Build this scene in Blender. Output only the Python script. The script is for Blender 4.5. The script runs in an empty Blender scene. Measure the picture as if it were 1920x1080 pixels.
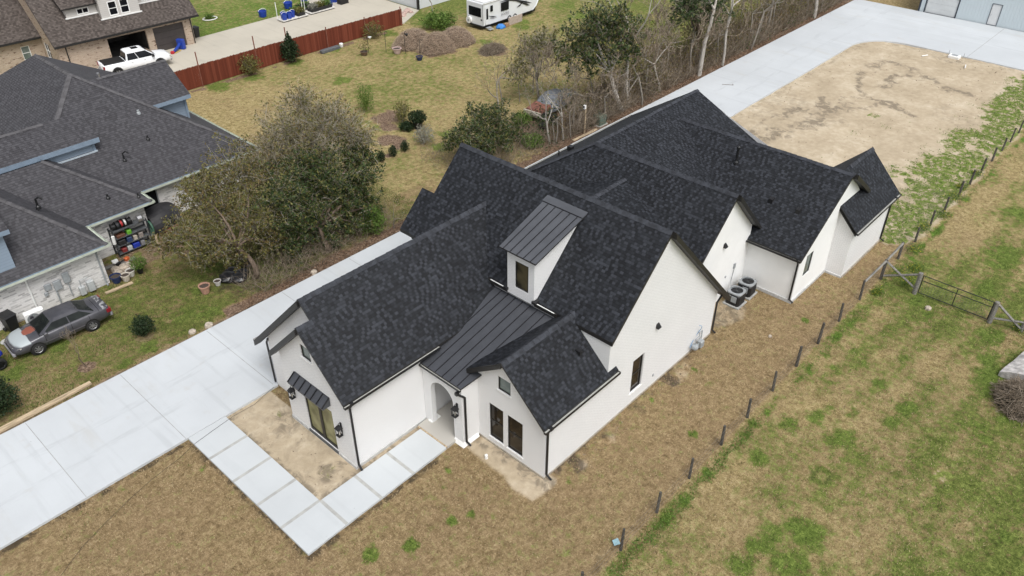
import bpy, bmesh, math, random
import numpy as np
from mathutils import Vector, Matrix
from mathutils.geometry import tessellate_polygon

scene = bpy.context.scene
COL = scene.collection
# ------------------------------------------------------------------ camera
cam_d = bpy.data.cameras.new("camera"); cam = bpy.data.objects.new("camera", cam_d); COL.objects.link(cam)
cam_d.sensor_width = 36; cam_d.lens = 1504 / 1920 * 36; cam_d.clip_end = 2000; cam_d.clip_start = 0.5
PITCH = math.atan(1077 / 1504); AZ = math.radians(42.6)
cam.location = (-17.5664, -14.3355, 26.0)
_f = Vector((math.cos(AZ) * math.cos(PITCH), math.sin(AZ) * math.cos(PITCH), -math.sin(PITCH)))
cam.rotation_euler = _f.to_track_quat('-Z', 'Y').to_euler()
scene.camera = cam
# ------------------------------------------------------------------ sky and sun (overcast)
SUN_EL = math.radians(58); SUN_AZ = math.radians(-112)      # azimuth of the sun measured from +X
world = bpy.data.worlds.new("World"); scene.world = world; world.use_nodes = True
wn = world.node_tree.nodes; wl = world.node_tree.links
sky = wn.new("ShaderNodeTexSky"); sky.sky_type = 'NISHITA'; sky.sun_disc = False
sky.sun_elevation = SUN_EL; sky.sun_rotation = math.pi / 2 - SUN_AZ
sky.air_density = 1.0; sky.dust_density = 4.0; sky.ozone_density = 1.0
hs = wn.new("ShaderNodeHueSaturation"); hs.inputs['Saturation'].default_value = 0.3
wl.new(sky.outputs[0], hs.inputs['Color'])
wl.new(hs.outputs[0], wn['Background'].inputs['Color'])
wn['Background'].inputs['Strength'].default_value = 0.15
sun_d = bpy.data.lights.new("sun", 'SUN'); sun = bpy.data.objects.new("sun", sun_d); COL.objects.link(sun)
sun_d.energy = 1.5; sun_d.angle = math.radians(28); sun_d.color = (1.0, 0.995, 0.985)
_s = Vector((math.cos(SUN_AZ) * math.cos(SUN_EL), math.sin(SUN_AZ) * math.cos(SUN_EL), math.sin(SUN_EL)))
sun.rotation_euler = (-_s).to_track_quat('-Z', 'Y').to_euler(); sun.location = _s * 120
scene.view_settings.view_transform = 'Standard'; scene.view_settings.look = 'None'
scene.view_settings.exposure = 0.26; scene.view_settings.gamma = 1.0
scene.render.film_transparent = False
try:
    scene.cycles.use_denoising = True
except Exception:
    pass
R = random.Random(7)
NR = np.random.default_rng(11)

# ------------------------------------------------------------------ node helpers
class NT:
    def __init__(s, name):
        s.m = bpy.data.materials.new(name); s.m.use_nodes = True
        s.t = s.m.node_tree; s.b = s.t.nodes['Principled BSDF']
    def n(s, typ, **kw):
        nd = s.t.nodes.new(typ)
        for k, v in kw.items(): setattr(nd, k, v)
        return nd
    def put(s, sock, val):
        if isinstance(val, bpy.types.NodeSocket): s.t.links.new(val, sock)
        elif isinstance(val, (tuple, list)) and len(val) == 3 and sock.type == 'RGBA': sock.default_value = (*val, 1)
        else: sock.default_value = val
    def coord(s, out='Object'): return s.n("ShaderNodeTexCoord").outputs[out]
    def map(s, vec, scale=(1, 1, 1), rot=(0, 0, 0), loc=(0, 0, 0)):
        m = s.n("ShaderNodeMapping"); s.put(m.inputs[0], vec)
        m.inputs['Scale'].default_value = scale; m.inputs['Rotation'].default_value = rot; m.inputs['Location'].default_value = loc
        return m.outputs[0]
    def noise(s, vec, scale, detail=3, rough=.55, col=False, dist=0):
        nd = s.n("ShaderNodeTexNoise"); s.put(nd.inputs['Vector'], vec); nd.inputs['Scale'].default_value = scale
        nd.inputs['Detail'].default_value = detail; nd.inputs['Roughness'].default_value = rough; nd.inputs['Distortion'].default_value = dist
        return nd.outputs[1 if col else 0]
    def math(s, op, a, b=0.0, c=0.0, clamp=False):
        nd = s.n("ShaderNodeMath", operation=op, use_clamp=clamp)
        s.put(nd.inputs[0], a); s.put(nd.inputs[1], b)
        if len(nd.inputs) > 2: s.put(nd.inputs[2], c)
        return nd.outputs[0]
    def step(s, x, lo, hi, a=0.0, b=1.0):
        nd = s.n("ShaderNodeMapRange"); nd.interpolation_type = 'SMOOTHSTEP'
        s.put(nd.inputs[0], x); s.put(nd.inputs[1], lo); s.put(nd.inputs[2], hi); s.put(nd.inputs[3], a); s.put(nd.inputs[4], b)
        return nd.outputs[0]
    def mix(s, f, a, b, mode='MIX'):
        nd = s.n("ShaderNodeMix", data_type='RGBA', blend_type=mode)
        s.put(nd.inputs[0], f); s.put(nd.inputs[6], a); s.put(nd.inputs[7], b)
        return nd.outputs[2]
    def ramp(s, x, stops):
        nd = s.n("ShaderNodeValToRGB"); s.put(nd.inputs[0], x); e = nd.color_ramp.elements
        while len(e) < len(stops): e.new(0.5)
        for el, (p, c) in zip(e, stops):
            el.position = p; el.color = (*c, 1) if len(c) == 3 else c
        return nd.outputs[0]
    def bump(s, h, strength=.3, dist=.02):
        nd = s.n("ShaderNodeBump"); s.put(nd.inputs['Height'], h); nd.inputs['Strength'].default_value = strength
        nd.inputs['Distance'].default_value = dist
        s.t.links.new(nd.outputs[0], s.b.inputs['Normal'])
    def done(s, col, rough=.8, metal=0.0, spec=None):
        s.put(s.b.inputs['Base Color'], col); s.put(s.b.inputs['Roughness'], rough); s.put(s.b.inputs['Metallic'], metal)
        if spec is not None: s.b.inputs['Specular IOR Level'].default_value = spec
        return s.m

_mc = {}
def mat(name, c, rough=.7, var=.12, scale=6.0, metal=0.0, bump=0.0, spec=None):
    """plain surface with a little dirt variation"""
    if name in _mc: return _mc[name]
    t = NT(name); v = t.coord()
    f = t.noise(v, scale, 4, .6)
    f = t.step(f, .3, .7)
    lo = tuple(x * (1 - var) for x in c); hi = tuple(min(1, x * (1 + var)) for x in c)
    if bump: t.bump(t.noise(v, scale * 4, 3), bump, .02)
    _mc[name] = t.done(t.mix(f, lo, hi), rough, metal, spec)
    return _mc[name]

def brick_tex(t, vec, w, h, c1, c2, mortar, msize=.01, bias=0.0, offs=.5, smooth=.1):
    b = t.n("ShaderNodeTexBrick"); t.put(b.inputs['Vector'], vec)
    b.offset = offs; b.squash = 1.0
    t.put(b.inputs['Color1'], c1); t.put(b.inputs['Color2'], c2); t.put(b.inputs['Mortar'], mortar)
    b.inputs['Scale'].default_value = 1.0; b.inputs['Mortar Size'].default_value = msize
    b.inputs['Mortar Smooth'].default_value = smooth; b.inputs['Bias'].default_value = bias
    b.inputs['Brick Width'].default_value = w; b.inputs['Row Height'].default_value = h
    return b

def shingle(name, base, lo, hi, w=.24, h=.145, tint=None, spec=.34):
    t = NT(name); uv = t.n("ShaderNodeUVMap").outputs[0]
    sep = t.n("ShaderNodeSeparateXYZ"); t.put(sep.inputs[0], uv)
    yy = t.math('ADD', sep.outputs[1], t.math('MULTIPLY', t.math('SUBTRACT', t.noise(uv, 1.3, 2), .5), .012))
    row = t.math('FLOOR', t.math('DIVIDE', yy, h))
    def white(a, b_=None):
        w_ = t.n("ShaderNodeTexWhiteNoise", noise_dimensions='2D'); c_ = t.n("ShaderNodeCombineXYZ"); t.put(c_.inputs[0], a); t.put(c_.inputs[1], row if b_ is None else b_); t.put(w_.inputs['Vector'], c_.outputs[0]); return w_.outputs['Value']
    # dragon-tooth tabs: light tab, dark gap, light tab ... each row shifted and each tab its own tone
    cv = t.n("ShaderNodeCombineXYZ"); t.put(cv.inputs[0], sep.outputs[0]); t.put(cv.inputs[1], t.math('MULTIPLY', row, 3.7))
    xi = t.math('ADD', t.math('ADD', t.math('DIVIDE', sep.outputs[0], w), t.math('MULTIPLY', white(7.3), 2.0)), t.math('MULTIPLY', t.noise(cv.outputs[0], 2.6, 1), 1.6))
    cell = t.math('FLOOR', xi); tone = white(cell); par0 = t.math('FLOORED_MODULO', cell, 2.0)
    flip = t.math('LESS_THAN', white(t.math('ADD', cell, 91.7)), .16); par = t.math('ABSOLUTE', t.math('SUBTRACT', par0, flip))
    fx = t.math('FRACT', xi); edge = t.math('MULTIPLY', t.step(fx, .0, .1), t.step(fx, 1.0, .9))
    f = t.math('ADD', t.math('MULTIPLY', par, .45), t.math('MULTIPLY', tone, .55))
    c = t.mix(par, t.mix(tone, lo, base), t.mix(tone, base, hi))
    c = t.mix(t.math('MULTIPLY', t.math('SUBTRACT', 1.0, edge), .35), c, lo)
    big = t.noise(uv, .35, 4, .6)
    c = t.mix(t.step(big, .35, .7, 0, .15), c, tint or hi, 'MIX')
    fine = t.noise(uv, 55, 2, .6)
    c = t.mix(.45, c, t.ramp(fine, [(.3, (.35, .35, .35)), (.7, (1.0, 1.0, 1.0))]), 'MULTIPLY')
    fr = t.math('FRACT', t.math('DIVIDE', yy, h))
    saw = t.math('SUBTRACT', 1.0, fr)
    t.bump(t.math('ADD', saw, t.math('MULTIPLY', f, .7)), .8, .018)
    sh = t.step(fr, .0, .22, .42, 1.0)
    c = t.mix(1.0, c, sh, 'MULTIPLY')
    return t.done(c, .62, 0, spec)

def brick(name, c1, c2, mortar, bias, msize, spots=None, bump=.6, size=(.235, .0785)):
    t = NT(name); uv = t.n("ShaderNodeUVMap").outputs[0]
    b = brick_tex(t, uv, *size, c1, c2, mortar, msize, bias, .5, .2)
    c = b.outputs[0]
    g = t.noise(uv, .5, 5, .6)
    c = t.mix(t.step(g, .3, .75, 0, .25), c, tuple(x * .82 for x in c1))
    f = t.noise(uv, 14, 3, .6)
    c = t.mix(.25, c, t.ramp(f, [(.3, (.7, .7, .7)), (.7, (1, 1, 1))]), 'MULTIPLY')
    if spots:
        s = t.noise(t.map(uv, (1, 2.5, 1)), 2.2, 3, .6)
        c = t.mix(t.step(s, .58, .66), c, spots)
    t.bump(t.math('SUBTRACT', 1.0, b.outputs['Fac']), bump, .016)
    return t.done(c, .8, 0, .3)

def siding(name, c):
    t = NT(name); uv = t.n("ShaderNodeUVMap").outputs[0]
    sep = t.n("ShaderNodeSeparateXYZ"); t.put(sep.inputs[0], uv)
    fr = t.math('FRACT', t.math('DIVIDE', sep.outputs[1], .17))
    line = t.step(fr, .0, .1)
    col = t.mix(line, tuple(x * .6 for x in c), c)
    n = t.noise(uv, 1.2, 4)
    col = t.mix(t.step(n, .3, .7, 0, .25), col, tuple(x * .85 for x in c))
    t.bump(t.math('SUBTRACT', 1.0, fr), .5, .02)
    return t.done(col, .6)

def corrugated(name, c, pitch=.3):
    t = NT(name); uv = t.n("ShaderNodeUVMap").outputs[0]
    sep = t.n("ShaderNodeSeparateXYZ"); t.put(sep.inputs[0], uv)
    fr = t.math('FRACT', t.math('DIVIDE', sep.outputs[0], pitch))
    rib = t.math('MULTIPLY', t.step(fr, .0, .12), t.step(fr, .22, .1))
    n = t.noise(uv, .5, 4)
    col = t.mix(t.step(n, .3, .7, 0, .3), c, tuple(x * .9 for x in c))
    t.bump(rib, .5, .03)
    return t.done(col, .45, 0)

def concrete(name, c, streak=.12, stain=(.45, .43, .40), slabs=False):
    t = NT(name); v = t.coord()
    col = t.mix(t.step(t.noise(v, .25, 5, .6), .35, .7, 0, .6), c, tuple(x * .86 for x in c))
    st = t.noise(t.map(v, (2.2, .12, 1)), 1.0, 4, .6)       # broom and tyre streaks run across
    col = t.mix(t.step(st, .52, .74, 0, streak * 3), col, tuple(x * .72 for x in c))
    if slabs:
        sp_ = t.n("ShaderNodeSeparateXYZ"); t.put(sp_.inputs[0], v)
        wn_ = t.n("ShaderNodeTexWhiteNoise", noise_dimensions='1D'); t.put(wn_.inputs['W'], t.math('FLOOR', t.math('DIVIDE', t.math('ADD', sp_.outputs[0], 13.4), 4.6)))
        col = t.mix(t.math('MULTIPLY', wn_.outputs[0], .32), col, tuple(x * .78 for x in c))
        for off, wd in ((15.1, .16), (16.8, .16)):
            tr = t.math('ABSOLUTE', t.math('SUBTRACT', t.math('ADD', sp_.outputs[1], t.math('MULTIPLY', t.math('SUBTRACT', t.noise(t.map(v, (.12, .12, .12)), 1, 2), .5), 1.6)), off))
            tm_ = t.math('MULTIPLY', t.step(tr, wd + .12, wd), t.step(t.noise(t.map(v, (.5, 3, 1)), 1, 4, .7), .42, .68))
            col = t.mix(t.math('MULTIPLY', tm_, .35), col, tuple(x * .66 for x in c))
        dk = t.noise(t.map(v, (.55, .16, 1), (0, 0, .2)), 1, 5, .65)
        col = t.mix(t.step(dk, .55, .72, 0, .5), col, (.46, .455, .43))
    sp = t.noise(v, .9, 3, .6)
    col = t.mix(t.step(sp, .62, .78, 0, .4), col, stain)
    fine = t.noise(v, 38, 3, .7)
    col = t.mix(.25, col, t.ramp(fine, [(.3, (.82, .82, .82)), (.7, (1, 1, 1))]), 'MULTIPLY')
    sp2 = t.noise(v, 5, 2, .5)
    col = t.mix(t.step(sp2, .76, .82, 0, .5), col, tuple(x * .55 for x in c))
    t.bump(t.noise(t.map(v, (8, 80, 8)), 1, 2), .12, .004)
    return t.done(col, .75, 0, .35)

def wood(name, c, rough=.85, axis='z'):
    t = NT(name); v = t.coord()
    sc = (14, 14, 1.2) if axis == 'z' else (1.2, 14, 14)
    g = t.noise(t.map(v, sc), 1, 4, .65, dist=.4)
    col = t.ramp(g, [(.3, tuple(x * .45 for x in c)), (.52, c), (.75, tuple(min(1, x * 1.5) for x in c))])
    t.bump(g, .4, .01)
    return t.done(col, rough, 0, .2)

def leafmat(name, stops, rough=.6, trans=.32):
    t = NT(name)
    g = t.n("ShaderNodeNewGeometry").outputs['Random Per Island']
    v = t.coord()
    big = t.noise(v, .55, 3, .6)
    x = t.math('ADD', t.math('MULTIPLY', g, .6), t.math('MULTIPLY', big, .42), clamp=True)
    t.b.inputs['Subsurface Weight'].default_value = 0
    m = t.done(t.ramp(x, stops), rough, 0, .3)
    # some light passes through each leaf
    tr = t.n("ShaderNodeBsdfTranslucent"); t.put(tr.inputs[0], t.ramp(x, stops))
    mx = t.n("ShaderNodeMixShader"); mx.inputs[0].default_value = trans
    out = t.t.nodes['Material Output']
    t.t.links.new(t.b.outputs[0], mx.inputs[1]); t.t.links.new(tr.outputs[0], mx.inputs[2]); t.t.links.new(mx.outputs[0], out.inputs[0])
    return m

def islandmat(name, stops, rough=.85):
    t = NT(name)
    g = t.n("ShaderNodeNewGeometry").outputs['Random Per Island']
    return t.done(t.ramp(g, stops), rough, 0, .2)

def glassmat(name, c, c2=None, spec=.4):
    t = NT(name); v = t.coord()
    n = t.noise(v, 1.3, 2)
    return t.done(t.mix(t.step(n, .35, .65), c, c2 or tuple(x * 1.8 for x in c)), .06, 0, spec)

# ------------------------------------------------------------------ mesh builder
class MB:
    def __init__(s): s.v = []; s.f = []; s.m = []
    def poly(s, pts, mi=0):
        i = len(s.v); s.v += [tuple(p) for p in pts]; s.f.append(list(range(i, i + len(pts)))); s.m.append(mi)
    def box(s, x0, x1, y0, y1, z0, z1, mi=0):
        if x0 > x1: x0, x1 = x1, x0
        if y0 > y1: y0, y1 = y1, y0
        if z0 > z1: z0, z1 = z1, z0
        s.hexa([(x0, y0, z0), (x1, y0, z0), (x1, y1, z0), (x0, y1, z0), (x0, y0, z1), (x1, y0, z1), (x1, y1, z1), (x0, y1, z1)], mi)
    def hexa(s, p, mi=0):
        i = len(s.v); s.v += [tuple(q) for q in p]
        for f in ((3, 2, 1, 0), (4, 5, 6, 7), (0, 1, 5, 4), (1, 2, 6, 5), (2, 3, 7, 6), (3, 0, 4, 7)):
            s.f.append([i + k for k in f]); s.m.append(mi)
    def bevbox(s, x0, x1, y0, y1, z0, z1, b=.03, mi=0):
        """box whose vertical edges and top rim are chamfered"""
        def ring(ins, z):
            a, c, d, e = x0 + ins, x1 - ins, y0 + ins, y1 - ins
            return [(a + b, d, z), (c - b, d, z), (c, d + b, z), (c, e - b, z), (c - b, e, z), (a + b, e, z), (a, e - b, z), (a, d + b, z)]
        s.loft([ring(0, z0), ring(0, z1 - b), ring(b, z1)], True, mi)
    def loft(s, rings, cap=True, mi=0, closed=True):
        n = len(rings[0]); i = len(s.v)
        for r in rings: s.v += [tuple(p) for p in r]
        for a in range(len(rings) - 1):
            for k in range(n if closed else n - 1):
                k2 = (k + 1) % n
                s.f.append([i + a * n + k, i + a * n + k2, i + (a + 1) * n + k2, i + (a + 1) * n + k]); s.m.append(mi)
        if cap:
            s.f.append([i + k for k in reversed(range(n))]); s.m.append(mi)
            s.f.append([i + (len(rings) - 1) * n + k for k in range(n)]); s.m.append(mi)
    def tube(s, pts, r, n=8, mi=0, cap=True):
        pts = [Vector(p) for p in pts]
        rs = r if isinstance(r, (list, tuple)) else [r] * len(pts)
        rings = []; prev = None
        for i, p in enumerate(pts):
            d = (pts[min(i + 1, len(pts) - 1)] - pts[max(i - 1, 0)]).normalized()
            if prev is None:
                a = Vector((0, 0, 1)) if abs(d.z) < .9 else Vector((1, 0, 0))
                u = d.cross(a).normalized()
            else:
                u = (prev - d * prev.dot(d)).normalized()
            prev = u; w = d.cross(u)
            rings.append([p + (u * math.cos(2 * math.pi * k / n) + w * math.sin(2 * math.pi * k / n)) * rs[i] for k in range(n)])
        s.loft(rings, cap, mi)
    def cyl(s, c, r, h, n=14, mi=0, r2=None):
        s.tube([c, (c[0], c[1], c[2] + h)], [r, r if r2 is None else r2], n, mi)
    def lathe(s, c, prof, n=16, mi=0, cap=True):
        rings = [[(c[0] + r * math.cos(2 * math.pi * k / n), c[1] + r * math.sin(2 * math.pi * k / n), c[2] + z) for k in range(n)] for r, z in prof]
        s.loft(rings, cap, mi)
    def split(s):
        """one builder per connected piece"""
        key = {}; par = list(range(len(s.f)))
        def find(a):
            while par[a] != a: par[a] = par[par[a]]; a = par[a]
            return a
        for fi, f in enumerate(s.f):
            for k in f:
                q = tuple(round(c, 4) for c in s.v[k])
                if q in key: par[find(fi)] = find(key[q])
                else: key[q] = fi
        out = {}
        for fi, f in enumerate(s.f):
            b = out.setdefault(find(fi), MB()); b.poly([s.v[k] for k in f], s.m[fi])
        return list(out.values())
    def each(s, name, mats, parent=None, **k): return [b.build(name, mats, parent, **k) for b in s.split()]
    def build(s, name, mats, parent=None, smooth=False, uv=True):
        me = bpy.data.meshes.new(name)
        off = Vector((0, 0, 0))
        if parent is not None:
            p = parent
            while p is not None:
                if p.get('_w'): off = off + Vector(p.location)
                p = p.parent
        vs = s.v if off.length == 0 else [(a - off.x, b - off.y, c - off.z) for a, b, c in s.v]
        me.from_pydata(vs, [], s.f); me.update()
        if not isinstance(mats, (list, tuple)): mats = [mats]
        for m in mats: me.materials.append(m)
        if len(mats) > 1: me.polygons.foreach_set('material_index', s.m)
        if smooth: me.polygons.foreach_set('use_smooth', [True] * len(me.polygons))
        if uv: plane_uv(me, off)
        o = bpy.data.objects.new(name, me); COL.objects.link(o)
        if parent is not None: o.parent = parent
        return o

def plane_uv(me, off):
    nl = len(me.loops); co = np.empty(len(me.vertices) * 3, 'f'); me.vertices.foreach_get('co', co); co = co.reshape(-1, 3) + np.array(off, 'f')
    vi = np.empty(nl, 'i'); me.loops.foreach_get('vertex_index', vi)
    nf = len(me.polygons); no = np.empty(nf * 3, 'f'); me.polygons.foreach_get('normal', no); no = no.reshape(-1, 3)
    lt = np.empty(nf, 'i'); me.polygons.foreach_get('loop_total', lt)
    nn = np.repeat(no, lt, axis=0)
    ux = np.stack([-nn[:, 1], nn[:, 0], np.zeros(nl)], 1); l = np.linalg.norm(ux, axis=1)
    flat = l < 1e-3; ux[flat] = (1, 0, 0); l[flat] = 1; ux /= l[:, None]
    vy = np.cross(nn, ux)
    p = co[vi]
    uv = np.stack([(p * ux).sum(1), (p * vy).sum(1)], 1).astype('f')
    lay = me.uv_layers.new(name="UVMap"); lay.data.foreach_set('uv', uv.ravel())

def tag(o, label, cat, group=None):
    o['label'] = label; o['category'] = cat
    if group: o['group'] = group
    return o
def thing(name, label, cat, loc=(0, 0, 0), rotz=0.0, group=None, world=False):
    """Empty at the thing's base. world=True: parts are written in world coordinates"""
    o = bpy.data.objects.new(name, None); COL.objects.link(o); o.empty_display_size = .3
    o.location = loc; o.rotation_euler = (0, 0, rotz)
    if world: o['_w'] = 1
    return tag(o, label, cat, group)
def struct(o): o['kind'] = 'structure'; return o
def stuff(o, label=None, cat=None):
    o['kind'] = 'stuff'
    if label: o['label'] = label
    if cat: o['category'] = cat
    return o
def dup(root, loc, rotz, label, group=None, scale=None):
    r = root.copy(); COL.objects.link(r); r.location = loc; r.rotation_euler = (0, 0, rotz)
    r['label'] = label
    if group: r['group'] = group
    if scale: r.scale = scale
    for ch in list(root.children):
        c = ch.copy(); COL.objects.link(c); c.parent = r
        for g in ch.children:
            d = g.copy(); COL.objects.link(d); d.parent = c
    return r

class Fr:
    """wall frame: s runs along the wall left to right seen from outside, o is outwards"""
    def __init__(s, p0, d):
        s.p = Vector((p0[0], p0[1], 0)); s.d = Vector((d[0], d[1], 0)).normalized(); s.n = Vector((s.d.y, -s.d.x, 0))
    def pt(s, a, z, o=0.0): return s.p + s.d * a + s.n * o + Vector((0, 0, z))
    def box(s, mb, s0, s1, z0, z1, o0, o1, mi=0):
        P = s.pt
        mb.hexa([P(s0, z0, o1), P(s1, z0, o1), P(s1, z0, o0), P(s0, z0, o0), P(s0, z1, o1), P(s1, z1, o1), P(s1, z1, o0), P(s0, z1, o0)], mi)

def arch_pts(s0, s1, z0, z1, n=14):
    """opening with a half-round head"""
    r = (s1 - s0) / 2; zc = z1 - r; c = (s0 + s1) / 2
    return [(s0, z0), (s1, z0)] + [(c + r * math.cos(math.pi * k / n), zc + r * math.sin(math.pi * k / n)) for k in range(n + 1)]
def rect_pts(s0, s1, z0, z1): return [(s0, z0), (s1, z0), (s1, z1), (s0, z1)]

def wall(mb, fr, outline, holes=(), depth=.12, mi=0, thick=0.0):
    """flat wall skin with openings and reveals"""
    def fill(o):
        loops = [[Vector((a, z, 0)) for a, z in outline]] + [[Vector((a, z, 0)) for a, z in h] for h in holes]
        flat = [p for l in loops for p in l]
        for tri in tessellate_polygon(loops):
            pts = [fr.pt(flat[k].x, flat[k].y, o) for k in tri]
            nrm = (pts[1] - pts[0]).cross(pts[2] - pts[0])
            if (nrm.dot(fr.n) < 0) == (o == 0): pts.reverse()
            mb.poly(pts, mi)
    fill(0)
    if thick: fill(-thick); depth = thick
    for h in holes:
        n = len(h)
        for k in range(n):
            a, b = h[k], h[(k + 1) % n]
            mb.poly([fr.pt(*a, 0), fr.pt(*b, 0), fr.pt(*b, -depth), fr.pt(*a, -depth)], mi)

def slab(mb, top, t=.16, mi=0, side=1):
    """roof plane: shingled top, trim on the edges and soffit"""
    top = [Vector(p) for p in top]
    n = (top[1] - top[0]).cross(top[2] - top[0])
    if n.z < 0: top.reverse()
    mb.poly(top, mi)
    low = [p - Vector((0, 0, t)) for p in top]
    mb.poly(list(reversed(low)), side)
    for k in range(len(top)):
        k2 = (k + 1) % len(top)
        mb.poly([low[k], low[k2], top[k2], top[k]], side)

def ridge_cap(mb, a, b, w=.15, h=.035, step=.3, mi=0, slope=(.9, .9)):
    """overlapping cap shingles along a ridge or hip"""
    a = Vector(a); b = Vector(b); L = (b - a).length; d = (b - a) / L; n = max(1, int(L / step))
    side = Vector((-d.y, d.x, 0)).normalized()
    for k in range(n):
        p = a + d * (L * k / n); q = a + d * (L * (k + 1.12) / n)
        j = R.uniform(-.006, .014)
        up = Vector((0, 0, h + j)); up2 = Vector((0, 0, h * .45 + j))
        l1 = p + side * w - Vector((0, 0, w * slope[0])) + up; r1 = p - side * w - Vector((0, 0, w * slope[1])) + up
        l2 = q + side * w - Vector((0, 0, w * slope[0])) + up2; r2 = q - side * w - Vector((0, 0, w * slope[1])) + up2
        mb.poly([l1, l2, q + up2, p + up], mi); mb.poly([p + up, q + up2, r2, r1], mi)
        mb.poly([r1, p - Vector((0, 0, .02)), l1, p + up], mi)

def gutter(mb, a, b, outn, w=.13, h=.12, drop=.03):
    """open channel: black outside (0), bare metal inside (1)"""
    a = Vector(a) - Vector((0, 0, drop)); b = Vector(b) - Vector((0, 0, drop)); o = Vector((outn[0], outn[1], 0)) * w
    dn = Vector((0, 0, h)); t = Vector((outn[0], outn[1], 0)) * .018
    mb.poly([a + o, b + o, b + o - dn, a + o - dn], 0); mb.poly([a - dn, b - dn, b + o - dn, a + o - dn], 0)
    mb.poly([a + o, b + o, b + o - t, a + o - t], 0)
    fl = Vector((0, 0, h * .55))
    mb.poly([a - fl, b - fl, b + o - t - fl, a + o - t - fl], 1); mb.poly([a + o - t, b + o - t, b + o - t - fl, a + o - t - fl], 1)
    for p in (a, b): mb.poly([p, p + o, p + o - dn, p - dn], 0)

def window(parent, fr, s0, s1, z0, z1, mats, inset=.1, rail=True, vert=0, fw=.05, name='window', sill=None):
    """frame with rails (part) and its glass (sub-part)"""
    mb = MB()
    fr.box(mb, s0, s0 + fw, z0, z1, -inset, -inset + .05); fr.box(mb, s1 - fw, s1, z0, z1, -inset, -inset + .05)
    fr.box(mb, s0 + fw, s1 - fw, z0, z0 + fw, -inset, -inset + .05); fr.box(mb, s0 + fw, s1 - fw, z1 - fw, z1, -inset, -inset + .05)
    if rail: zm = (z0 + z1) / 2; fr.box(mb, s0 + fw, s1 - fw, zm - .025, zm + .025, -inset, -inset + .042)
    for k in range(vert):
        sm = s0 + (s1 - s0) * (k + 1) / (vert + 1); fr.box(mb, sm - .03, sm + .03, z0 + fw, z1 - fw, -inset, -inset + .046)
    f = mb.build(name, mats[0], parent)
    g = MB(); fr.box(g, s0 + .01, s1 - .01, z0 + .01, z1 - .01, -inset - .01, -inset + .015)
    g.build('pane', mats[1], f)
    if sill:
        sm = MB(); fr.box(sm, s0 - .05, s1 + .05, z0 - .07, z0 - .004, -.05, .035); sm.build('sill', sill, f)
    return f

# --- vectorised sticks and leaves -------------------------------------------------
def mesh_from(name, verts, faces4, mtl, parent=None, smooth=False):
    nv = len(verts); nf = len(faces4); k = faces4.shape[1]
    me = bpy.data.meshes.new(name)
    me.vertices.add(nv); me.vertices.foreach_set('co', verts.astype('f').ravel())
    me.loops.add(nf * k); me.loops.foreach_set('vertex_index', faces4.astype('i').ravel())
    me.polygons.add(nf); me.polygons.foreach_set('loop_start', np.arange(0, nf * k, k, dtype='i'))
    me.polygons.foreach_set('loop_total', np.full(nf, k, 'i'))
    if smooth: me.polygons.foreach_set('use_smooth', np.ones(nf, bool))
    me.update(calc_edges=True); me.validate()
    for m in (mtl if isinstance(mtl, (list, tuple)) else [mtl]): me.materials.append(m)
    o = bpy.data.objects.new(name, me); COL.objects.link(o)
    if parent is not None: o.parent = parent
    return o
def sticks(name, p, q, r0, r1, mtl, parent=None, n=3):
    p = np.asarray(p, float); q = np.asarray(q, float); d = q - p; L = np.linalg.norm(d, axis=1, keepdims=True); d = d / np.maximum(L, 1e-6)
    a = np.where(np.abs(d[:, 2:3]) < .9, np.array([[0, 0, 1.]]), np.array([[1., 0, 0]]))
    u = np.cross(d, a); u /= np.linalg.norm(u, axis=1, keepdims=True); w = np.cross(d, u)
    N = len(p); r0 = np.broadcast_to(r0, N)[:, None]; r1 = np.broadcast_to(r1, N)[:, None]
    V = np.zeros((N, 2 * n, 3)); F = np.zeros((N, n, 4), int)
    for k in range(n):
        c, s_ = math.cos(2 * math.pi * k / n), math.sin(2 * math.pi * k / n)
        V[:, k] = p + (u * c + w * s_) * r0; V[:, n + k] = q + (u * c + w * s_) * r1
        F[:, k] = [k, (k + 1) % n, n + (k + 1) % n, n + k]
    F += (np.arange(N) * 2 * n)[:, None, None]
    return mesh_from(name, V.reshape(-1, 3), F.reshape(-1, 4), mtl, parent, n > 4)
def leaves(name, c, size, mtl, parent=None, rng=NR, aspect=.55, up=.3):
    c = np.asarray(c, float); N = len(c)
    t = rng.normal(size=(N, 3)); t /= np.linalg.norm(t, axis=1, keepdims=True)
    b = rng.normal(size=(N, 3)); b[:, 2] *= up; b -= (b * t).sum(1, keepdims=True) * t; b /= np.linalg.norm(b, axis=1, keepdims=True)
    s = size * rng.uniform(.6, 1.35, (N, 1))
    V = np.stack([c - t * s, c + b * s * aspect, c + t * s, c - b * s * aspect], 1)
    F = np.arange(N * 4).reshape(N, 4)
    return mesh_from(name, V.reshape(-1, 3), F, mtl, parent)

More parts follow.
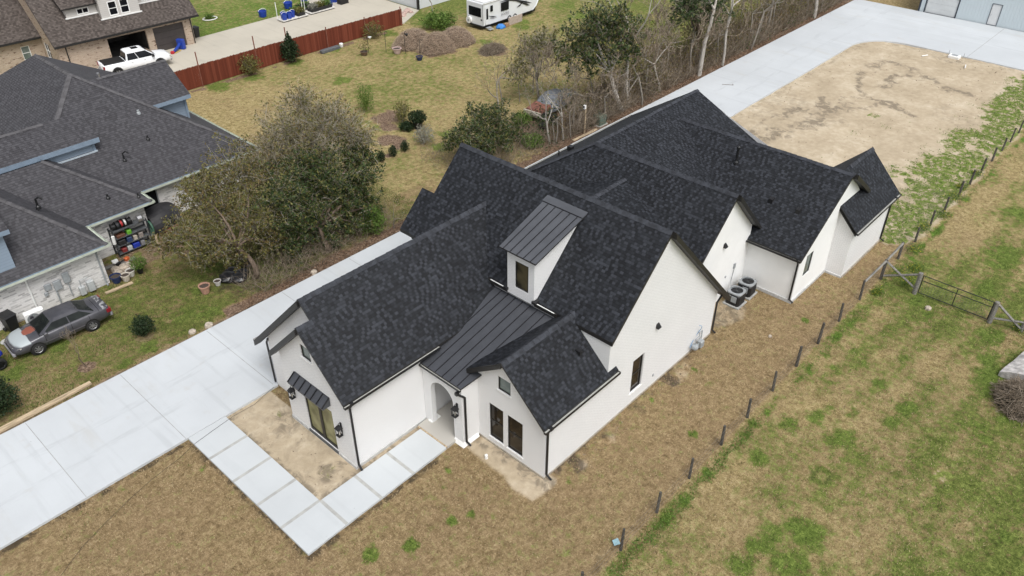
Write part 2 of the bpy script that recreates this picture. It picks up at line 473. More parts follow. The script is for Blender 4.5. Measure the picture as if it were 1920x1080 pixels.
def grow(rng, p, d, L, r, lvl, segs, tips, wob=.25, up=.12, nch=(2, 4), spread=.9, shrink=.66, nseg=3, taper=.6):
    p = np.array(p, float); d = np.array(d, float)
    r1 = r * taper
    pts = []
    for i in range(nseg):
        d = d + rng.normal(size=3) * wob * .5; d[2] += up * .5; d /= np.linalg.norm(d)
        q = p + d * L / nseg
        ra = r + (r1 - r) * i / nseg; rb = r + (r1 - r) * (i + 1) / nseg
        segs.append((p.copy(), q.copy(), ra, rb)); p = q; pts.append((p.copy(), d.copy(), rb))
    if lvl <= 0:
        tips.append(p.copy()); return
    k = rng.integers(nch[0], nch[1] + 1)
    for j in range(k):
        i = nseg - 1 if j < 2 else rng.integers(max(0, nseg - 2), nseg)
        bp, bd, br = pts[i]
        nd = bd + rng.normal(size=3) * spread; nd[2] += up; nd /= np.linalg.norm(nd)
        grow(rng, bp, nd, L * shrink * rng.uniform(.75, 1.2), br * .72, lvl - 1, segs, tips, wob, up, nch, spread, shrink, nseg, taper)

def seg_mesh(name, segs, mtl, parent, n=5, rmin=0.0):
    p = np.array([s[0] for s in segs]); q = np.array([s[1] for s in segs])
    r0 = np.maximum(np.array([s[2] for s in segs]), rmin); r1 = np.maximum(np.array([s[3] for s in segs]), rmin)
    return sticks(name, p, q, r0, r1, mtl, parent, n)

def text_mesh(name, body, size, mtl, parent, mtx, ext=.004):
    cu = bpy.data.curves.new(name, 'FONT'); cu.body = body; cu.size = size; cu.extrude = ext; cu.align_x = 'CENTER'; cu.align_y = 'CENTER'
    tmp = bpy.data.objects.new(name, cu); COL.objects.link(tmp)
    dg = bpy.context.evaluated_depsgraph_get(); me = bpy.data.meshes.new_from_object(tmp.evaluated_get(dg))
    bpy.data.objects.remove(tmp); me.transform(mtx)
    me.materials.clear(); me.materials.append(mtl)
    o = bpy.data.objects.new(name, me); COL.objects.link(o); o.parent = parent
    return o
# ================================================================== MATERIALS
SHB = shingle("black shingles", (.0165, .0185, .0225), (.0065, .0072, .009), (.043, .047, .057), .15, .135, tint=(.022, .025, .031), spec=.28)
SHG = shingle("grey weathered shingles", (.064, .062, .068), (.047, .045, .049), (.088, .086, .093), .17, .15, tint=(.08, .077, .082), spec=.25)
SHN = shingle("brown shingles", (.10, .083, .073), (.06, .048, .042), (.15, .125, .11), .2, .15, tint=(.085, .07, .062), spec=.2)
CAPB = mat("black cap shingles", (.034, .037, .045), .9, .4, 3)
CAPG = mat("grey cap shingles", (.082, .079, .083), .9, .25, 3)
WB = brick("white painted brick", (.83, .83, .825), (.86, .86, .855), (.68, .68, .68), 0, .010)
WS = mat("white stucco", (.83, .835, .825), .85, .03, .8)
NB = brick("whitewashed brick", (.76, .745, .725), (.085, .08, .08), (.68, .665, .65), -.42, .012, size=(.34, .095))
BB = brick("tan brick", (.52, .41, .31), (.42, .31, .22), (.50, .43, .36), 0, .012, spots=(.16, .10, .07))
BLACK = mat("black trim", (.012, .012, .013), .45, .2, 5)
DARKTRIM = mat("dark bronze trim", (.02, .019, .018), .5, .2, 5)
GALV = mat("bare gutter metal", (.42, .42, .39), .5, .15, 4)
GLASS = glassmat("dark window glass", (.010, .009, .008), (.03, .022, .014), .3)
GLASSG = glassmat("greenish window glass", (.10, .13, .115), (.16, .19, .17))
GLASSY = glassmat("door glass", (.13, .13, .06), (.26, .26, .13))
GLASSK = glassmat("black window glass", (.006, .007, .009), (.012, .013, .016), .2)
WHITE = mat("white paint", (.78, .78, .76), .6, .05, 3)
METALR = mat("charcoal metal roofing", (.055, .058, .066), .38, .10, 1.5)
METALS = mat("metal roof seam", (.012, .012, .014), .45, .1, 1.5)
CONC = concrete("new concrete", (.55, .575, .59), .14, slabs=True)
CONCS = concrete("sidewalk concrete", (.53, .555, .565), .06)
CONCP = concrete("porch concrete", (.44, .42, .38), .05, (.4, .36, .3))
CONCT = concrete("old tan concrete", (.50, .46, .38), .16, (.3, .27, .23))
JOINT = mat("concrete joint", (.30, .30, .29), .9, .2, 3)
JOINTL = mat("sidewalk grout band", (.385, .385, .365), .9, .12, 3)
SAGE = mat("pale green gutter", (.46, .50, .42), .6, .1, 3)
BLUES = siding("blue lap siding", (.23, .29, .36))
BLUET = mat("blue trim", (.20, .26, .33), .6, .1, 3)
GREYS = siding("light grey siding", (.52, .50, .47))
FENCEW = wood("weathered fence wood", (.085, .078, .068))
RAILW = wood("grey rail wood", (.22, .21, .19), axis='x')
REDW = wood("red stained fence boards", (.17, .04, .022))
LUMB = wood("pale lumber", (.46, .36, .24), axis='x')
BARKP = wood("pale bark", (.40, .37, .33)); BARKD = wood("brown bark", (.16, .12, .09)); BARKG = wood("grey bark", (.26, .235, .20))
RUBBER = mat("tyre rubber", (.014, .014, .014), .85, .2, 8)
CHROME = mat("bright metal", (.55, .55, .56), .35, .1, 6, .8)
TERRA = mat("terracotta", (.42, .24, .17), .8, .2, 6)
PLBLUE = mat("blue plastic", (.012, .045, .30), .4, .15, 5)
PLBLACK = mat("black plastic", (.012, .012, .013), .5, .2, 5)
SOIL = mat("potting soil", (.06, .045, .035), .95, .3, 12)
RUST = mat("rusty metal", (.22, .07, .04), .85, .4, 6)
GREYM = mat("grey utility metal", (.30, .32, .33), .5, .12, 6)

# ================================================================== GROUND
def vnoise(x, y, f, seed):
    rng = np.random.default_rng(seed); T = rng.random((256, 256))
    X = x * f + 1000.3; Y = y * f + 1000.7
    xi = np.floor(X).astype(int); yi = np.floor(Y).astype(int); fx = X - xi; fy = Y - yi
    fx = fx * fx * (3 - 2 * fx); fy = fy * fy * (3 - 2 * fy)
    a = T[xi % 256, yi % 256]; b = T[(xi + 1) % 256, yi % 256]; c = T[xi % 256, (yi + 1) % 256]; d = T[(xi + 1) % 256, (yi + 1) % 256]
    return (a * (1 - fx) + b * fx) * (1 - fy) + (c * (1 - fx) + d * fx) * fy
def fbm(x, y, f, seed, o=4):
    s = 0; a = 1; t = 0
    for k in range(o):
        s = s + a * vnoise(x, y, f * 2 ** k, seed + k); t += a; a *= .55
    return s / t
def sst(x, a, b):
    t = np.clip((x - a) / (b - a), 0, 1); return t * t * (3 - 2 * t)
def inpoly(x, y, poly):
    ins = np.zeros(x.shape, bool); n = len(poly); j = n - 1
    for i in range(n):
        xi, yi = poly[i]; xj, yj = poly[j]
        c = ((yi > y) != (yj > y)) & (x < (xj - xi) * (y - yi) / (yj - yi + 1e-12) + xi)
        ins ^= c; j = i
    return ins
def pdist(x, y, line):
    best = np.full(x.shape, 1e9)
    for (x0, y0), (x1, y1) in zip(line[:-1], line[1:]):
        dx, dy = x1 - x0, y1 - y0; t = np.clip(((x - x0) * dx + (y - y0) * dy) / (dx * dx + dy * dy), 0, 1)
        best = np.minimum(best, np.hypot(x - x0 - t * dx, y - y0 - t * dy))
    return best

def softpoly(x, y, poly, w):
    d = pdist(x, y, list(poly) + [poly[0]]); return sst(np.where(inpoly(x, y, poly), d, -d), -w, w)
def ground_zones(U, V):
    """returns green, sand, litter, stain, lush, tone for points on the ground"""
    n1 = fbm(U, V, .12, 1); n2 = fbm(U, V, .5, 5); n3 = fbm(U, V, 1.6, 9); n4 = fbm(U, V, .05, 21)
    green = np.zeros_like(U); sand = np.zeros_like(U); lit = np.zeros_like(U); stain = np.zeros_like(U); lush = np.full_like(U, .3); tone = np.full_like(U, .5)
    # front and side lawn of the white house: dormant brown turf
    lawn = (V < 13) & (V > -4.5)
    green[lawn] = (.16 + .3 * (n1 - .5) + .22 * (n2 - .5))[lawn]; tone[lawn] = .85
    # field to the right: mixed straw and green, mower stripes
    fld = V <= -4.5
    stripe = .5 + .5 * np.sin((V + .10 * U) * 2 * np.pi / 1.75 + 2.2 * (n1 - .5))
    g = .565 + 1.35 * (n1 - .5) + .75 * (n2 - .5) + .30 * (stripe - .5) * sst(U, -2, 20) + .14 * sst(-V, 8, 15)
    g = g - .20 * sst(U, 26, 34) * sst(V, -9, -5.2) + .14 * sst(U, 20, 30) * sst(-V, 6, 9)
    green[fld] = g[fld]; tone[fld] = .35; lush[fld] = .35
    for (a, b, r) in [(14.8,-5.9,.45),(16.9,-6,.3),(16.3,-6.9,.45),(15.3,-8,.4),(12.1,-6.9,.5),(9.9,-6.1,.55),(11.1,-6.9,.6),(10.6,-8.2,.8),(12.3,-7.9,.4),(7.2,-6,.5),(18,-8.1,.4),(18.6,-11.9,.8),(22.3,-7.7,.6),(23.4,-6.7,.8),(5,-9,.6),(4.7,-9.6,.6),(10,-15,.7),(2.9,-9.4,.8),(3.6,-8.4,.7),(1.9,-8.3,.7),(15.5,-12.5,.9),(17.2,-13.3,.8),(31.1,-8.9,1.3),(36.9,-7.8,1.2),(27,-9.2,1.),(13.1,-9.4,.5),(14.3,-9.6,.5),(22.6,-10.6,.8),(19.9,-11.6,.7),(21.,-11.2,.6)]:
        d = np.hypot((U - a) * .7, V - b) / r + 1.5 * (n3 - .5) + .9 * (n2 - .5)
        k = sst(1.35 - d, 0, 1.1); green = np.where(V < -4.4, np.maximum(green, green * .4 + k * .8), green); lush = np.maximum(lush, .6 * k)
    # ring of a filled hole
    d = np.hypot(U - 8, V + 8.5); k = sst(d, .15, .3) * sst(.62 - d, 0, .2); green = np.maximum(green, k); stain = np.maximum(stain, .5 * k)
    d = np.hypot(U - 11.5, V + 12.2); sand = np.maximum(sand, .8 * sst(.55 - d + .4 * (n3 - .5), 0, .3))
    # strip of weeds along the wire fence
    d = np.abs(V + 4.95 + .35 * (n2 - .5)); k = sst(.36 - d + 1.2 * (n3 - .5), 0, .6) * (U < 60)
    k = k * np.where(U < 9, 1, .55 + .6 * sst(n2, .40, .55)); green = np.maximum(green, 1.15 * k); lush = np.maximum(lush, 1.0 * k)
    d = np.abs(V + 4.2); k = sst(.45 - d + .5 * (n3 - .5), 0, .35) * (U < 24); stain = np.maximum(stain, .4 * k); green *= 1 - .7 * k * (V > -4.5)
    # few weeds in the lawn
    for (a, b, r) in [(-2.4,3.3,.16),(-3.1,2.7,.13),(-3.4,1.0,.2),(-4.1,1.3,.22),(6.4,-3.2,.25),(8.8,-4.8,.2),(17.5,-3.1,.2),(-9.4,11,.2),(-6.,1.6,.35),(-7.3,2.4,.4),(-8.6,1.2,.5),(.6,-.9,.1),(10.2,-.9,.15),(7.,-.6,.14)]:
        d = np.hypot(U - a, V - b) / r + .9 * (n3 - .5); k = sst(1.2 - d, 0, .5); green = np.maximum(green, k); lush = np.maximum(lush, .6 * k)
    # bare mud along the side wall and round the air conditioners
    w = np.where(U > 13, 0, .75 + .8 * (n2 - .5) + .9 * (n3 - .5))
    k = sst(V, -w - .45, -w + .2) * (V < .6) * (U > -.6) * (U < 14.2); mud = sst(fbm(U, V, 1.1, 88), .38, .62); stain = np.maximum(stain, .8 * k * mud * (.4 + n3)); sand = np.maximum(sand, k * (.1 + .38 * sst(fbm(U, V, .5, 83), .45, .65))); lit = np.maximum(lit, .55 * k * mud)
    d = np.hypot((U - 15.2) / 1.6, (V - .3) / 1.0) + .8 * (n3 - .5); k = sst(1.15 - d, 0, .4); stain = np.maximum(stain, .6 * k); sand = np.maximum(sand, .5 * k)
    # sand in front of the right wing and in the entry bed
    pl = softpoly(U + .3 * (n3 - .5), V + .3 * (n3 - .5), [(-.95, 3.7), (.3, 3.7), (.3, -.55), (-1.2, -.4), (-1.35, .6), (-1.05, 1.3), (-1.05, 2.4)], .3)
    sand = np.maximum(sand, .9 * pl); green *= 1 - pl; stain = np.maximum(stain, pl * (.22 + .5 * sst(n3 + .3 * sst(U, -.8, .0), .5, .75)))
    bed = inpoly(U, V, [(-7.2, 5.8), (-1, 5.8), (-1, 6.4), (-4.7, 6.4), (-4.7, 13.1), (-7.2, 13.1)])
    sand[bed] = 1; stain = np.where(bed, .3 + .25 * sst(fbm(U, V, .8, 44), .5, .66), stain); green = np.where(bed, .0, green)
    for (a, b, r) in [(-6.0, 7.0, .5), (-5.3, 6.9, .3), (-5.3, 11.3, .35), (-5.6, 10.6, .3)]:
        d = np.hypot(U - a, V - b) / r + 1.1 * (n3 - .5); k = sst(1.2 - d, 0, .5) * bed; green = np.maximum(green, .55 * k); stain = np.maximum(stain, k * .8)
    # sand lot behind the house
    ps = softpoly(U + 1.6 * (n2 - .5), V + 1.2 * (n2 - .5), [(29, 14.6), (65.5, 14.6), (65.9, -4.5), (33.5, -4.6), (29.8, -4.3), (27.7, -3.4), (27.6, 6), (27.8, 14.6)], .5)
    sand = np.maximum(sand, ps); green *= 1 - ps; lot = (ps > .5) & (V > -4.6) & (V < 13.4)
    gl = sst(fbm(U, V, .28, 61) * .5 + fbm(U, V, 1.3, 63) * .5 + .20 * sst(3.2 - V, 0, 6) + .30 * sst(-V, -.6, 3.2) - .06 * sst(36 - U, 0, 5), .46, .86) * sst(fbm(U, V, 1.1, 67) + .22 * sst(-V, -.6, 3.), .28, .62) * lot * (V < 5.5)
    green = np.maximum(green, .72 * gl); tone = np.where(lot, .3, tone); lush = np.where(lot, .6, lush)
    for ln, wd, st in [([(35.7,10.5),(37.5,9.3),(39.8,8.2),(42.1,8),(44.9,8)], .55, .8), ([(44.3,8.6),(46.7,9.3)], .25, .7), ([(44.9,8),(47.9,8),(49.6,7.8),(51.2,8.7)], .2, .6), ([(51.2,8.7),(53.9,9.5),(55.8,9.4)], .25, .9),
                       ([(49.6,7.8),(48.9,6.1),(48.4,4.2),(48.2,2.8)], .35, .9), ([(52,7),(55.4,6.9),(56.1,6.2),(56.7,4.6),(56,2.6),(55.7,1.2)], .45, .75), ([(56.7,9.4),(58.8,9.2),(58.7,7.2),(57.3,5.8)], .5, .6),
                       ([(40.5,10.6),(42.5,10.2),(43.2,9.7)], .35, .8), ([(38.6,10.4),(40.2,10.7)], .3, .5), ([(31,6),(35,8.6),(36,10.4)], .9, .35), ([(44.9,8),(46.8,6.6),(49,6.3)], .3, .55)]:
        d = pdist(U + 2.2 * (n2 - .5) + 1.1 * (n3 - .5), V + 2.2 * (fbm(U, V, .5, 15) - .5) + 1.1 * (n3 - .5), ln); stain = np.maximum(stain, 1.25 * st * sst(wd * 2.6 - d - 1.3 * wd * (n3 - .35), 0, wd * 2.6) * lot * (.45 + 1.1 * fbm(U, V, .45, 71)))
    wet = sst(fbm(U, V, .11, 77), .5, .62) * lot; stain = np.maximum(stain, .34 * wet)
    d = 13.2 - V; stain = np.maximum(stain, .38 * sst(1.5 - d, 0, 1.2) * (n3 > .47) * lot); stain = np.maximum(stain, .42 * sst(U, 62.6, 64.3) * (n3 > .45) * lot)
    d = np.hypot((U - 63.3) / 1.0, (V - 5.1) / 1.7) + .7 * (n3 - .5); k = sst(1.1 - d, 0, .4) * lot; lit = np.maximum(lit, k); stain = np.maximum(stain, .5 * k)
    # neighbour's side yard, left of the driveway
    yd = (V > 19.1) & (V < 32) & (U < 14)
    green[yd] = (.52 + .7 * (n1 - .5) + .6 * (n2 - .5))[yd]; tone[yd] = .8; lush[yd] = .12
    for (a, b, r) in [(-10.1,23.7,.8),(-4.3,21.3,1.),(-7,20.3,.8),(-8.5,19.9,.6),(-11,24.6,.9),(-12.5,23.3,.9),(-2.4,28.4,.9),(-1.6,28.,.7),(-3.3,20.6,1.),(-5.9,25.2,.8),(-1,24.3,1.2),(-2.8,23,.8)]:
        d = np.hypot(U - a, V - b) / r + 1.2 * (n3 - .5); k = sst(1.1 - d, 0, .8) * yd; green = np.maximum(green, .9 * k); lush = np.maximum(lush, .45 * k)
    # back yard straw
    by = (V > 19.1) & (U >= 14)
    g = .34 + .75 * (n1 - .5) + .5 * (n2 - .5) + .30 * sst(U, 38, 48) + .25 * sst(V, 44, 49) * (U > 36)
    bl = np.clip((U - 9) / 8, 0, 1)
    green = np.where((V > 19.1) & (U >= 9) & (V < 62), green * (1 - bl) * (U < 14) + g * np.where(U < 14, bl, 1), green)
    tone = np.where((V > 23) & (U > 9), .25, tone)
    for (a, b, r) in [(22,42.3,1.2),(18.1,31.9,1.),(19.2,31.3,.9),(18.6,26.4,.9),(38.2,48.8,2.2),(21.8,48.9,1.2),(26.2,49.3,1.2),(17,48.6,1.2),(36.7,41.6,1.5),(37.8,40.,1.),(50.9,37.9,2.2),(52.3,42,2),(43.5,40.6,1.4),(45,41.5,1.2),(39,50.7,2.),(33.,49.,1.2),(14,48.9,1.5),(20.6,27.5,.8)]:
        d = np.hypot(U - a, V - b) / r + 1.1 * (n3 - .5); k = sst(1.15 - d, 0, .7) * (V > 23); green = np.maximum(green, .85 * k); lush = np.maximum(lush, .5 * k)
    k = sst(.6 - np.abs(V - 49.4), 0, .4) * (U > 8) * (U < 36) * (n2 > .45); lit = np.maximum(lit, .7 * k)
    for (a, b, r) in [(19.5,33.2,1.3),(18.6,31.8,1.),(17.2,29.8,1.2),(20.4,33.6,.9),(16.6,28.6,.6),(15.2,28.,.5),(34,42.6,3.2),(36.4,37.8,1.6),(46,26,3)]:
        d = np.hypot(U - a, V - b) / r + 1.0 * (n3 - .5); k = sst(1.1 - d, 0, .5); lit = np.maximum(lit, .75 * k); green *= 1 - .7 * k
    # leaf litter along the drive and below the tree row
    d = V - 19.35; k = sst(1.15 - d + .9 * (n3 - .5) + .5 * (n2 - .5), 0, .6) * (V > 19) * (U > -3); lit = np.maximum(lit, k); green *= 1 - k
    k = sst(.5 - d + .5 * (n3 - .5), 0, .4) * (V > 19) * (U <= -3); lit = np.maximum(lit, .6 * k); green *= 1 - .8 * k; sand = np.maximum(sand, .4 * k)
    k = sst(U, 20, 26) * sst(25.5 - V + 2.5 * (n2 - .5), 0, 1.5) * (V > 19); lit = np.maximum(lit, .85 * k); green *= 1 - .75 * k
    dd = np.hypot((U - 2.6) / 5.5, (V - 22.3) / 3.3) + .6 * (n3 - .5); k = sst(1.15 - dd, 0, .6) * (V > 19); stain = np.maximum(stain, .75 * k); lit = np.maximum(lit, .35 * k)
    k = sst(1.0 - np.hypot((U + 9.8) / .55, (V - 21.1) / .5), 0, .4); lit = np.maximum(lit, k); k = sst(1.0 - np.hypot((U + 6.7) / .8, (V - 21.2) / .7) + .5 * (n3 - .5), 0, .4); lit = np.maximum(lit, .5 * k)
    k = ((V > 26.2) & (V < 29.8) & (U > -6) & (U < -1)) * sst(n3 + .25 * sst(V, 27, 29.5), .45, .6); lit = np.maximum(lit, .6 * k); sand = np.maximum(sand, .3 * k)
    for ln in ([(-20, 12.9), (-9, 12.9)], [(-9.0, 12.9), (-9.0, 4.03), (-1.6, 4.1)], [(-1.6, 5.98), (-6.98, 5.98), (-6.98, 12.9)], [(-20, 19.35), (20, 19.42)]):
        k = sst(.26 - pdist(U, V, ln) + .25 * (n3 - .5), 0, .2); stain = np.maximum(stain, .85 * k); green *= 1 - .6 * k
    # lawn beyond the far driveway: bright
    fl = V > 61.4; g2 = .72 + .6 * (n1 - .5) + .5 * (n2 - .5); green = np.where(fl, g2, green); lush = np.where(fl, .72, lush); tone = np.where(fl, .25, tone)
    return [np.clip(a, 0, 1.2) for a in (green, sand, lit, stain, lush, tone)]

def ground_mat():
    t = NT("ground turf sand and dirt"); v = t.coord()
    a1 = t.n("ShaderNodeAttribute", attribute_name='zone'); a2 = t.n("ShaderNodeAttribute", attribute_name='zone2')
    s1 = t.n("ShaderNodeSeparateColor"); t.put(s1.inputs[0], a1.outputs['Color']); s2 = t.n("ShaderNodeSeparateColor"); t.put(s2.inputs[0], a2.outputs['Color'])
    green, sand, lit = s1.outputs[0], s1.outputs[1], s1.outputs[2]; stain, lush, tone = s2.outputs[0], s2.outputs[1], s2.outputs[2]
    # blades: two stretched noises at different headings
    b1 = t.noise(t.map(v, (11, 4.2, 6), (0, 0, .5)), 1, 4, .75, dist=1.2)
    b2 = t.noise(t.map(v, (4.0, 10, 6), (0, 0, -.3)), 1, 4, .75, dist=1.2)
    bl = t.math('MULTIPLY', t.math('ADD', b1, b2), .5)
    cl = t.noise(v, 2.2, 4, .65); big = t.noise(v, .35, 4, .6); fine = t.noise(v, 26, 3, .7)
    md = t.noise(v, 3.1, 3, .7, dist=.6)
    x = t.math('ADD', t.math('MULTIPLY', bl, .55), t.math('ADD', t.math('MULTIPLY', fine, .2), t.math('MULTIPLY', md, .25)))
    x = t.math('ADD', t.math('MULTIPLY', t.math('SUBTRACT', x, .5), 2.0), .5)
    brown = t.ramp(x, [(.30, (.105, .070, .036)), (.46, (.225, .156, .082)), (.54, (.300, .213, .117)), (.70, (.44, .335, .20))])
    straw = t.ramp(x, [(.30, (.12, .095, .035)), (.46, (.30, .24, .10)), (.54, (.42, .34, .16)), (.70, (.60, .51, .28))])
    tan = t.mix(tone, straw, brown)
    tan = t.mix(t.step(big, .4, .66, 0, .5), tan, t.mix(.5, tan, (.25, .165, .10)))
    olive = t.ramp(x, [(.30, (.028, .036, .008)), (.5, (.115, .128, .030)), (.70, (.27, .275, .085))])
    vivid = t.ramp(x, [(.30, (.022, .050, .006)), (.5, (.075, .165, .016)), (.70, (.19, .32, .045))])
    grn = t.mix(lush, olive, vivid)
    nz = t.math('ADD', t.math('ADD', t.math('MULTIPLY', cl, .4), t.math('MULTIPLY', bl, .35)), t.math('MULTIPLY', md, .25))
    gm = t.math('ADD', green, t.math('MULTIPLY', t.math('SUBTRACT', nz, .5), 4.6))
    col = t.mix(t.step(gm, .2, .85, 0, .92), tan, grn)
    litc = t.ramp(t.noise(v, 9, 4, .75), [(.3, (.05, .036, .025)), (.47, (.15, .10, .068)), (.58, (.26, .18, .125)), (.72, (.42, .34, .26))])
    lm = t.math('ADD', lit, t.math('MULTIPLY', t.math('SUBTRACT', nz, .5), 1.2))
    col = t.mix(t.step(lm, .35, .7), col, litc)
    sc = t.ramp(t.math('ADD', t.math('MULTIPLY', big, .6), t.math('MULTIPLY', cl, .4)), [(.3, (.35, .285, .195)), (.5, (.465, .385, .275)), (.68, (.60, .52, .395))])
    sc = t.mix(.4, sc, t.ramp(fine, [(.3, (.75, .73, .70)), (.7, (1, 1, 1))]), 'MULTIPLY')
    pep = t.noise(v, 3.4, 3, .7)
    sc = t.mix(t.step(pep, .68, .74, 0, .55), sc, (.16, .13, .085))
    sm = t.math('ADD', sand, t.math('MULTIPLY', t.math('SUBTRACT', nz, .5), 1.0))
    sm = t.math('SUBTRACT', sm, t.math('MULTIPLY', t.step(gm, .15, 1.0), t.step(green, .05, .75)))
    col = t.mix(t.step(sm, .22, .78), col, sc)
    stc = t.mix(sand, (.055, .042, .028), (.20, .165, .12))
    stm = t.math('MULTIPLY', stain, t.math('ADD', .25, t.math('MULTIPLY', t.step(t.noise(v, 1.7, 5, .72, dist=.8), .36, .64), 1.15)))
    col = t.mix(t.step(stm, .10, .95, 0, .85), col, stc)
    hgt = t.math('ADD', t.math('MULTIPLY', x, 1.0), t.math('MULTIPLY', t.noise(v, 55, 2, .7), .35))
    nd = t.n("ShaderNodeBump"); t.put(nd.inputs['Height'], hgt); t.put(nd.inputs['Strength'], t.step(sand, .2, .8, 1.0, .25)); nd.inputs['Distance'].default_value = .06
    t.t.links.new(nd.outputs[0], t.b.inputs['Normal'])
    return t.done(col, .95, 0, .15)
GROUND = ground_mat()

def on_paving(u, v):
    return ((v > 13.0) & (v < 19.35) & (u < 77)) | ((u > 64.6) & (u < 80) & (v > -12) & (v < 19.35))
def build_ground():
    du = .2
    us = np.arange(-24, 90.01, du); vs = np.arange(-22, 84.01, du)
    us = np.concatenate([[-600, -120], us, [200, 700]]); vs = np.concatenate([[-600, -120], vs, [200, 700]])
    U, V = np.meshgrid(us, vs, indexing='ij')
    g = ground_zones(U, V)
    Z = (fbm(U, V, .6, 31) - .5) * .06 + (fbm(U, V, 3.0, 35, 2) - .5) * .03
    Z += g[1] * (fbm(U, V, .35, 51) - .5) * .16 * (U > 30)
    flat = (U < -24) | (U > 90) | (V < -22) | (V > 84); Z = np.where(flat, 0, Z) - .03
    near = (U > -1.4) & (U < 28) & (V > -3.2) & (V < 13)
    nu, nv = U.shape
    verts = np.stack([U, V, Z], -1).reshape(-1, 3)
    i = np.arange(nu - 1)[:, None] * nv + np.arange(nv - 1)[None, :]
    F = np.stack([i, i + nv, i + nv + 1, i + 1], -1).reshape(-1, 4)
    o = mesh_from('ground', verts, F, GROUND, None, True)
    for nm, ch in (('zone', g[:3]), ('zone2', g[3:])):
        at = o.data.color_attributes.new(nm, 'FLOAT_COLOR', 'POINT')
        arr = np.stack([c.ravel() for c in ch] + [np.ones(U.size)], -1).astype('f'); at.data.foreach_set('color', arr.ravel())
    struct(o)
build_ground()

# ------------------------------------------------------------------ paving
def arc(cx, cy, r, a0, a1, n=12): return [(cx + r * math.cos(math.radians(a0 + (a1 - a0) * k / n)), cy + r * math.sin(math.radians(a0 + (a1 - a0) * k / n))) for k in range(n + 1)]
def sheet(name, pts, z0, z1, m):
    mb = MB(); loops = [[Vector((a, b, 0)) for a, b in pts]]
    for tri in tessellate_polygon(loops):
        p = [(pts[k][0], pts[k][1], z1) for k in tri]
        if (Vector(p[1]) - Vector(p[0])).cross(Vector(p[2]) - Vector(p[0])).z < 0: p.reverse()
        mb.poly(p)
    n = len(pts); ar = sum(pts[k][0] * pts[(k + 1) % n][1] - pts[(k + 1) % n][0] * pts[k][1] for k in range(n))
    q = pts if ar > 0 else list(reversed(pts))
    for k in range(n):
        a, b = q[k], q[(k + 1) % n]; mb.poly([(a[0], a[1], z0), (b[0], b[1], z0), (b[0], b[1], z1), (a[0], a[1], z1)])
    return struct(mb.build(name, m))
drive = [(-60, 13.0), (-4.25, 13.0), (-4.2, 13.15), (60.5, 13.25)] + arc(60.7, 9.25, 4.0, 85, 0, 10) + [(64.75, -14), (76.1, -14), (76.1, 19.4), (-60, 19.2)]
sheet('driveway', drive, -.08, .085, CONC)
mb = MB()
for u in (-13.4, -9.0, -4.4, .2, 4.8, 9.4, 14, 18.6): mb.box(u - .012, u + .012, 13.02 if u < -4.5 else 13.2, 19.18, .08, .088)
for v in (-8, -2, 4): mb.box(64.8, 76, v - .02, v + .02, .08, .088)
struct(mb.build('driveway joints', JOINT))
walk = [(-8.92, 12.98), (-8.92, 4.12), (-1.62, 4.2), (-1.62, 5.88), (-7.08, 5.88), (-7.08, 12.98)]
sheet('walkway', walk, -.08, .075, CONCS)
mb = MB()
for v in (11.2, 9.35, 7.55, 5.9): mb.box(-8.915, -7.085, v - .07, v + .07, .07, .079)
for u in (-7.05, -5.3, -3.55): mb.box(u - .07, u + .07, 4.16, 5.875, .07, .0795)
struct(mb.build('walkway bands', JOINTL))
sheet('porch floor', [(-1.55, 4.2), (-.99, 4.2), (-.99, 3.95), (1.5, 3.95), (1.5, 6.15), (-1.55, 6.1)], -.05, .11, CONCP)
mb = MB(); mb.box(-1.62, -1.552, 4.22, 6.05, -.02, .1); struct(mb.build('porch step', LUMB))
farpts = [(7, 50.15), (35.9, 50.15), (40.1, 52.3), (40.1, 66), (33, 66), (30, 61.95), (18.5, 61.3), (18.5, 58), (7, 62)]
sheet('far driveway', [(4, 50.2), (36.2, 50.2), (40.15, 52.4), (40.15, 80), (34.2, 80), (33.9, 63.5), (31.5, 61.8), (19.6, 61.6), (19.4, 64), (18.4, 64), (18.4, 60.6), (4, 61.4)], -.08, .05, CONCT)
# ================================================================== THE WHITE HOUSE
H = thing('white_house', 'newly built white brick house with steep black shingle roofs, metal porch roof and dormer', 'house', (6, 4, 0), world=True)
mE = lambda u: u + .95                      # front slope of the main roof
def rM(u): return 8.65 - 1.045 * (u - 7.7)
def zAr(v): return 3.1 + .93 * (v + .15)
def zAl(v): return 5.24 - .72 * (v - 2.15)
zF = lambda u: u - 8.95
zH = lambda u: 2.95 + .7 * (u - 18.1)
# ---- walls (painted brick)
F_A = Fr((0, 3.9), (0, -1)); F_R = Fr((0, 0), (1, 0)); F_B = Fr((-4.95, 10.8), (0, -1)); F_B2 = Fr((-4.2, 13.1), (0, -1))
F_Br = Fr((-4.95, 6.2), (1, 0)); F_P = Fr((-.98, 6.19), (0, -1)); F_H = Fr((18.37, 1.2), (0, -1)); F_Hr = Fr((18.37, -1.8), (1, 0)); F_F = Fr((13.0, 1.2), (1, 0))
F_I = Fr((22.5, -1.8), (0, -1)); F_Ir = Fr((22.5, -2.8), (1, 0)); F_M = Fr((4.05, 12.1), (0, -1))
def wallpart(fr, outline, holes=(), m=None, name='wall', **k):
    mb = MB(); wall(mb, fr, outline, holes, **k); return mb.build(name, m or WB, H)
va = lambda v: 3.9 - v
wA = [(3.13, 2.32, .36, 2.33), (2.08, 1.22, .36, 2.31), (2.60, 1.90, 3.42, 4.16)]
wallpart(F_A, [(0, 0), (3.9, 0), (3.9, zAr(0) - .07), (va(2.15), 5.18), (0, zAl(3.9) - .07)], [rect_pts(va(a), va(b), c, d) for a, b, c, d in wA])
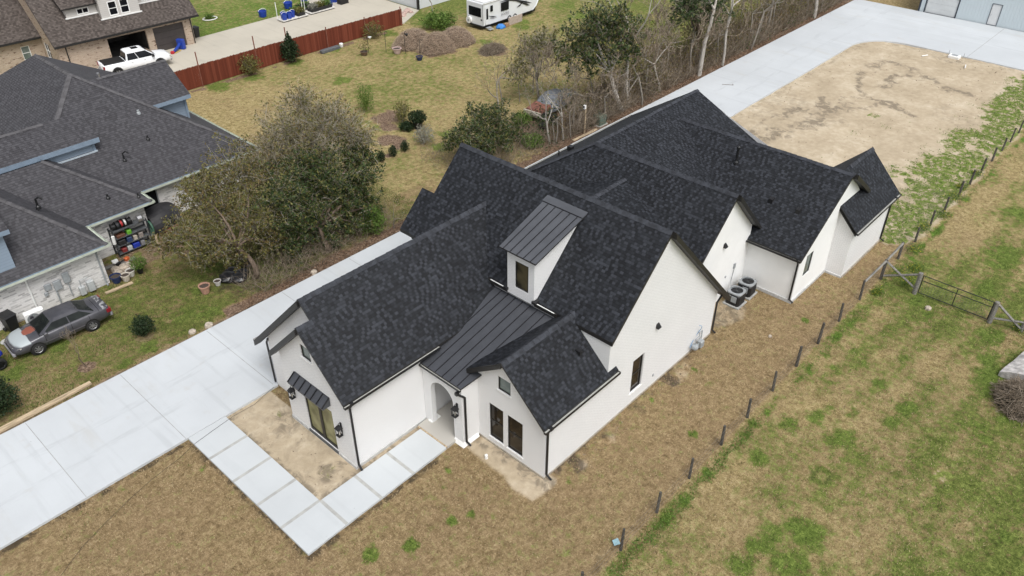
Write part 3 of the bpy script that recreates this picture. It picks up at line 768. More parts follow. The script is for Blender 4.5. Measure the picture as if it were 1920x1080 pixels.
for i, (a, b, c, d) in enumerate(wA):
    window(H, F_A, va(a), va(b), c, d, (DARKTRIM, GLASSG if i == 2 else GLASS), .09, i < 2, sill=WHITE)
wallpart(F_R, [(0, 0), (13.1, 0), (13.1, 2.9), (7.7, 8.5), (4.05, 4.86), (4.05, 3.16), (0, 3.16)], [rect_pts(5.98, 6.86, .66, 2.62)])
window(H, F_R, 5.98, 6.86, .66, 2.62, (DARKTRIM, GLASS), .12, True, sill=WHITE)
wallpart(F_M, [(0, 0), (12.1, 0), (12.1, 4.86), (0, 4.86)])
wallpart(F_F, [(-.9, 0), (5.37, 0), (5.37, 3.85), (2.65, 6.58), (-.9, 3.0)], m=WS)
vh = lambda v: 1.2 - v
wallpart(F_H, [(0, 0), (3.0, 0), (3.0, zH(18.37) - .1), (0, zH(18.37) - .1)], m=WS)
wallpart(F_Hr, [(0, 0), (4.13, 0), (4.13, 2.9), (7.4, 3.5), (4.5, 6.06), (0, zH(18.37) - .1)], [rect_pts(.82, 1.62, 1.28, 2.62)], m=WS)
window(H, F_Hr, .82, 1.62, 1.28, 2.62, (DARKTRIM, GLASSG), .08, False)
wallpart(F_I, [(0, 0), (1.0, 0), (1.0, 3.2), (0, 4.2)])
wallpart(F_Ir, [(0, 0), (5.4, 0), (5.4, 3.25), (0, 3.25)])
wallpart(Fr((27.9, -2.8), (0, 1)), [(0, 0), (4, 0), (4, 3.25), (2, 5.2), (0, 3.25)])
vb = lambda v: 10.8 - v
zBr = lambda v: v - 2.06
wB = [(9.42, 7.42, .16, 2.5), (8.95, 8.28, 4.62, 5.32)]
wallpart(F_B, [(0, 0), (4.6, 0), (4.6, zBr(6.2) - .06), (vb(8.52), 6.38), (0, 14.98 - 10.8 - .06)], [rect_pts(vb(a), vb(b), c, d) for a, b, c, d in wB])
window(H, F_B, vb(8.95), vb(8.28), 4.62, 5.32, (DARKTRIM, GLASSG), .09, False, sill=WHITE)
fd = MB()
s0, s1, z0, z1 = vb(9.42), vb(7.42), .16, 2.5
for a, b in ((s0, s0 + .07), ((s0 + s1) / 2 - .09, (s0 + s1) / 2 + .09), (s1 - .07, s1)): F_B.box(fd, a, b, z0, z1, -.1, -.04)
for a, b in ((z0, z0 + .16), (z1 - .08, z1)): F_B.box(fd, s0 + .07, (s0 + s1) / 2 - .09, a, b, -.1, -.042); F_B.box(fd, (s0 + s1) / 2 + .09, s1 - .07, a, b, -.1, -.042)
fdo = fd.build('french_door', DARKTRIM, H)
g = MB(); F_B.box(g, s0 + .02, s1 - .02, z0 + .02, z1 - .02, -.11, -.075); g.build('pane', GLASSY, fdo)
mb = MB(); F_B.box(mb, s0 - .06, s1 + .06, .02, .15, -.08, .05); mb.build('sill', mat("grey stone sill", (.09, .092, .095), .8, .2, 5), fdo)
vb2 = lambda v: 13.1 - v
wallpart(F_B2, [(0, 0), (6.9, 0), (6.9, 4.0), (vb2(9.2), 7.06), (0, 3.17)])
wallpart(Fr((-4.2, 10.8), (-1, 0)), [(0, 0), (.75, 0), (.75, 4.05), (0, 4.05)])
wallpart(F_Br, [(0, 0), (6.4, 0), (6.4, 4.05), (0, 4.05)])
wallpart(Fr((8, 13.1), (-1, 0)), [(0, 0), (12.2, 0), (12.2, 3.1), (0, 3.1)])
wallpart(Fr((26, 13.85), (-1, 0)), [(0, 0), (18, 0), (18, 3.9), (0, 3.9)])
wallpart(Fr((26, -1.8), (0, 1)), [(0, 0), (15.65, 0), (15.65, 3.9), (11.67, 6.5), (3.0, 3.4), (0, 3.4)])
wallpart(Fr((13.1, 0), (0, 1)), [(0, 0), (12.3, 0), (12.3, 2.9), (0, 2.9)])
wallpart(Fr((8, 12.1), (-1, 0)), [(-5, 2.0), (4, 2.0), (4, 4.8), (.3, 8.4), (-5, 3)])
# porch front with its arch, right pier and inner walls
vp = lambda v: 6.19 - v
wallpart(F_P, [(0, 0), (2.42, 0), (2.42, 3.36), (0, 3.36)], [arch_pts(vp(5.72), vp(4.32), .1, 2.83)], thick=.24, name='porch_wall')
wallpart(Fr((-.98, 3.77), (1, 0)), [(0, 0), (1.0, 0), (1.0, 3.55), (0, 3.36)], name='porch_wall')
wallpart(Fr((1.5, 6.2), (0, -1)), [(0, 0), (2.3, 0), (2.3, 3.9), (0, 3.9)], m=WS, name='porch_wall')
wallpart(Fr((1.5, 3.9), (-1, 0)), [(0, 0), (2.06, 0), (2.06, 3.3), (0, 3.3)], m=WS, name='porch_wall')
mb = MB(); mb.box(-.73, 1.5, 3.9, 6.19, 3.05, 3.1); mb.build('porch_ceiling', WHITE, H)
mb = MB()   # plinths at the pier
mb.hexa([(-1.1, 3.66, 0), (-.1, 3.66, 0), (-.1, 4.33, 0), (-1.1, 4.33, 0), (-1.0, 3.75, .17), (-.1, 3.75, .17), (-.1, 4.3, .17), (-1.0, 4.3, .17)])
mb.box(-1.05, -.5, 5.735, 5.98, 0, .16)
mb.each('plinth', WHITE, H)
mb = MB()   # footing line and painted base courses
mb.box(-5.0, -1.0, 6.155, 6.197, -.05, .13); mb.box(-4.99, -4.953, 6.2, 10.8, -.05, .14)
mb.box(18.3, 22.45, -1.86, -1.803, -.05, .16); mb.box(18.31, 18.366, -1.8, 1.2, -.05, .16); mb.box(22.44, 22.497, -2.8, -1.87, -.05, .1)
mb.each('footing', mat("grey footing", (.50, .50, .49), .9, .15, 4), H)
mb = MB(); mb.box(22.5, 27.9, -2.85, -2.803, -.05, .12); mb.box(.0, 13.1, -.035, -.003, -.05, .06); mb.box(-.035, -.003, 0, 3.77, -.05, .06)
mb.each('footing', mat("stained footing", (.36, .32, .26), .9, .25, 5), H)

# ---- roofs
def roof(planes, caps=(), name='roof', t=.17, mats=None, cw=.15):
    mb = MB()
    for p in planes: slab(mb, p, t)
    for a, b, sl in caps: ridge_cap(mb, a, b, cw, slope=sl)
    if caps:
        # caps share the shingle slot of their own
        pass
    return mb
def roofpart(planes, caps=(), name='roof', t=.17, sh=None, cap=None, trim=None, parent=None):
    mb = MB()
    for p in planes: slab(mb, p, t)
    o = mb.build(name, [sh or SHB, trim or DARKTRIM], parent or H)
    if caps:
        for a, b, sl in caps:
            c = MB(); ridge_cap(c, a, b, .16, slope=sl); c.build('ridge_cap', cap or CAPB, o)
    return o
e = .12
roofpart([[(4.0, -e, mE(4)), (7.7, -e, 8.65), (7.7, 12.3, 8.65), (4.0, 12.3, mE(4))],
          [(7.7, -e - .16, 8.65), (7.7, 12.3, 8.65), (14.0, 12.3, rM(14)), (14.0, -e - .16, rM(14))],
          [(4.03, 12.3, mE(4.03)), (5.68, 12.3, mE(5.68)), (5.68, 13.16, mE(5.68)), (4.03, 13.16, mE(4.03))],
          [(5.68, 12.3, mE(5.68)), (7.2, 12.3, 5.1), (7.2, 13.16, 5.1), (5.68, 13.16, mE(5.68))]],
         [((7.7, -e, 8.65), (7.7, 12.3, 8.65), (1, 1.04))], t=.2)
def rake(mbs, a, b, nrm, w=.17, h=.2):
    """fascia board along a sloped roof edge"""
    a = Vector(a); b = Vector(b); o = Vector((nrm[0], nrm[1], 0))
    A = a - Vector((0, 0, .03)); B = b - Vector((0, 0, .03)); dn = Vector((0, 0, h))
    mbs.hexa([A - dn + o * .03, B - dn + o * .03, B - dn - o * w, A - dn - o * w, A + o * .03, B + o * .03, B - o * w, A - o * w])
mb = MB()
rake(mb, (7.72, -.3, 8.6), (14.0, -.3, rM(14) - .02), (0, -1), .3, .26)      # main rear
rake(mb, (15.67, .86, 6.66), (18.15, .86, 4.18), (0, -1), .3, .28)           # middle rear
rake(mb, (22.8, -2.12, 6.18), (25.6, -2.12, 4.2), (0, -1), .3, .28)          # rear right
rake(mb, (-4.55, 9.22, 7.08), (-4.55, 13.75, 2.55), (-1, 0), .3, .26)        # left wing, upper
rake(mb, (-5.25, 8.54, 6.42), (-5.25, 11.12, 3.84), (-1, 0), .3, .26)        # left wing, lower
rake(mb, (-.27, 2.17, 5.18), (-.27, 4.12, zAl(4.12) - .04), (-1, 0), .25, .2)
rake(mb, (22.33, -2.98, 3.12), (22.33, -1.8, 4.3), (-1, 0), .1, .2)
mb.each('fascia', DARKTRIM, H)
# wing A
roofpart([[(-.28, -.15, 3.1), (4.05, -.15, 3.1), (4.6, 2.15, 5.24), (-.28, 2.15, 5.24)],
          [(-.28, 2.15, 5.24), (4.7, 2.15, 5.24), (4.7, 4.15, zAl(4.15)), (-.28, 4.15, zAl(4.15))],
          [(4.05, -.15, 3.1), (4.62, -.15, 3.1), (4.62, -.003, 3.25), (4.05, -.003, 3.25)]],
         [((-.28, 2.15, 5.25), (4.4, 2.15, 5.25), (.72, .93))], t=.12)
# wing B
roofpart([[(-5.22, 6.0, 3.94), (-5.22, 8.52, 6.46), (-4.52, 8.52, 6.46), (-4.52, 6.0, 3.94)],
          [(-4.52, 6.0, 3.94), (-4.52, 9.2, 7.14), (6.5, 9.2, 7.14), (6.5, 6.0, 3.94)],
          [(-4.52, 9.2, 7.14), (6.5, 9.2, 7.14), (6.5, 13.75, 2.59), (-4.52, 13.75, 2.59)],
          [(-5.22, 8.52, 6.46), (-4.1, 8.52, 6.46), (-4.1, 11.12, 3.86), (-5.22, 11.12, 3.86)]],
         [((-4.52, 9.2, 7.14), (6.2, 9.2, 7.14), (1, 1)), ((-5.22, 8.52, 6.46), (-4.5, 8.52, 6.46), (1, 1))], t=.12)
# F, G, H, I and the low connecting roof
gl = lambda v: 6.7 - .65 * (v - 9.87); gr = lambda v: 6.7 - .46 * (9.87 - v)
roofpart([[(11.9, 1.0, zF(11.9)), (15.65, 1.0, 6.7), (15.65, 9.87, 6.7), (12.83, 14.2, zF(12.83)), (11.9, 14.2, zF(11.9))],
          [(15.65, .84, 6.7), (18.9, .84, 3.45), (18.9, 9.87, 3.45), (15.65, 9.87, 6.7)]],
         [((15.65, 1.0, 6.7), (15.65, 9.87, 6.7), (1, 1)), ((15.65, 9.87, 6.7), (12.9, 14.1, zF(12.9)), (.5, .5))], t=.2)
roofpart([[(15.66, 9.87, 6.7), (26.05, 9.87, 6.7), (26.05, 1.5, gr(1.5)), (15.66, 1.5, gr(1.5))],
          [(15.65, 9.87, 6.7), (26.05, 9.87, 6.7), (25.6, 14.25, gl(14.25)), (12.8, 14.25, gl(14.25))]],
         [((15.65, 9.87, 6.7), (26.05, 9.87, 6.7), (.6, .46))], t=.18)
roofpart([[(18.1, -1.95, 2.95), (22.7, -1.95, 6.17), (22.7, 9.4, 6.17), (18.1, 9.4, 2.95)],
          [(22.7, -2.1, 6.17), (26.4, -2.1, 3.58), (26.4, 8.6, 3.58), (22.7, 8.6, 6.17)]],
         [((22.7, -2.0, 6.17), (22.7, 8.7, 6.17), (.7, .7))], t=.18)
roofpart([[(22.3, -3.0, 3.15), (28.36, -3.0, 3.15), (28.36, -.8, 5.35), (22.3, -.8, 5.35)],
          [(23.6, -.8, 5.35), (28.36, -.8, 5.35), (28.36, 1.4, 3.15), (23.6, 1.4, 3.15)]],
         [((25.2, -.8, 5.35), (28.36, -.8, 5.35), (1, 1))], t=.18)
roofpart([[(9.5, 7.13, 5.77), (15.2, 7.13, 5.77), (15.2, 11.6, 4.2), (9.5, 11.6, 4.2)],
          [(9.5, 7.13, 5.77), (15.2, 7.13, 5.77), (15.2, 3.2, 4.43), (9.5, 3.2, 4.43)]],
         [((10.6, 7.13, 5.77), (14.7, 7.13, 5.77), (.35, .35))], t=.1)
# standing-seam porch roof
zP = lambda u: 3.42 + .228 * (u + 1.05)
mb = MB(); slab(mb, [(-1.05, 3.72, zP(-1.05)), (4.05, 2.8, zP(4.05)), (4.05, 7.1, zP(4.05)), (-1.05, 6.2, zP(-1.05))], .07)
pr = mb.build('porch_roof', [METALR, DARKTRIM], H)
mb = MB()
for v in (3.95, 4.39, 4.83, 5.27, 5.71, 6.12): mb.hexa([(-1.04, v - .014, zP(-1.04)), (4.0, v - .014, zP(4)), (4.0, v + .014, zP(4)), (-1.04, v + .014, zP(-1.04)), (-1.04, v - .014, zP(-1.04) + .035), (4.0, v - .014, zP(4) + .035), (4.0, v + .014, zP(4) + .035), (-1.04, v + .014, zP(-1.04) + .035)])
for v in (3.5, 3.05, 6.55): u0 = 2.2 if v < 3.9 else 2.4; mb.hexa([(u0, v - .014, zP(u0)), (4.0, v - .014, zP(4)), (4.0, v + .014, zP(4)), (u0, v + .014, zP(u0)), (u0, v - .014, zP(u0) + .035), (4.0, v - .014, zP(4) + .035), (4.0, v + .014, zP(4) + .035), (u0, v + .014, zP(u0) + .035)])
mb.each('seam', METALS, pr)
# gutter line under the main eave above the porch: black with a white drip edge
mb = MB(); mb.box(3.93, 4.02, 2.85, 7.05, 4.72, 4.9); mb.build('eave_board', DARKTRIM, H)
mb = MB(); mb.box(3.9, 3.94, 2.95, 4.05, 4.93, 4.955); mb.box(3.9, 3.94, 5.75, 6.75, 4.93, 4.955); mb.each('drip_edge', WHITE, H)
# dormer
zD = lambda u: 7.22 + .25 * (u - 3.68)
F_D = Fr((3.9, 5.68), (0, -1))
mb = MB(); wall(mb, F_D, [(0, 4.78), (1.58, 4.78), (1.58, zD(3.9) - .05), (0, zD(3.9) - .05)], [rect_pts(.47, 1.24, 5.28, 6.68)])
for vv, s in ((4.1, -1), (5.68, 1)):
    pts = [(3.9, vv, 4.78), (7.0, vv, 7.9), (7.0, vv, zD(7.0) - .05), (3.9, vv, zD(3.9) - .05)]
    mb.poly(pts if s < 0 else pts[::-1])
dm = mb.build('dormer', WB, H)
window(dm, F_D, .47, 1.24, 5.28, 6.68, (BLACK, glassmat("dormer glass", (.02, .018, .012), (.09, .075, .04))), .07, False)
mb = MB(); slab(mb, [(3.66, 3.84, zD(3.66)), (7.15, 3.93, zD(7.15)), (7.15, 6.24, zD(7.15)), (3.66, 5.94, zD(3.66))], .07); dr = mb.build('dormer_roof', [mat("dormer metal roofing", (.075, .079, .088), .38, .1, 1.2), DARKTRIM], dm)
mb = MB()
for k in range(5):
    v0 = 4.13 + .39 * k; v1 = 4.17 + .425 * k
    mb.hexa([(3.665, v0 - .013, zD(3.665)), (6.85, v1 - .013, zD(6.85)), (6.85, v1 + .013, zD(6.85)), (3.665, v0 + .013, zD(3.665)), (3.665, v0 - .013, zD(3.665) + .035), (6.85, v1 - .013, zD(6.85) + .035), (6.85, v1 + .013, zD(6.85) + .035), (3.665, v0 + .013, zD(3.665) + .035)])
mb.box(6.83, 6.86, 3.95, 6.2, zD(6.85), zD(6.85) + .03); mb.each('seam', METALS, dr)
mb = MB(); mb.hexa([(6.86, 3.92, zD(6.86) + .005), (7.25, 3.92, zD(7.25)), (7.25, 6.26, zD(7.25)), (6.86, 6.26, zD(6.86) + .005), (6.86, 3.92, zD(6.86) + .035), (7.25, 3.92, zD(7.25) + .07), (7.25, 6.26, zD(7.25) + .07), (6.86, 6.26, zD(6.86) + .035)])
mb.build('head_flashing', mat("dormer metal roofing", None), dr)
mb = MB()
for v0, v1 in ((3.93, 4.14), (5.62, 5.84)): mb.box(3.78, 4.1, v0, v1, 4.93, 5.06)
mb.each('flashing', BLACK, dm)
# awning over the french door
mb = MB(); F_B.box(mb, 1.02, 3.42, 3.25, 3.32, -.02, .03)
P = F_B.pt
mb.poly([P(1.0, 3.3, .02), P(3.44, 3.3, .02), P(3.44, 2.98, .42), P(1.0, 2.98, .42)]); mb.poly([P(1.0, 2.98, .42), P(3.44, 2.98, .42), P(3.44, 2.9, .42), P(1.0, 2.9, .42)][::-1])
for s_ in (1.0, 3.44):
    q = [P(s_, 3.3, .02), P(s_, 2.98, .42), P(s_, 2.9, .42), P(s_, 2.9, .02)]; mb.poly(q if s_ > 2 else q[::-1])
mb.poly([P(1.0, 2.9, .42), P(3.44, 2.9, .42), P(3.44, 2.9, .02), P(1.0, 2.9, .02)])
aw = mb.build('awning', METALR, H)
mb = MB()
for k in range(7):
    s_ = 1.02 + 2.4 * k / 6; mb.hexa([P(s_ - .015, 3.3, .02), P(s_ + .015, 3.3, .02), P(s_ + .015, 2.98, .42), P(s_ - .015, 2.98, .42), P(s_ - .015, 3.35, .05), P(s_ + .015, 3.35, .05), P(s_ + .015, 3.02, .46), P(s_ - .015, 3.02, .46)])
mb.each('seam', METALS, aw)
# gutters and downspouts
def gut(a, b, o):
    m = MB(); gutter(m, a, b, o); m.build('gutter', [BLACK, GALV], H)
gut((-.3, -.15, 3.1), (4.62, -.15, 3.1), (0, -1)); gut((-5.24, 6.0, 3.94), (-.1, 6.0, 3.94), (0, -1)); m = MB(); gutter(m, (-1.05, 6.2, zP(-1.05)), (-1.05, 3.7, zP(-1.05)), (-1, 0), .09, .1); m.build('gutter', [BLACK, GALV], H)
gut((18.1, 1.4, 2.95), (18.1, -1.95, 2.95), (-1, 0)); gut((22.3, -3.0, 3.15), (28.36, -3.0, 3.15), (0, -1)); gut((14.0, -.3, rM(14)), (14.0, 12, rM(14)), (1, 0))
gut((-4.52, 13.75, 2.59), (4.0, 13.75, 2.59), (0, 1)); gut((12.8, 14.25, gl(14.25)), (25.6, 14.25, gl(14.25)), (0, 1))
def spout(x, y, ztop, ox, oy, foot):
    m = MB(); m.tube([(x + ox * 1.6, y + oy * 1.6, ztop), (x + ox * .5, y + oy * .5, ztop - .22), (x, y, ztop - .32), (x, y, .22), (x + foot[0], y + foot[1], .06)], .052, 6); m.box(x - .07 + ox * 1.6, x + .07 + ox * 1.6, y - .07 + oy * 1.6, y + .07 + oy * 1.6, ztop - .04, ztop + .1)
    m.build('downspout', BLACK, H)
spout(.08, -.06, 2.98, 0, -.1, (.02, -.26)); spout(-4.86, 6.13, 3.8, 0, -.1, (-.04, -.26)); spout(-.85, 3.71, 3.14, -.2, .08, (.05, -.2))
spout(18.31, -1.72, 2.82, -.1, 0, (.05, -.22)); spout(27.8, -2.86, 3.0, 0, -.1, (.1, -.2)); spout(13.17, -.05, 2.3, .3, 0, (.1, -.15))
mb = MB(); mb.tube([(-4.26, 13.0, 2.9), (-4.26, 13.16, 2.6), (-4.26, 13.16, .2)], .05, 6); mb.build('downspout', BLACK, H)
# wall lanterns
def lantern(fr, s_, z, parent=H):
    m = MB()
    for a in (-.1, .1):
        for o in (.06, .24): fr.box(m, s_ + a - .012, s_ + a + .012, z, z + .38, o - .012, o + .012)
    fr.box(m, s_ - .12, s_ + .12, z - .02, z + .01, .04, .26); fr.box(m, s_ - .05, s_ + .05, z + .1, z + .62, -.0, .03)
    P = fr.pt
    base = [P(s_ - .14, z + .38, .02), P(s_ + .14, z + .38, .02), P(s_ + .14, z + .38, .28), P(s_ - .14, z + .38, .28)]; top = [P(s_ - .05, z + .54, .09), P(s_ + .05, z + .54, .09), P(s_ + .05, z + .54, .2), P(s_ - .05, z + .54, .2)]
    m.loft([base, top]); m.tube([P(s_, z + .54, .15), P(s_, z + .64, .12), P(s_, z + .6, .02)], .014, 5)
    lo = m.build('wall_lantern', BLACK, parent)
    m = MB(); fr.box(m, s_ - .025, s_ + .025, z + .02, z + .2, .125, .175); m.build('candle', mat("lamp candle tube", (.55, .52, .45)), lo)
lantern(F_B, vb(10.2), 1.65); lantern(F_B, vb(6.85), 1.65); lantern(F_P, vp(4.06), 1.75)
# small wall and roof fittings
def vent_hood(fr, s_, z):
    m = MB(); P = fr.pt; m.loft([[P(s_ - .13, z, 0), P(s_ + .13, z, 0), P(s_ + .13, z, .16), P(s_ - .13, z, .16)], [P(s_ - .1, z + .22, 0), P(s_ + .1, z + .22, 0), P(s_ + .1, z + .16, .06), P(s_ - .1, z + .16, .06)]]); m.build('wall_vent', BLACK, H)
vent_hood(F_R, 7.66, 3.6); vent_hood(F_F, 2.5, 3.65)
mb = MB(); F_R.box(mb, 7.8, 7.88, .55, .68, 0, .03); mb.build('outlet_box', GREYM, H)
mb = MB(); F_F.box(mb, 4.0, 4.16, 1.55, 1.85, 0, .07); F_F.box(mb, 3.2, 3.28, 1.35, 1.45, 0, .05); mb.tube([F_F.pt(4.08, 1.55, .05), F_F.pt(3.95, .8, .06), F_F.pt(3.7, .45, .25), F_F.pt(3.55, .5, .6)], .02, 5); mb.build('disconnect_box', GREYM, H)
gm = MB(); gm.lathe((11.2, -.24, .28), [(.02, 0), (.16, .02), (.19, .12), (.16, .22), (.02, .26)], 12); gm.bevbox(11.55, 11.85, -.4, -.12, .18, .55, .04)
gm.tube([(11.35, -.24, .4), (11.55, -.24, .4)], .03, 6); gm.tube([(11.2, -.24, .5), (11.2, -.2, .85), (11.6, -.2, .85), (11.6, -.15, 1.02), (11.95, -.12, .95), (11.95, -.12, .3)], .028, 6)
gm.build('gas_meter', GREYM, H)
mb = MB(); mb.tube([(11.75 + .75 * math.cos(a) - .75, -.1 - .12 * math.sin(a * 2), 1.1 + .62 * math.sin(a)) for a in [math.radians(x) for x in range(-100, 61, 16)]], .016, 5); mb.build('pex_pipe', mat("blue pipe", (.16, .33, .55), .4), H)
def pipe_vent(p, h, r=.05, cap=False, name='vent_pipe'):
    m = MB(); m.lathe((p[0], p[1], p[2] - .1), [(.16, 0), (.14, .14), (r + .01, .22), (r, .24), (r, h), (r * .7, h + .01)], 10)
    if cap: m.lathe((p[0], p[1], p[2] + h - .12), [(r, 0), (r + .035, .02), (r + .035, .14), (r * .6, .2)], 10)
    return m.build(name, BLACK, H)
pipe_vent((21.39, 4.19, zH(21.39)), .95, .075, True)
def box_vent(p, sl):
    m = MB(); x, y, z = p; m.loft([[(x - .15, y - .13, z - .12), (x + .15, y - .13, z + .05), (x + .15, y + .13, z + .05), (x - .15, y + .13, z - .12)], [(x - .12, y - .11, z + .13), (x + .12, y - .11, z + .2), (x + .12, y + .11, z + .2), (x - .12, y + .11, z + .13)]]); m.build('roof_vent', BLACK, H)
box_vent((20.2, 1.2, zH(20.2)), .7); box_vent((20.17, -.41, zH(20.17)), .7); box_vent((2.9, 1.7 - 1.0, 4.2 - .2), .7) if False else None
def cvr(u, v): return 5.77 - .35 * abs(v - 7.13)
pipe_vent((11.2, 8.3, cvr(0, 8.3)), .55, .06)
mb = MB(); mb.box(11.0, 11.4, 8.27, 8.33, cvr(0, 8.3) + .4, cvr(0, 8.3) + .47); mb.box(11.17, 11.23, 8.1, 8.5, cvr(0, 8.3) + .4, cvr(0, 8.3) + .46); mb.build('vent_cap', BLACK, H)
m = MB(); m.lathe((10.9, 6.1, cvr(0, 6.1) - .1), [(.1, 0), (.1, .55), (.17, .56), (.17, .68), (.08, .72)], 12); m.build('flue_cap', CHROME, H)
mb = MB(); mb.box(16.4, 16.7, 12.2, 12.5, gl(12.3) - .05, gl(12.3) + .22); mb.tube([(15.9, 12.7, gl(12.7) - .1), (15.9, 12.7, gl(12.7) + .3)], .04, 8); mb.each('roof_vent', BLACK, H)
mb = MB(); mb.box(3.2, 3.34, .9, 1.25, 4.2, 4.36); mb.build('roof_vent', BLACK, H)

# air conditioners beside the house
def condenser(loc, label, rz):
    o = thing('air_conditioner', label, 'air conditioner', loc, rz, 'air conditioners on concrete pads beside the white house')
    m = MB(); m.bevbox(-.48, .48, -.48, .48, 0, .08, .02); m.build('pad', mat('grey equipment pad', (.33, .33, .315), .9, .2, 5), o)
    m = MB(); m.bevbox(-.4, .4, -.4, .4, .09, .78, .09); b = m.build('cabinet', mat("black louvred cabinet", (.011, .011, .012), .5, .2, 9), o)
    m = MB()
    for k in range(11):
        z = .15 + k * .055
        for s_ in (-1, 1): m.box(-.3, .3, s_ * .4, s_ * .408, z, z + .012); m.box(s_ * .4, s_ * .408, -.3, .3, z, z + .012)
    m.build('louvre', mat("dark louvre", (.03, .03, .032), .4), b)
    m = MB(); GT = mat("grey fan shroud", (.26, .275, .285), .5, .1, 6)
    n = 24
    out = []; 
    for k in range(n):
        a = 2 * math.pi * (k + .5) / n; c, s_ = math.cos(a), math.sin(a); q = .42 / max(abs(c), abs(s_)); q = min(q, .5)
        out.append((c * q, s_ * q))
    ring = lambda pts, z: [(x, y, z) for x, y in pts]
    inn = [(math.cos(2 * math.pi * (k + .5) / n) * .33, math.sin(2 * math.pi * (k + .5) / n) * .33) for k in range(n)]
    m.loft([ring(out, .76), ring(out, .83), ring(inn, .86), ring(inn, .74)], False); m.build('fan_shroud', GT, o)
    m = MB(); m.cyl((0, 0, .73), .335, .015, 20); m.build('fan_well', BLACK, o)
    m = MB()
    for k in range(3):
        a0 = k * 2 * math.pi / 3 + .4
        pts = [(math.cos(a0 + t) * r_, math.sin(a0 + t) * r_, .765 + dz) for r_, t, dz in ((.06, -.1, 0), (.27, -.35, -.01), (.28, .35, .03), (.06, .5, .02))]
        m.poly(pts); m.poly([(x, y, z - .006) for x, y, z in reversed(pts)])
    m.cyl((0, 0, .75), .07, .07, 10)
    m.build('fan', mat('dark fan blade', (.05, .052, .055), .4), o)
    m = MB()
    for k in range(12):
        a = 2 * math.pi * k / 12; m.tube([(math.cos(a) * .07, math.sin(a) * .07, .875), (math.cos(a) * .3, math.sin(a) * .3, .862)], .004, 4)
    for r_ in (.12, .18, .24): m.tube([(math.cos(2 * math.pi * k / 20) * r_, math.sin(2 * math.pi * k / 20) * r_, .87) for k in range(21)], .004, 4)
    m.build('fan_grille', PLBLACK, o)
    m = MB(); m.box(-.44, -.4, -.25, .05, .3, .66); m.build('service_panel', GREYM, o)
    return o
condenser((16.32, .42, 0), 'nearer black air conditioner of two, grey fan top, on a pad by the white wall', 0)
condenser((17.5, .42, 0), 'farther black air conditioner of two, in the corner where the white walls meet', .03)
m = MB(); m.lathe((-.8, 2.58, -.05), [(.075, 0), (.075, .2), (.06, .215)], 12); tag(m.build('cleanout_cap', WHITE), 'white plastic drain cap standing in the sand below the front windows', 'drain cap')
# ================================================================== NEIGHBOUR HOUSE, LEFT
N = thing('grey_roofed_house', 'one-storey house with whitewashed brick walls, grey hip roofs and blue siding, left of the driveway', 'house', (-4, 33, 0), world=True)
def nwall(fr, outline, holes=(), m=None, name='wall', parent=None, **k):
    mb = MB(); wall(mb, fr, outline, holes, **k); return mb.build(name, m or NB, parent or N)
nwall(Fr((-22, 27.2), (1, 0)), rect_pts(0, 16.25, 0, 2.75)); nwall(Fr((-5.75, 27.2), (0, 1)), rect_pts(0, 2.7, 0, 2.75))
nwall(Fr((-5.75, 29.9), (1, 0)), rect_pts(0, 3.95, 0, 2.75)); nwall(Fr((-1.8, 29.9), (0, 1)), rect_pts(0, 1.55, 0, 2.75))
nwall(Fr((-1.8, 31.45), (1, 0)), rect_pts(0, 8.2, 0, 2.75), [rect_pts(.25, 1.6, .15, 2.2), rect_pts(4.2, 5.4, .9, 2.2)]); nwall(Fr((6.4, 31.45), (0, 1)), rect_pts(0, 19.5, 0, 2.75))
Fm = Fr((-1.8, 31.45), (1, 0))
window(N, Fm, .25, 1.6, .15, 2.2, (GREYM, GLASSK), .1, False, name='patio_door'); window(N, Fm, 4.2, 5.4, .9, 2.2, (WHITE, GLASSK), .1, True)
k7 = .7
def roofN(planes, caps=(), **k): return roofpart(planes, caps, sh=SHG, cap=CAPG, trim=BLUET, parent=k.pop('parent', N), **k)
ax, ay, az = -.67, 38.47, 7.83
roofN([[(-8.14, 31, 2.6), (6.8, 31, 2.6), (ax, ay, az)], [(6.8, 31, 2.6), (6.8, 51.2, 2.6), (ax, 43.7, az), (ax, ay, az)],
       [(-8.14, 51.2, 2.6), (-8.14, 31, 2.6), (ax, ay, az), (ax, 43.7, az)], [(6.8, 51.2, 2.6), (-8.14, 51.2, 2.6), (ax, 43.7, az)]],
      [((ax, ay, az), (6.8, 31, 2.6), (.4, .4)), ((ax, ay, az), (-8.14, 31, 2.6), (.4, .4)), ((ax, ay, az), (ax, 43.7, az), (.7, .7))])
w2 = 3.85
roofN([[(-20, 29.45, 2.6), (-1.4, 29.45, 2.6), (-1.4 - w2, 29.45 + w2, 2.6 + .7 * w2), (-20, 29.45 + w2, 2.6 + .7 * w2)],
       [(-1.4, 29.45, 2.6), (-1.4, 35.5, 2.6), (-1.4 - w2, 35.5, 2.6 + .7 * w2), (-1.4 - w2, 29.45 + w2, 2.6 + .7 * w2)]],
      [((-1.4, 29.45, 2.6), (-1.4 - w2, 29.45 + w2, 2.6 + .7 * w2), (.4, .4))])
w1 = 4.2
roofN([[(-22, 26.75, 2.6), (-5.35, 26.75, 2.6), (-5.35 - w1, 26.75 + w1, 2.6 + .88 * w1), (-22, 26.75 + w1, 2.6 + .88 * w1)],
       [(-5.35, 26.75, 2.6), (-5.35, 33, 2.6), (-5.35 - w1, 33, 2.6 + .88 * w1), (-5.35 - w1, 26.75 + w1, 2.6 + .88 * w1)]],
      [((-5.35, 26.75, 2.6), (-5.35 - w1, 26.75 + w1, 2.6 + .88 * w1), (.45, .45))])
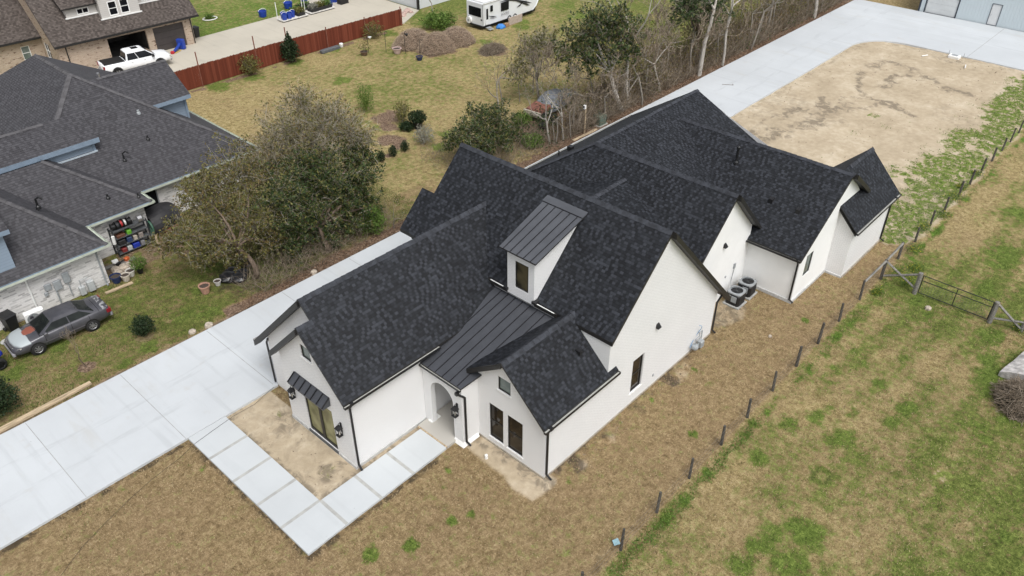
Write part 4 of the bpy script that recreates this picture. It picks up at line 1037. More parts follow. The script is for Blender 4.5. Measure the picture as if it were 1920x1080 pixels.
# upper storey gables with blue siding
mb = MB(); mb.box(-14, -2.11, 33.95, 37, 3.0, 5.45); mb.build('upper_wall', BLUES, N)
mb = MB(); mb.poly([(-2.11, 33.95, 5.4), (-2.11, 37, 5.4), (-2.11, 35.48, 6.35)]); mb.box(-2.2, -2.05, 33.9, 34.0, 4.4, 5.5); mb.build('upper_wall', BLUET, N)
roofN([[(-14, 33.6, 5.5), (-1.8, 33.6, 5.5), (-1.8, 35.5, 6.5), (-14, 35.5, 6.5)], [(-14, 35.5, 6.5), (-1.8, 35.5, 6.5), (-1.8, 37.4, 5.5), (-14, 37.4, 5.5)]], [((-14, 35.5, 6.5), (-4, 35.5, 6.5), (.5, .5))], t=.3)
mb = MB(); mb.box(1.0, 4.97, 35.95, 40, 3.0, 5.4); mb.build('upper_wall', BLUES, N)
mb = MB(); mb.poly([(4.97, 35.95, 5.35), (4.97, 40, 5.35), (4.97, 38, 6.9)]); mb.box(4.88, 5.03, 35.88, 36.02, 3.7, 5.4); mb.build('upper_wall', BLUET, N)
roofN([[(-1, 35.45, 5.6), (5.22, 35.45, 5.6), (5.22, 38, 7.3), (-1, 38, 7.3)], [(-1, 38, 7.3), (5.22, 38, 7.3), (5.22, 40.5, 5.6), (-1, 40.5, 5.6)]], [((.6, 38, 7.3), (5.22, 38, 7.3), (.6, .6))], t=.26)
mb = MB(); mb.box(-14, -9.75, 27.25, 31, 2.5, 5.2); mb.build('upper_wall', BLUES, N)
roofN([[(-14, 26.9, 5.3), (-9.45, 26.9, 5.3), (-9.45, 29.2, 6.5), (-14, 29.2, 6.5)], [(-14, 29.2, 6.5), (-9.45, 29.2, 6.5), (-9.45, 31.5, 5.3), (-14, 31.5, 5.3)]], (), t=.25)
mb = MB(); mb.box(-5.2, -2.0, 33.82, 33.9, 4.55, 4.66); mb.build('drip_edge', mat('pale blue flashing', (.42, .48, .53), .6), N)
def sgut(a, b, o):
    m = MB(); gutter(m, a, b, o, .14, .13, .0); m.build('gutter', [SAGE, SAGE], N)
sgut((-22, 26.75, 2.6), (-5.3, 26.75, 2.6), (0, -1)); sgut((-5.35, 26.65, 2.6), (-5.35, 29.4, 2.6), (1, 0)); sgut((-5.3, 29.45, 2.6), (-1.35, 29.45, 2.6), (0, -1)); sgut((-1.4, 29.35, 2.6), (-1.4, 31, 2.6), (1, 0)); sgut((-1.3, 31, 2.6), (6.9, 31, 2.6), (0, -1)); sgut((6.8, 30.9, 2.6), (6.8, 51, 2.6), (1, 0))
def nspout(x, y, m_):
    m = MB(); m.tube([(x, y - .3, 2.5), (x, y - .06, 2.3), (x, y - .06, .15), (x, y - .25, .05)], .05, 6); m.build('downspout', m_, N)
nspout(-9.62, 27.2, WHITE); nspout(-5.95, 27.2, GREYM); nspout(2.5, 31.45, WHITE)
m = MB(); m.bevbox(-8.95, -8.6, 27.08, 27.2, 1.15, 1.5, .03); m.bevbox(-8.5, -8.1, 27.05, 27.2, .95, 1.5, .03); m.bevbox(-7.95, -7.6, 27.06, 27.2, 1.15, 1.75, .03); m.bevbox(-9.05, -8.85, 27.1, 27.2, .85, 1.05, .02)
m.tube([(-8.45, 27.12, 1.0), (-8.45, 27.12, .0)], .045, 6); m.tube([(-7.78, 27.12, 1.2), (-7.78, 27.12, .2)], .03, 6)
m.each('meter_box', GREYM, N)
m = MB(); m.bevbox(-7.4, -7.1, 26.95, 27.2, .1, .6, .03); m.bevbox(-6.95, -6.6, 26.9, 27.2, .15, .75, .03); m.tube([(-7.25, 27.05, .3), (-7.25, 27.05, 1.0), (-6.8, 27.05, 1.0)], .03, 6); m.each('meter_box', mat("pale utility box", (.42, .44, .44)), N)
def npipe(x, y, z, h, hook=False, m_=BLACK, r=.05):
    m = MB(); m.lathe((x, y, z - .12), [(.15, 0), (.12, .14), (r, .2), (r, h), (r * .6, h + .01)], 8)
    if hook: m.tube([(x, y, z + h - .15), (x, y, z + h + .1), (x + .15, y - .1, z + h + .22), (x + .3, y - .2, z + h + .08)], r, 8)
    m.build('vent_pipe', m_, N)
zm2 = lambda v: 2.6 + .7 * (v - 29.45); zmm = lambda v: 2.6 + .7 * (v - 31)
npipe(-3.4, 30.4, zm2(30.4), .35); npipe(-1.9, 29.9, zm2(29.9), .35); npipe(1.0, 33.6, zmm(33.6), .35); npipe(-1.0, 32.9, zmm(32.9), .35, True); npipe(1.5, 35.2, zmm(35.2), .3, False, GREYM, .08); npipe(-7.1, 30.0, 2.6 + .88 * 2.6 - .5, .35, True, BLACK, .06)
zr = lambda u: 2.6 + .7 * (6.8 - u)
npipe(2.2, 42.0, zr(2.2), .5, False, CHROME, .09); npipe(2.6, 40.6, zr(2.6), .45, False, CHROME, .09); npipe(1.6, 39.6, zr(1.6), .4)

# ================================================================== TAN BRICK HOUSE WITH GARAGE
T = thing('tan_brick_house', 'tan brick house with brown shingles, grey dormers and two garage doors, one open', 'house', (18.4, 60.3, 0), math.radians(-2.5))
def part_T(mb, name, m, parent=None): return mb.build(name, m, parent or T)
FT = Fr((-12.3, 0), (1, 0)); FTl = Fr((-12.3, 9), (0, -1)); FTb = Fr((-24, 3.9), (1, 0)); FTr = Fr((0, 0), (0, 1))
gx = [(4.3, 7.85), (8.5, 11.45)]
mb = MB(); wall(mb, FT, rect_pts(0, 12.3, 0, 2.75), [rect_pts(a, b, .03, 2.3) for a, b in gx], depth=.25); part_T(mb, 'wall', BB)
mb = MB(); wall(mb, FTl, [(0, 0), (9, 0), (9, 2.7), (2, 8.2), (0, 8.2)], [rect_pts(5.7, 6.9, .9, 2.3)]); part_T(mb, 'wall', BB)
window(T, FTl, 5.7, 6.9, .9, 2.3, (WHITE, GLASSK), .08, True, 1)
mb = MB(); wall(mb, FTb, rect_pts(0, 11.7, 0, 2.75), [rect_pts(9.9, 10.6, .9, 2.1)]); part_T(mb, 'wall', BB)
window(T, FTb, 9.9, 10.6, .9, 2.1, (WHITE, GLASSG), .08, True, 0)
mb = MB(); wall(mb, FTr, [(0, 0), (13, 0), (13, 2.75), (6.5, 8.2), (0, 2.75)]); part_T(mb, 'wall', BB)
mb = MB()   # the open bay's interior
mb.poly([FT.pt(3.6, .02, -6), FT.pt(8.4, .02, -6), FT.pt(8.4, 2.6, -6), FT.pt(3.6, 2.6, -6)]); mb.poly([FT.pt(3.6, .02, -.25), FT.pt(3.6, .02, -6), FT.pt(3.6, 2.6, -6), FT.pt(3.6, 2.6, -.25)]); mb.poly([FT.pt(8.4, .02, -6), FT.pt(8.4, .02, -.25), FT.pt(8.4, 2.6, -.25), FT.pt(8.4, 2.6, -6)]); mb.poly([FT.pt(3.6, 2.6, -.25), FT.pt(3.6, 2.6, -6), FT.pt(8.4, 2.6, -6), FT.pt(8.4, 2.6, -.25)])
mb.poly([FT.pt(3.6, .025, -.25), FT.pt(8.4, .025, -.25), FT.pt(8.4, .025, -6), FT.pt(3.6, .025, -6)])
part_T(mb, 'garage_interior', mat("dim garage walls", (.10, .095, .09), .9, .3, 2))
mb = MB()
for k in range(4): FT.box(mb, 8.5, 11.45, .04 + k * .565, .04 + k * .565 + .55, -.2, -.15)
part_T(mb, 'garage_door', mat("brown garage door", (.052, .044, .042), .5, .1, 3))
sl = .86; yR = 6.5; zR = 2.75 + sl * (yR + .45)
def roofT(pl, caps=(), **k): return roofpart(pl, caps, sh=SHN, cap=mat("brown caps", (.13, .108, .095), .9, .2, 3), trim=DARKTRIM, parent=T, **k)
roofT([[(-12.6, -.45, 2.75), (.65, -.45, 2.75), (.65, yR, zR), (-12.6, yR, zR)], [(-12.6, yR, zR), (.65, yR, zR), (.65, 13.4, 2.75), (-12.6, 13.4, 2.75)]], [((-12.6, yR, zR), (.65, yR, zR), (.8, .8))])
roofT([[(-24, 3.5, 2.75), (-12.1, 3.5, 2.75), (-12.1, 11, 2.75 + .8 * 7.5), (-24, 11, 2.75 + .8 * 7.5)], [(-24, 11, 8.75), (-12.1, 11, 8.75), (-12.1, 19, 2.75), (-24, 19, 2.75)]])
roofT([[(-17.2, 2.6, 3.6), (-15.6, 5.0, 5.6), (-15.6, 11, 8.9), (-17.2, 11, 7.6)], [(-18.8, 2.6, 3.6), (-17.2, 2.6, 3.6), (-17.2, 11, 7.6), (-18.8, 11, 7.6)]], t=.1)
mb = MB(); gutter(mb, (-12.6, -.45, 2.75), (.65, -.45, 2.75), (0, -1)); part_T(mb, 'gutter', [DARKTRIM, DARKTRIM])
mb = MB(); gutter(mb, (-24, 3.5, 2.75), (-12.35, 3.5, 2.75), (0, -1)); part_T(mb, 'gutter', [DARKTRIM, DARKTRIM])
for x in (-11.6, -.1):
    mb = MB(); mb.tube([(x, -.35, 2.6), (x, -.06, 2.4), (x, -.06, .1)], .05, 6); part_T(mb, 'downspout', DARKTRIM)
zT = lambda y: 2.75 + sl * (y + .45)
# dormers
def dormT(x0, x1, y, ztop, win, roofpl):
    Fd = Fr((x0, y), (1, 0)); m = MB(); hol = [rect_pts(a, b, c, d) for a, b, c, d in win]
    wall(m, Fd, rect_pts(0, x1 - x0, zT(y) - .1, ztop), hol, .06)
    for xx, s_ in ((x0, 1), (x1, -1)):
        q = [(xx, y, zT(y) - .1), (xx, y, ztop), (xx, y + 3.5, ztop), (xx, y + 3.5, zT(y + 3.5))]; m.poly(q if s_ < 0 else q[::-1])
    o = part_T(m, 'dormer', GREYS)
    for a, b, c, d in win: window(o, Fd, a, b, c, d, (WHITE, GLASSK), .05, (d - c) > .7, 1 if (d - c) < .7 else 0, fw=.08)
    m = MB(); m.box(x0 - .12, x1 + .12, y - .08, y + .02, zT(y) - .02, zT(y) + .08); m.build('drip_edge', WHITE, o)
    roofpart(roofpl, (), sh=SHN, trim=DARKTRIM, parent=o, name='dormer_roof', t=.14)
dormT(-10.35, -7.7, 1.35, 5.25, [(.95, 2.0, 4.45, 4.98)], [[(-10.7, 1.0, 5.25), (-7.4, 1.0, 5.25), (-7.4, 5, 7.4), (-10.7, 5, 7.4)]])
dormT(-7.65, -4.15, .75, 6.3, [(.75, 1.55, 3.95, 5.2), (1.8, 2.6, 3.95, 5.2)], [[(-8.0, .35, 6.1), (-5.9, .35, 8.0), (-5.9, 6, 8.0), (-8.0, 6, 6.1)], [(-5.9, .35, 8.0), (-3.8, .35, 6.1), (-3.8, 6, 6.1), (-5.9, 6, 8.0)]])
dormT(-4.1, -1.75, 1.35, 5.25, [(.5, 1.7, 4.45, 5.0)], [[(-4.4, 1.0, 5.25), (-1.4, 1.0, 5.25), (-1.4, 5, 7.4), (-4.4, 5, 7.4)]])
for x, y, z in ((-20.4, 5.2, 2.75 + .8 * 1.7), (-15.4, 7.5, 2.75 + .8 * 4.0), (-12.2, 4.0, zT(4.0))):
    m = MB(); m.lathe((x, y, z - .1), [(.2, 0), (.16, .14), (.07, .2), (.07, .55), (.04, .56)], 8); part_T(m, 'vent_pipe', WHITE)

# ================================================================== METAL BUILDINGS
S = thing('metal_workshop', 'pale blue metal workshop with roll-up and walk doors at the end of the driveway', 'workshop', (76.2, 0, 0), world=True)
MET = corrugated("pale metal cladding", (.56, .63, .66), .3)
FS = Fr((76.2, 12.6), (0, -1))
mb = MB(); wall(mb, FS, rect_pts(0, 32, 0, 4.6), [rect_pts(.55, 3.65, .06, 3.2), rect_pts(6.75, 7.75, .08, 2.2)], .12); mb.box(76.2, 92, 12.598, 12.6, 0, 4.6); mb.build('wall', MET, S)
mb = MB(); slab(mb, [(75.9, 12.9, 4.6), (92, 12.9, 5.6), (92, -20, 5.6), (75.9, -20, 4.6)], .12); mb.build('roof', [MET, GREYM], S)
mb = MB()
for k in range(6): FS.box(mb, .6, 3.6, .1 + k * .515, .1 + k * .515 + .505, -.1, -.06)
rd = mb.build('roll_up_door', mat("white roll-up door", (.62, .64, .64), .5, .06, .7), S)
mb = MB(); FS.box(mb, .45, .55, .06, 3.25, -.02, .03); FS.box(mb, 3.65, 3.75, .06, 3.25, -.02, .03); FS.box(mb, .55, 3.65, .07, .1, -.02, .02); FS.box(mb, .62, .8, 1.9, 2.0, -.06, .0); FS.box(mb, 3.35, 3.6, 1.9, 2.0, -.06, .0); mb.build('track', mat("navy trim", (.02, .03, .05), .5), rd)
mb = MB(); FS.box(mb, 6.82, 7.68, .14, 2.14, -.08, -.03); wd = mb.build('walk_door', mat("white walk door", (.70, .71, .71), .5, .05, 1), S)
mb = MB()
for a, b, c, d in ((6.75, 6.82, .08, 2.2), (7.68, 7.75, .08, 2.2), (6.82, 7.68, 2.14, 2.2), (6.82, 7.68, .08, .14)): FS.box(mb, a, b, c, d, -.02, .03)
mb.build('door_frame', mat("grey door frame", (.12, .14, .16), .5), wd); mb = MB(); mb.tube([FS.pt(6.95, 1.1, -.03), FS.pt(6.95, 1.1, .04), FS.pt(7.06, 1.1, .04)], .018, 6); mb.build('handle', CHROME, wd)
mb = MB(); FS.box(mb, -.12, .04, .06, 4.6, -.1, .06); mb.build('corner_trim', mat("navy trim", None), S)
W = thing('metal_shed', 'white metal shed with a dark corner downspout behind the red fence', 'shed', (40.4, 52.7, 0), world=True)
MET2 = corrugated("white metal cladding", (.62, .64, .65), .3)
mb = MB(); wall(mb, Fr((40.4, 66), (0, -1)), rect_pts(0, 13.3, 0, 4.2)); wall(mb, Fr((40.4, 52.7), (1, 0)), rect_pts(0, 14, 0, 4.2)); mb.build('wall', MET2, W)
mb = MB(); slab(mb, [(40.1, 52.4, 4.2), (54.6, 52.4, 4.2), (54.6, 66, 5.4), (40.1, 66, 5.4)], .12); mb.build('roof', [MET2, GREYM], W)
mb = MB(); mb.box(40.2, 40.42, 52.5, 52.72, 0, 4.1); mb.build('downspout', PLBLACK, W)

# ================================================================== FENCES
fc = thing('wooden_fence', 'red stained board fence between the back yard and the tan driveway', 'fence', (22, 49.95, 0), world=True)
mb = MB(); x = 6.0
while x < 35.6:
    w_ = .138; h_ = 1.86 + R.uniform(-.025, .025) - .22 * max(0, (x - 20) / 16); j = R.uniform(-.006, .006)
    mb.box(x, x + w_, 49.93 + j, 49.95 + j, .02, h_ - .05); mb.loft([[(x, 49.93 + j, h_ - .05), (x + w_, 49.93 + j, h_ - .05), (x + w_, 49.95 + j, h_ - .05), (x, 49.95 + j, h_ - .05)], [(x + .035, 49.93 + j, h_), (x + w_ - .035, 49.93 + j, h_), (x + w_ - .035, 49.95 + j, h_), (x + .035, 49.95 + j, h_)]])
    x += .145
mb.build('boards', islandmat("red fence boards", [(0, (.115, .029, .016)), (.5, (.145, .037, .020)), (1, (.185, .052, .029))]), fc)
mb = MB()
for z in (.35, 1.3): mb.box(6, 35.6, 49.955, 49.995, z, z + .09)
mb.each('rail', REDW, fc)
for x, h_ in ((13.1, 3.0), (18.6, 3.0), (21.9, 3.0), (26.3, 2.0), (30.9, 1.9), (35.5, 1.9)):
    mb = MB(); mb.tube([(x, 49.86, -.05), (x - .02, 49.86, h_)], .05, 8); mb.build('post', mat("rusty steel post", (.20, .07, .045), .7, .2, 4), fc)
# wire fence right of the house
wf = thing('wire_fence', 'weathered wood post and wire fence running along the right side of the lawn', 'fence', (20, -4.45, 0), world=True)
post_u = [-3.1, -.67, 1.75, 4.13, 6.7, 8.98, 11.38, 13.79, 16.16, 18.63, 21.2, 29.28, 31.79, 34.26, 36.99, 39.13, 41.43, 43.9, 46.21, 48.21, 50.27, 52.7, 55.1, 57.5]
for u in post_u:
    h_ = R.uniform(1.12, 1.3) if u < 25 else R.uniform(.95, 1.1); mb = MB(); lx, ly = R.uniform(-.05, .05), R.uniform(-.04, .04)
    r_ = R.uniform(.055, .072); mb.tube([(u, -4.45, -.1), (u + lx * .5, -4.45 + ly * .5, h_ * .5), (u + lx, -4.45 + ly, h_)], [r_ * 1.1, r_, r_ * .95], 7); mb.build('post', FENCEW, wf)
for z in (.35, .65, .95):
    mb = MB(); pts = []
    for a, b in zip(post_u[:-1], post_u[1:]):
        pts += [(a, -4.52, z + R.uniform(-.02, .02)), ((a + b) / 2, -4.52, z - .035)]
    mb.tube(pts, .0035, 4); mb.build('wire', mat("dull wire", (.16, .15, .14), .5), wf)
# corner braces and gate
def post(mb, x, y, h_, r_=.075): mb.tube([(x, y, -.1), (x, y, h_)], r_, 8)
def beam(mb, a, b, w_=.055):
    mb.tube([a, b], [w_ * 1.25, w_ * 1.25], 4)
br = thing('brace_fence', 'grey timber brace of posts and rails joining the wire fence to the farm gate', 'fence', (24, -4.5, 0), world=True)
for x, y, h_, r_ in ((23.95, -4.5, 1.28, .085), (26.7, -4.42, 1.1, .075), (23.85, -6.42, 1.32, .12)):
    mb = MB(); post(mb, x, y, h_, r_); mb.build('post', FENCEW if r_ < .1 else RAILW, br)
for a, b in (((21.2, -4.45, 1.2), (23.95, -4.5, 1.22)), ((23.95, -4.5, 1.22), (26.7, -4.42, 1.05)), ((23.95, -4.6, .25), (23.85, -6.4, 1.22)), ((23.95, -4.55, 1.18), (23.85, -6.35, .3))):
    mb = MB(); beam(mb, a, b); mb.build('rail', RAILW, br)
b2 = thing('brace_fence', 'grey timber cross brace on the far right side of the farm gate', 'fence', (24, -11, 0), world=True)
for x, y, h_, r_ in ((23.9, -10.3, 1.28, .12), (24.15, -11.75, 1.1, .09), (24.4, -14.2, 1.1, .08)):
    mb = MB(); post(mb, x, y, h_, r_); mb.build('post', RAILW, b2)
for a, b in (((23.9, -10.35, 1.2), (24.12, -11.7, .15)), ((23.95, -10.35, .25), (24.3, -13.6, 1.05)), ((24.15, -11.75, 1.0), (24.4, -14.2, 1.0))):
    mb = MB(); beam(mb, a, b); mb.build('rail', RAILW, b2)
gt = thing('farm_gate', 'long black tubular steel gate with wire mesh between grey timber posts', 'gate', (23.9, -8.4, 0), world=True)
y0, y1 = -6.58, -10.16; zb, zt = .12, 1.22
mb = MB()
for a, b in (((y0, zb), (y0, zt)), ((y1, zb), (y1, zt)), ((y0, zt), (y1, zt)), ((y0, zb), (y1, zb)), (((y0 + y1) / 2, zb), ((y0 + y1) / 2, zt)), ((y0, .9), (y1, .9))):
    mb.tube([(23.87, a[0], a[1]), (23.87, b[0], b[1])], .024, 8)
mb.build('gate_frame', mat("black gate tube", (.016, .017, .018), .5, .2, 4), gt)
mb = MB()
for k in range(1, 24): y = y0 + (y1 - y0) * k / 24; mb.tube([(23.87, y, zb), (23.87, y, .9)], .0035, 4)
for k in range(1, 6): z = zb + (.9 - zb) * k / 6; mb.tube([(23.87, y0, z), (23.87, y1, z)], .0035, 4)
mb.build('wire_mesh', mat("dull wire", None), gt)

# ================================================================== VEHICLES
def wheel(parent, x, y, r, w, side, rimmat, spokes=7, name='wheel'):
    m = MB(); n = 24; prof = [(r * .62, -w / 2), (r * .93, -w / 2), (r, -w / 2 + .035), (r, w / 2 - .035), (r * .93, w / 2), (r * .62, w / 2)]
    rings = [[(x + rr * math.cos(2 * math.pi * k / n), y + o, r + rr * math.sin(2 * math.pi * k / n)) for k in range(n)] for rr, o in prof]
    m.loft(rings, False); m.loft([rings[-1], rings[0]], False)
    t = m.build(name, RUBBER, parent, True)
    m = MB(); yo = y + side * w * .53; rr = r * .63
    m.loft([[(x + rr * math.cos(2 * math.pi * k / n), yo - side * .1, r + rr * math.sin(2 * math.pi * k / n)) for k in range(n)], [(x + rr * math.cos(2 * math.pi * k / n), yo, r + rr * math.sin(2 * math.pi * k / n)) for k in range(n)], [(x + rr * .88 * math.cos(2 * math.pi * k / n), yo - side * .03, r + rr * .88 * math.sin(2 * math.pi * k / n)) for k in range(n)]], True)
    for k in range(spokes):
        a = 2 * math.pi * k / spokes; c, s_ = math.cos(a), math.sin(a); px, pz = -s_ * .035, c * .035
        q = [(x + px * .7, yo + side * .015, r + pz * .7), (x - px * .7, yo + side * .015, r - pz * .7), (x + c * rr * .9 - px, yo, r + s_ * rr * .9 - pz), (x + c * rr * .9 + px, yo, r + s_ * rr * .9 + pz)]
        m.poly(q); m.poly(q[::-1])
    m.build('rim', rimmat, t); return t
def body_ring(x, w, zl, zm, zb, zt, crown=.03):
    h = [(0, zl), (w * .80, zl), (w * .965, zl + (zm - zl) * .35), (w, zm), (w * .975, zb - (zb - zm) * .25), (w * .90, zb), (w * .5, zt), (0, zt + crown)]
    return [(x, y, z) for y, z in h] + [(x, -y, z) for y, z in reversed(h[1:-1])]
def greenhouse(parent, base, top, m_body, m_glass, zb, zt, name='cabin', splits=(.5,), crown=.04):
    """base/top: (x_rear, x_front, half_width)"""
    (bx0, bx1, bw), (tx0, tx1, tw) = base, top
    m = MB(); zc = zt - .07
    def rg(x0, x1, w, z, b=.1): return [(x0, -w + b, z), (x0 + b * .6, -w, z), (x1 - b * .6, -w, z), (x1, -w + b, z), (x1, w - b, z), (x1 - b * .6, w, z), (x0 + b * .6, w, z), (x0, w - b, z)]
    m.loft([rg(bx0, bx1, bw, zb), rg(tx0, tx1, tw, zc), rg(tx0 + .12, tx1 - .12, tw - .12, zt), rg(tx0 + .5, tx1 - .5, tw - .4, zt + crown)], True)
    o = m.build(name, m_body, parent)
    def quad(p, nm, off=.012):
        p = [Vector(q) for q in p]; n = (p[1] - p[0]).cross(p[2] - p[0]).normalized(); c = sum(p, Vector()) / 4
        ctr = Vector(((bx0 + bx1) / 2, 0, zb))
        if n.dot(c - ctr) < 0: n = -n
        q = MB(); a = [v + n * off for v in p]; b = [v - n * .02 for v in p]; q.hexa([*b, *a]); q.build(nm, m_glass, o)
    L = lambda a, b, t: a + (b - a) * t
    for s_ in (-1, 1):
        cuts = [0.04] + list(splits) + [.96]
        for a, b in zip(cuts[:-1], cuts[1:]):
            a2, b2 = a + .012, b - .012; t0, t1 = .1, .9
            X = lambda f, t: L(L(bx0, tx0, t), L(bx1, tx1, t), f)
            Y = lambda t: L(bw, tw, t) * s_
            Z = lambda t: L(zb, zc, t)
            quad([(X(a2, t0), Y(t0), Z(t0)), (X(b2, t0), Y(t0), Z(t0)), (X(b2, t1), Y(t1), Z(t1)), (X(a2, t1), Y(t1), Z(t1))], 'side_window')
    for (b_, t_, nm) in ((bx1, tx1, 'windshield'), (bx0, tx0, 'rear_window')):
        X = lambda t: L(b_, t_, t); Y = lambda t: L(bw, tw, t) - .13; Z = lambda t: L(zb, zc, t)
        quad([(X(.06), -Y(.06), Z(.06)), (X(.06), Y(.06), Z(.06)), (X(.95), Y(.95), Z(.95)), (X(.95), -Y(.95), Z(.95))], nm)
    return o
# grey sedan -- front towards -X
t = NT("grey car paint"); v = t.coord()
paint = t.mix(t.step(t.noise(v, 1.2, 4), .35, .7), (.066, .066, .075), (.10, .099, .11))
sep = t.n("ShaderNodeSeparateXYZ"); t.put(sep.inputs[0], v); X_, Y_, Z_ = sep.outputs
nz = t.noise(v, 5, 4, .7)
hood = t.math('MULTIPLY', t.step(X_, 1.0, 1.05), t.step(Z_, .72, .78))
rx = t.math('MULTIPLY', t.math('SUBTRACT', X_, 1.32), 2.2); ry = t.math('MULTIPLY', t.math('ADD', Y_, .05), 2.3)
rr = t.math('SQRT', t.math('ADD', t.math('MULTIPLY', rx, rx), t.math('MULTIPLY', ry, ry)))
rm = t.math('MULTIPLY', hood, t.step(t.math('ADD', rr, t.math('MULTIPLY', nz, .9)), 1.25, 1.1))
pm = t.math('MULTIPLY', hood, t.step(t.math('ADD', X_, t.math('MULTIPLY', t.noise(v, 1.6, 2), .12)), 1.58, 1.62))
paint = t.mix(pm, paint, (.40, .44, .45)); paint = t.mix(rm, paint, (.27, .085, .055))
tm = t.math('MULTIPLY', t.step(X_, -2.02, -2.08), t.step(nz, .5, .55)); tm = t.math('MULTIPLY', tm, t.step(Z_, .9, .96)); paint = t.mix(tm, paint, (.42, .42, .43))
for x0_, zlo, zhi in ((-.42, .24, .93), (.86, .24, .93), (-1.32, .5, .93), (1.06, .86, 1.1), (-1.86, .9, 1.2)):
    ln_ = t.step(t.math('ABSOLUTE', t.math('SUBTRACT', X_, x0_)), .014, .006); ln_ = t.math('MULTIPLY', ln_, t.math('MULTIPLY', t.step(Z_, zlo, zlo + .02), t.step(Z_, zhi + .02, zhi)))
    paint = t.mix(ln_, paint, (.012, .012, .014))
rough = t.math('ADD', .26, t.math('MULTIPLY', t.math('ADD', pm, rm), .4))
PAINT = t.done(paint, rough, .25)
C = thing('sedan', 'faded grey sedan with a rust patch on its hood, parked by the brick wall', 'car', (-9.55, 24.55, 0), math.pi + math.radians(-2.5))
st = [(-2.40, .66, .42, .6, .80, .84), (-2.34, .80, .34, .6, .93, .97), (-2.0, .86, .27, .58, .97, 1.01), (-1.4, .885, .22, .56, .975, 1.0), (0, .89, .2, .56, .95, .97), (.9, .89, .2, .56, .92, .96), (1.25, .885, .22, .55, .88, .95), (1.9, .86, .25, .52, .80, .87), (2.2, .80, .27, .50, .70, .76), (2.36, .68, .3, .48, .60, .64), (2.41, .55, .36, .46, .52, .54)]
m = MB(); m.loft([body_ring(*s_) for s_ in st]); bo = m.build('body', PAINT, C, True)
greenhouse(C, (-1.72, 1.08, .80), (-1.0, .32, .60), PAINT, glassmat("tinted car glass", (.010, .012, .012), (.02, .024, .022), .2), .94, 1.40, splits=(.47,))
for x in (-1.33, 1.34):
    for s_ in (-1, 1):
        wheel(C, x, s_ * .80, .32, .21, s_, mat("wheel cover", (.45, .45, .46), .35, .1, 9, .5), 7)
        m = MB(); m.tube([(x, s_ * .70, .33), (x, s_ * .889, .33)], .37, 20); m.build('wheel_arch', BLACK, C)
for s_ in (-1, 1):
    m = MB(); m.hexa([(2.14, s_ * .42, .55), (2.26, s_ * .42, .55), (2.12, s_ * .80, .56), (2.0, s_ * .80, .56), (2.14, s_ * .42, .70), (2.33, s_ * .42, .66), (2.2, s_ * .75, .68), (2.0, s_ * .83, .70)]); m.build('headlight', mat("hazy headlight", (.5, .49, .45), .3), C)
    m = MB(); m.box(-2.42, -2.2, s_ * .52, s_ * .83, .66, .86); m.build('taillight', mat("red taillight", (.22, .012, .02), .3), C)
    m = MB(); m.bevbox(.72, .9, s_ * .86 - .09, s_ * .94 + .06 * s_, .93, 1.06, .03); m.build('mirror', PAINT, C)
    m = MB(); m.box(-1.0, 2.0 - 1.1, s_ * .885, s_ * .903, .5, .55); m.build('side_moulding', mat("grey moulding", (.08, .075, .085), .5), C)
m = MB(); m.bevbox(-2.47, -2.3, -.78, .78, .38, .58, .05); m.bevbox(2.3, 2.46, -.72, .72, .32, .5, .05); m.each('bumper', mat("faded bumper", (.24, .235, .25), .5, .2, 4), C)
m = MB(); m.box(2.33, 2.42, -.34, .34, .53, .62); m.build('grille', BLACK, C)
# white pickup -- front towards +X
PW = mat("white car paint", (.78, .79, .80), .25, .03, 2)
Kp = thing('pickup_truck', 'white crew cab pickup truck with a black bed cover in front of the open garage', 'pickup truck', (11.15, 57.7, .05), math.radians(-8))
st = [(-2.9, .93, .5, .75, 1.16, 1.18), (-2.8, .97, .46, .75, 1.2, 1.2), (-1.0, .985, .42, .75, 1.2, 1.2), (1.2, .985, .42, .75, 1.17, 1.2), (1.9, .98, .45, .72, 1.12, 1.2), (2.6, .95, .48, .72, 1.05, 1.14), (2.85, .88, .5, .72, .98, 1.02), (2.93, .75, .52, .7, .85, .88)]
m = MB(); m.loft([body_ring(*s_) for s_ in st]); m.build('body', PW, Kp, True)
greenhouse(Kp, (-.95, 1.75, .90), (-.78, .85, .72), PW, GLASSK, 1.17, 1.90, splits=(.42,))
m = MB(); m.bevbox(-2.78, -1.0, -.86, .86, 1.18, 1.255, .05); m.build('bed_cover', PLBLACK, Kp)
m = MB(); m.box(-.1, .45, -.3, .3, 1.93, 1.955); m.build('sunroof', GLASSK, Kp)
for x in (-1.85, 1.85):
    for s_ in (-1, 1):
        wheel(Kp, x, s_ * .86, .40, .26, s_, CHROME, 6)
        m = MB(); m.tube([(x, s_ * .8, .45), (x, s_ * .99, .45)], .47, 20); m.build('wheel_arch', BLACK, Kp)
for s_ in (-1, 1):
    m = MB(); m.box(-2.93, -2.78, s_ * .72, s_ * .95, .8, 1.14); m.build('taillight', mat("red taillight", None), Kp)
    m = MB(); m.box(2.72, 2.92, s_ * .55, s_ * .88, .78, .96); m.build('headlight', mat("hazy headlight", None), Kp)
    m = MB(); m.bevbox(1.25, 1.45, s_ * 1.08 - .13, s_ * 1.08 + .13, 1.2, 1.42, .03); m.build('mirror', PLBLACK, Kp)
    m = MB()
    for dx in (-.55, .55): m.box(dx, dx + .14, s_ * .98, s_ * 1.0, 1.04, 1.08)
    m.each('door_handle', CHROME, Kp)
m = MB(); m.bevbox(-3.02, -2.86, -.85, .85, .45, .68, .04); m.bevbox(2.88, 3.02, -.85, .85, .45, .68, .04); m.each('bumper', CHROME, Kp)
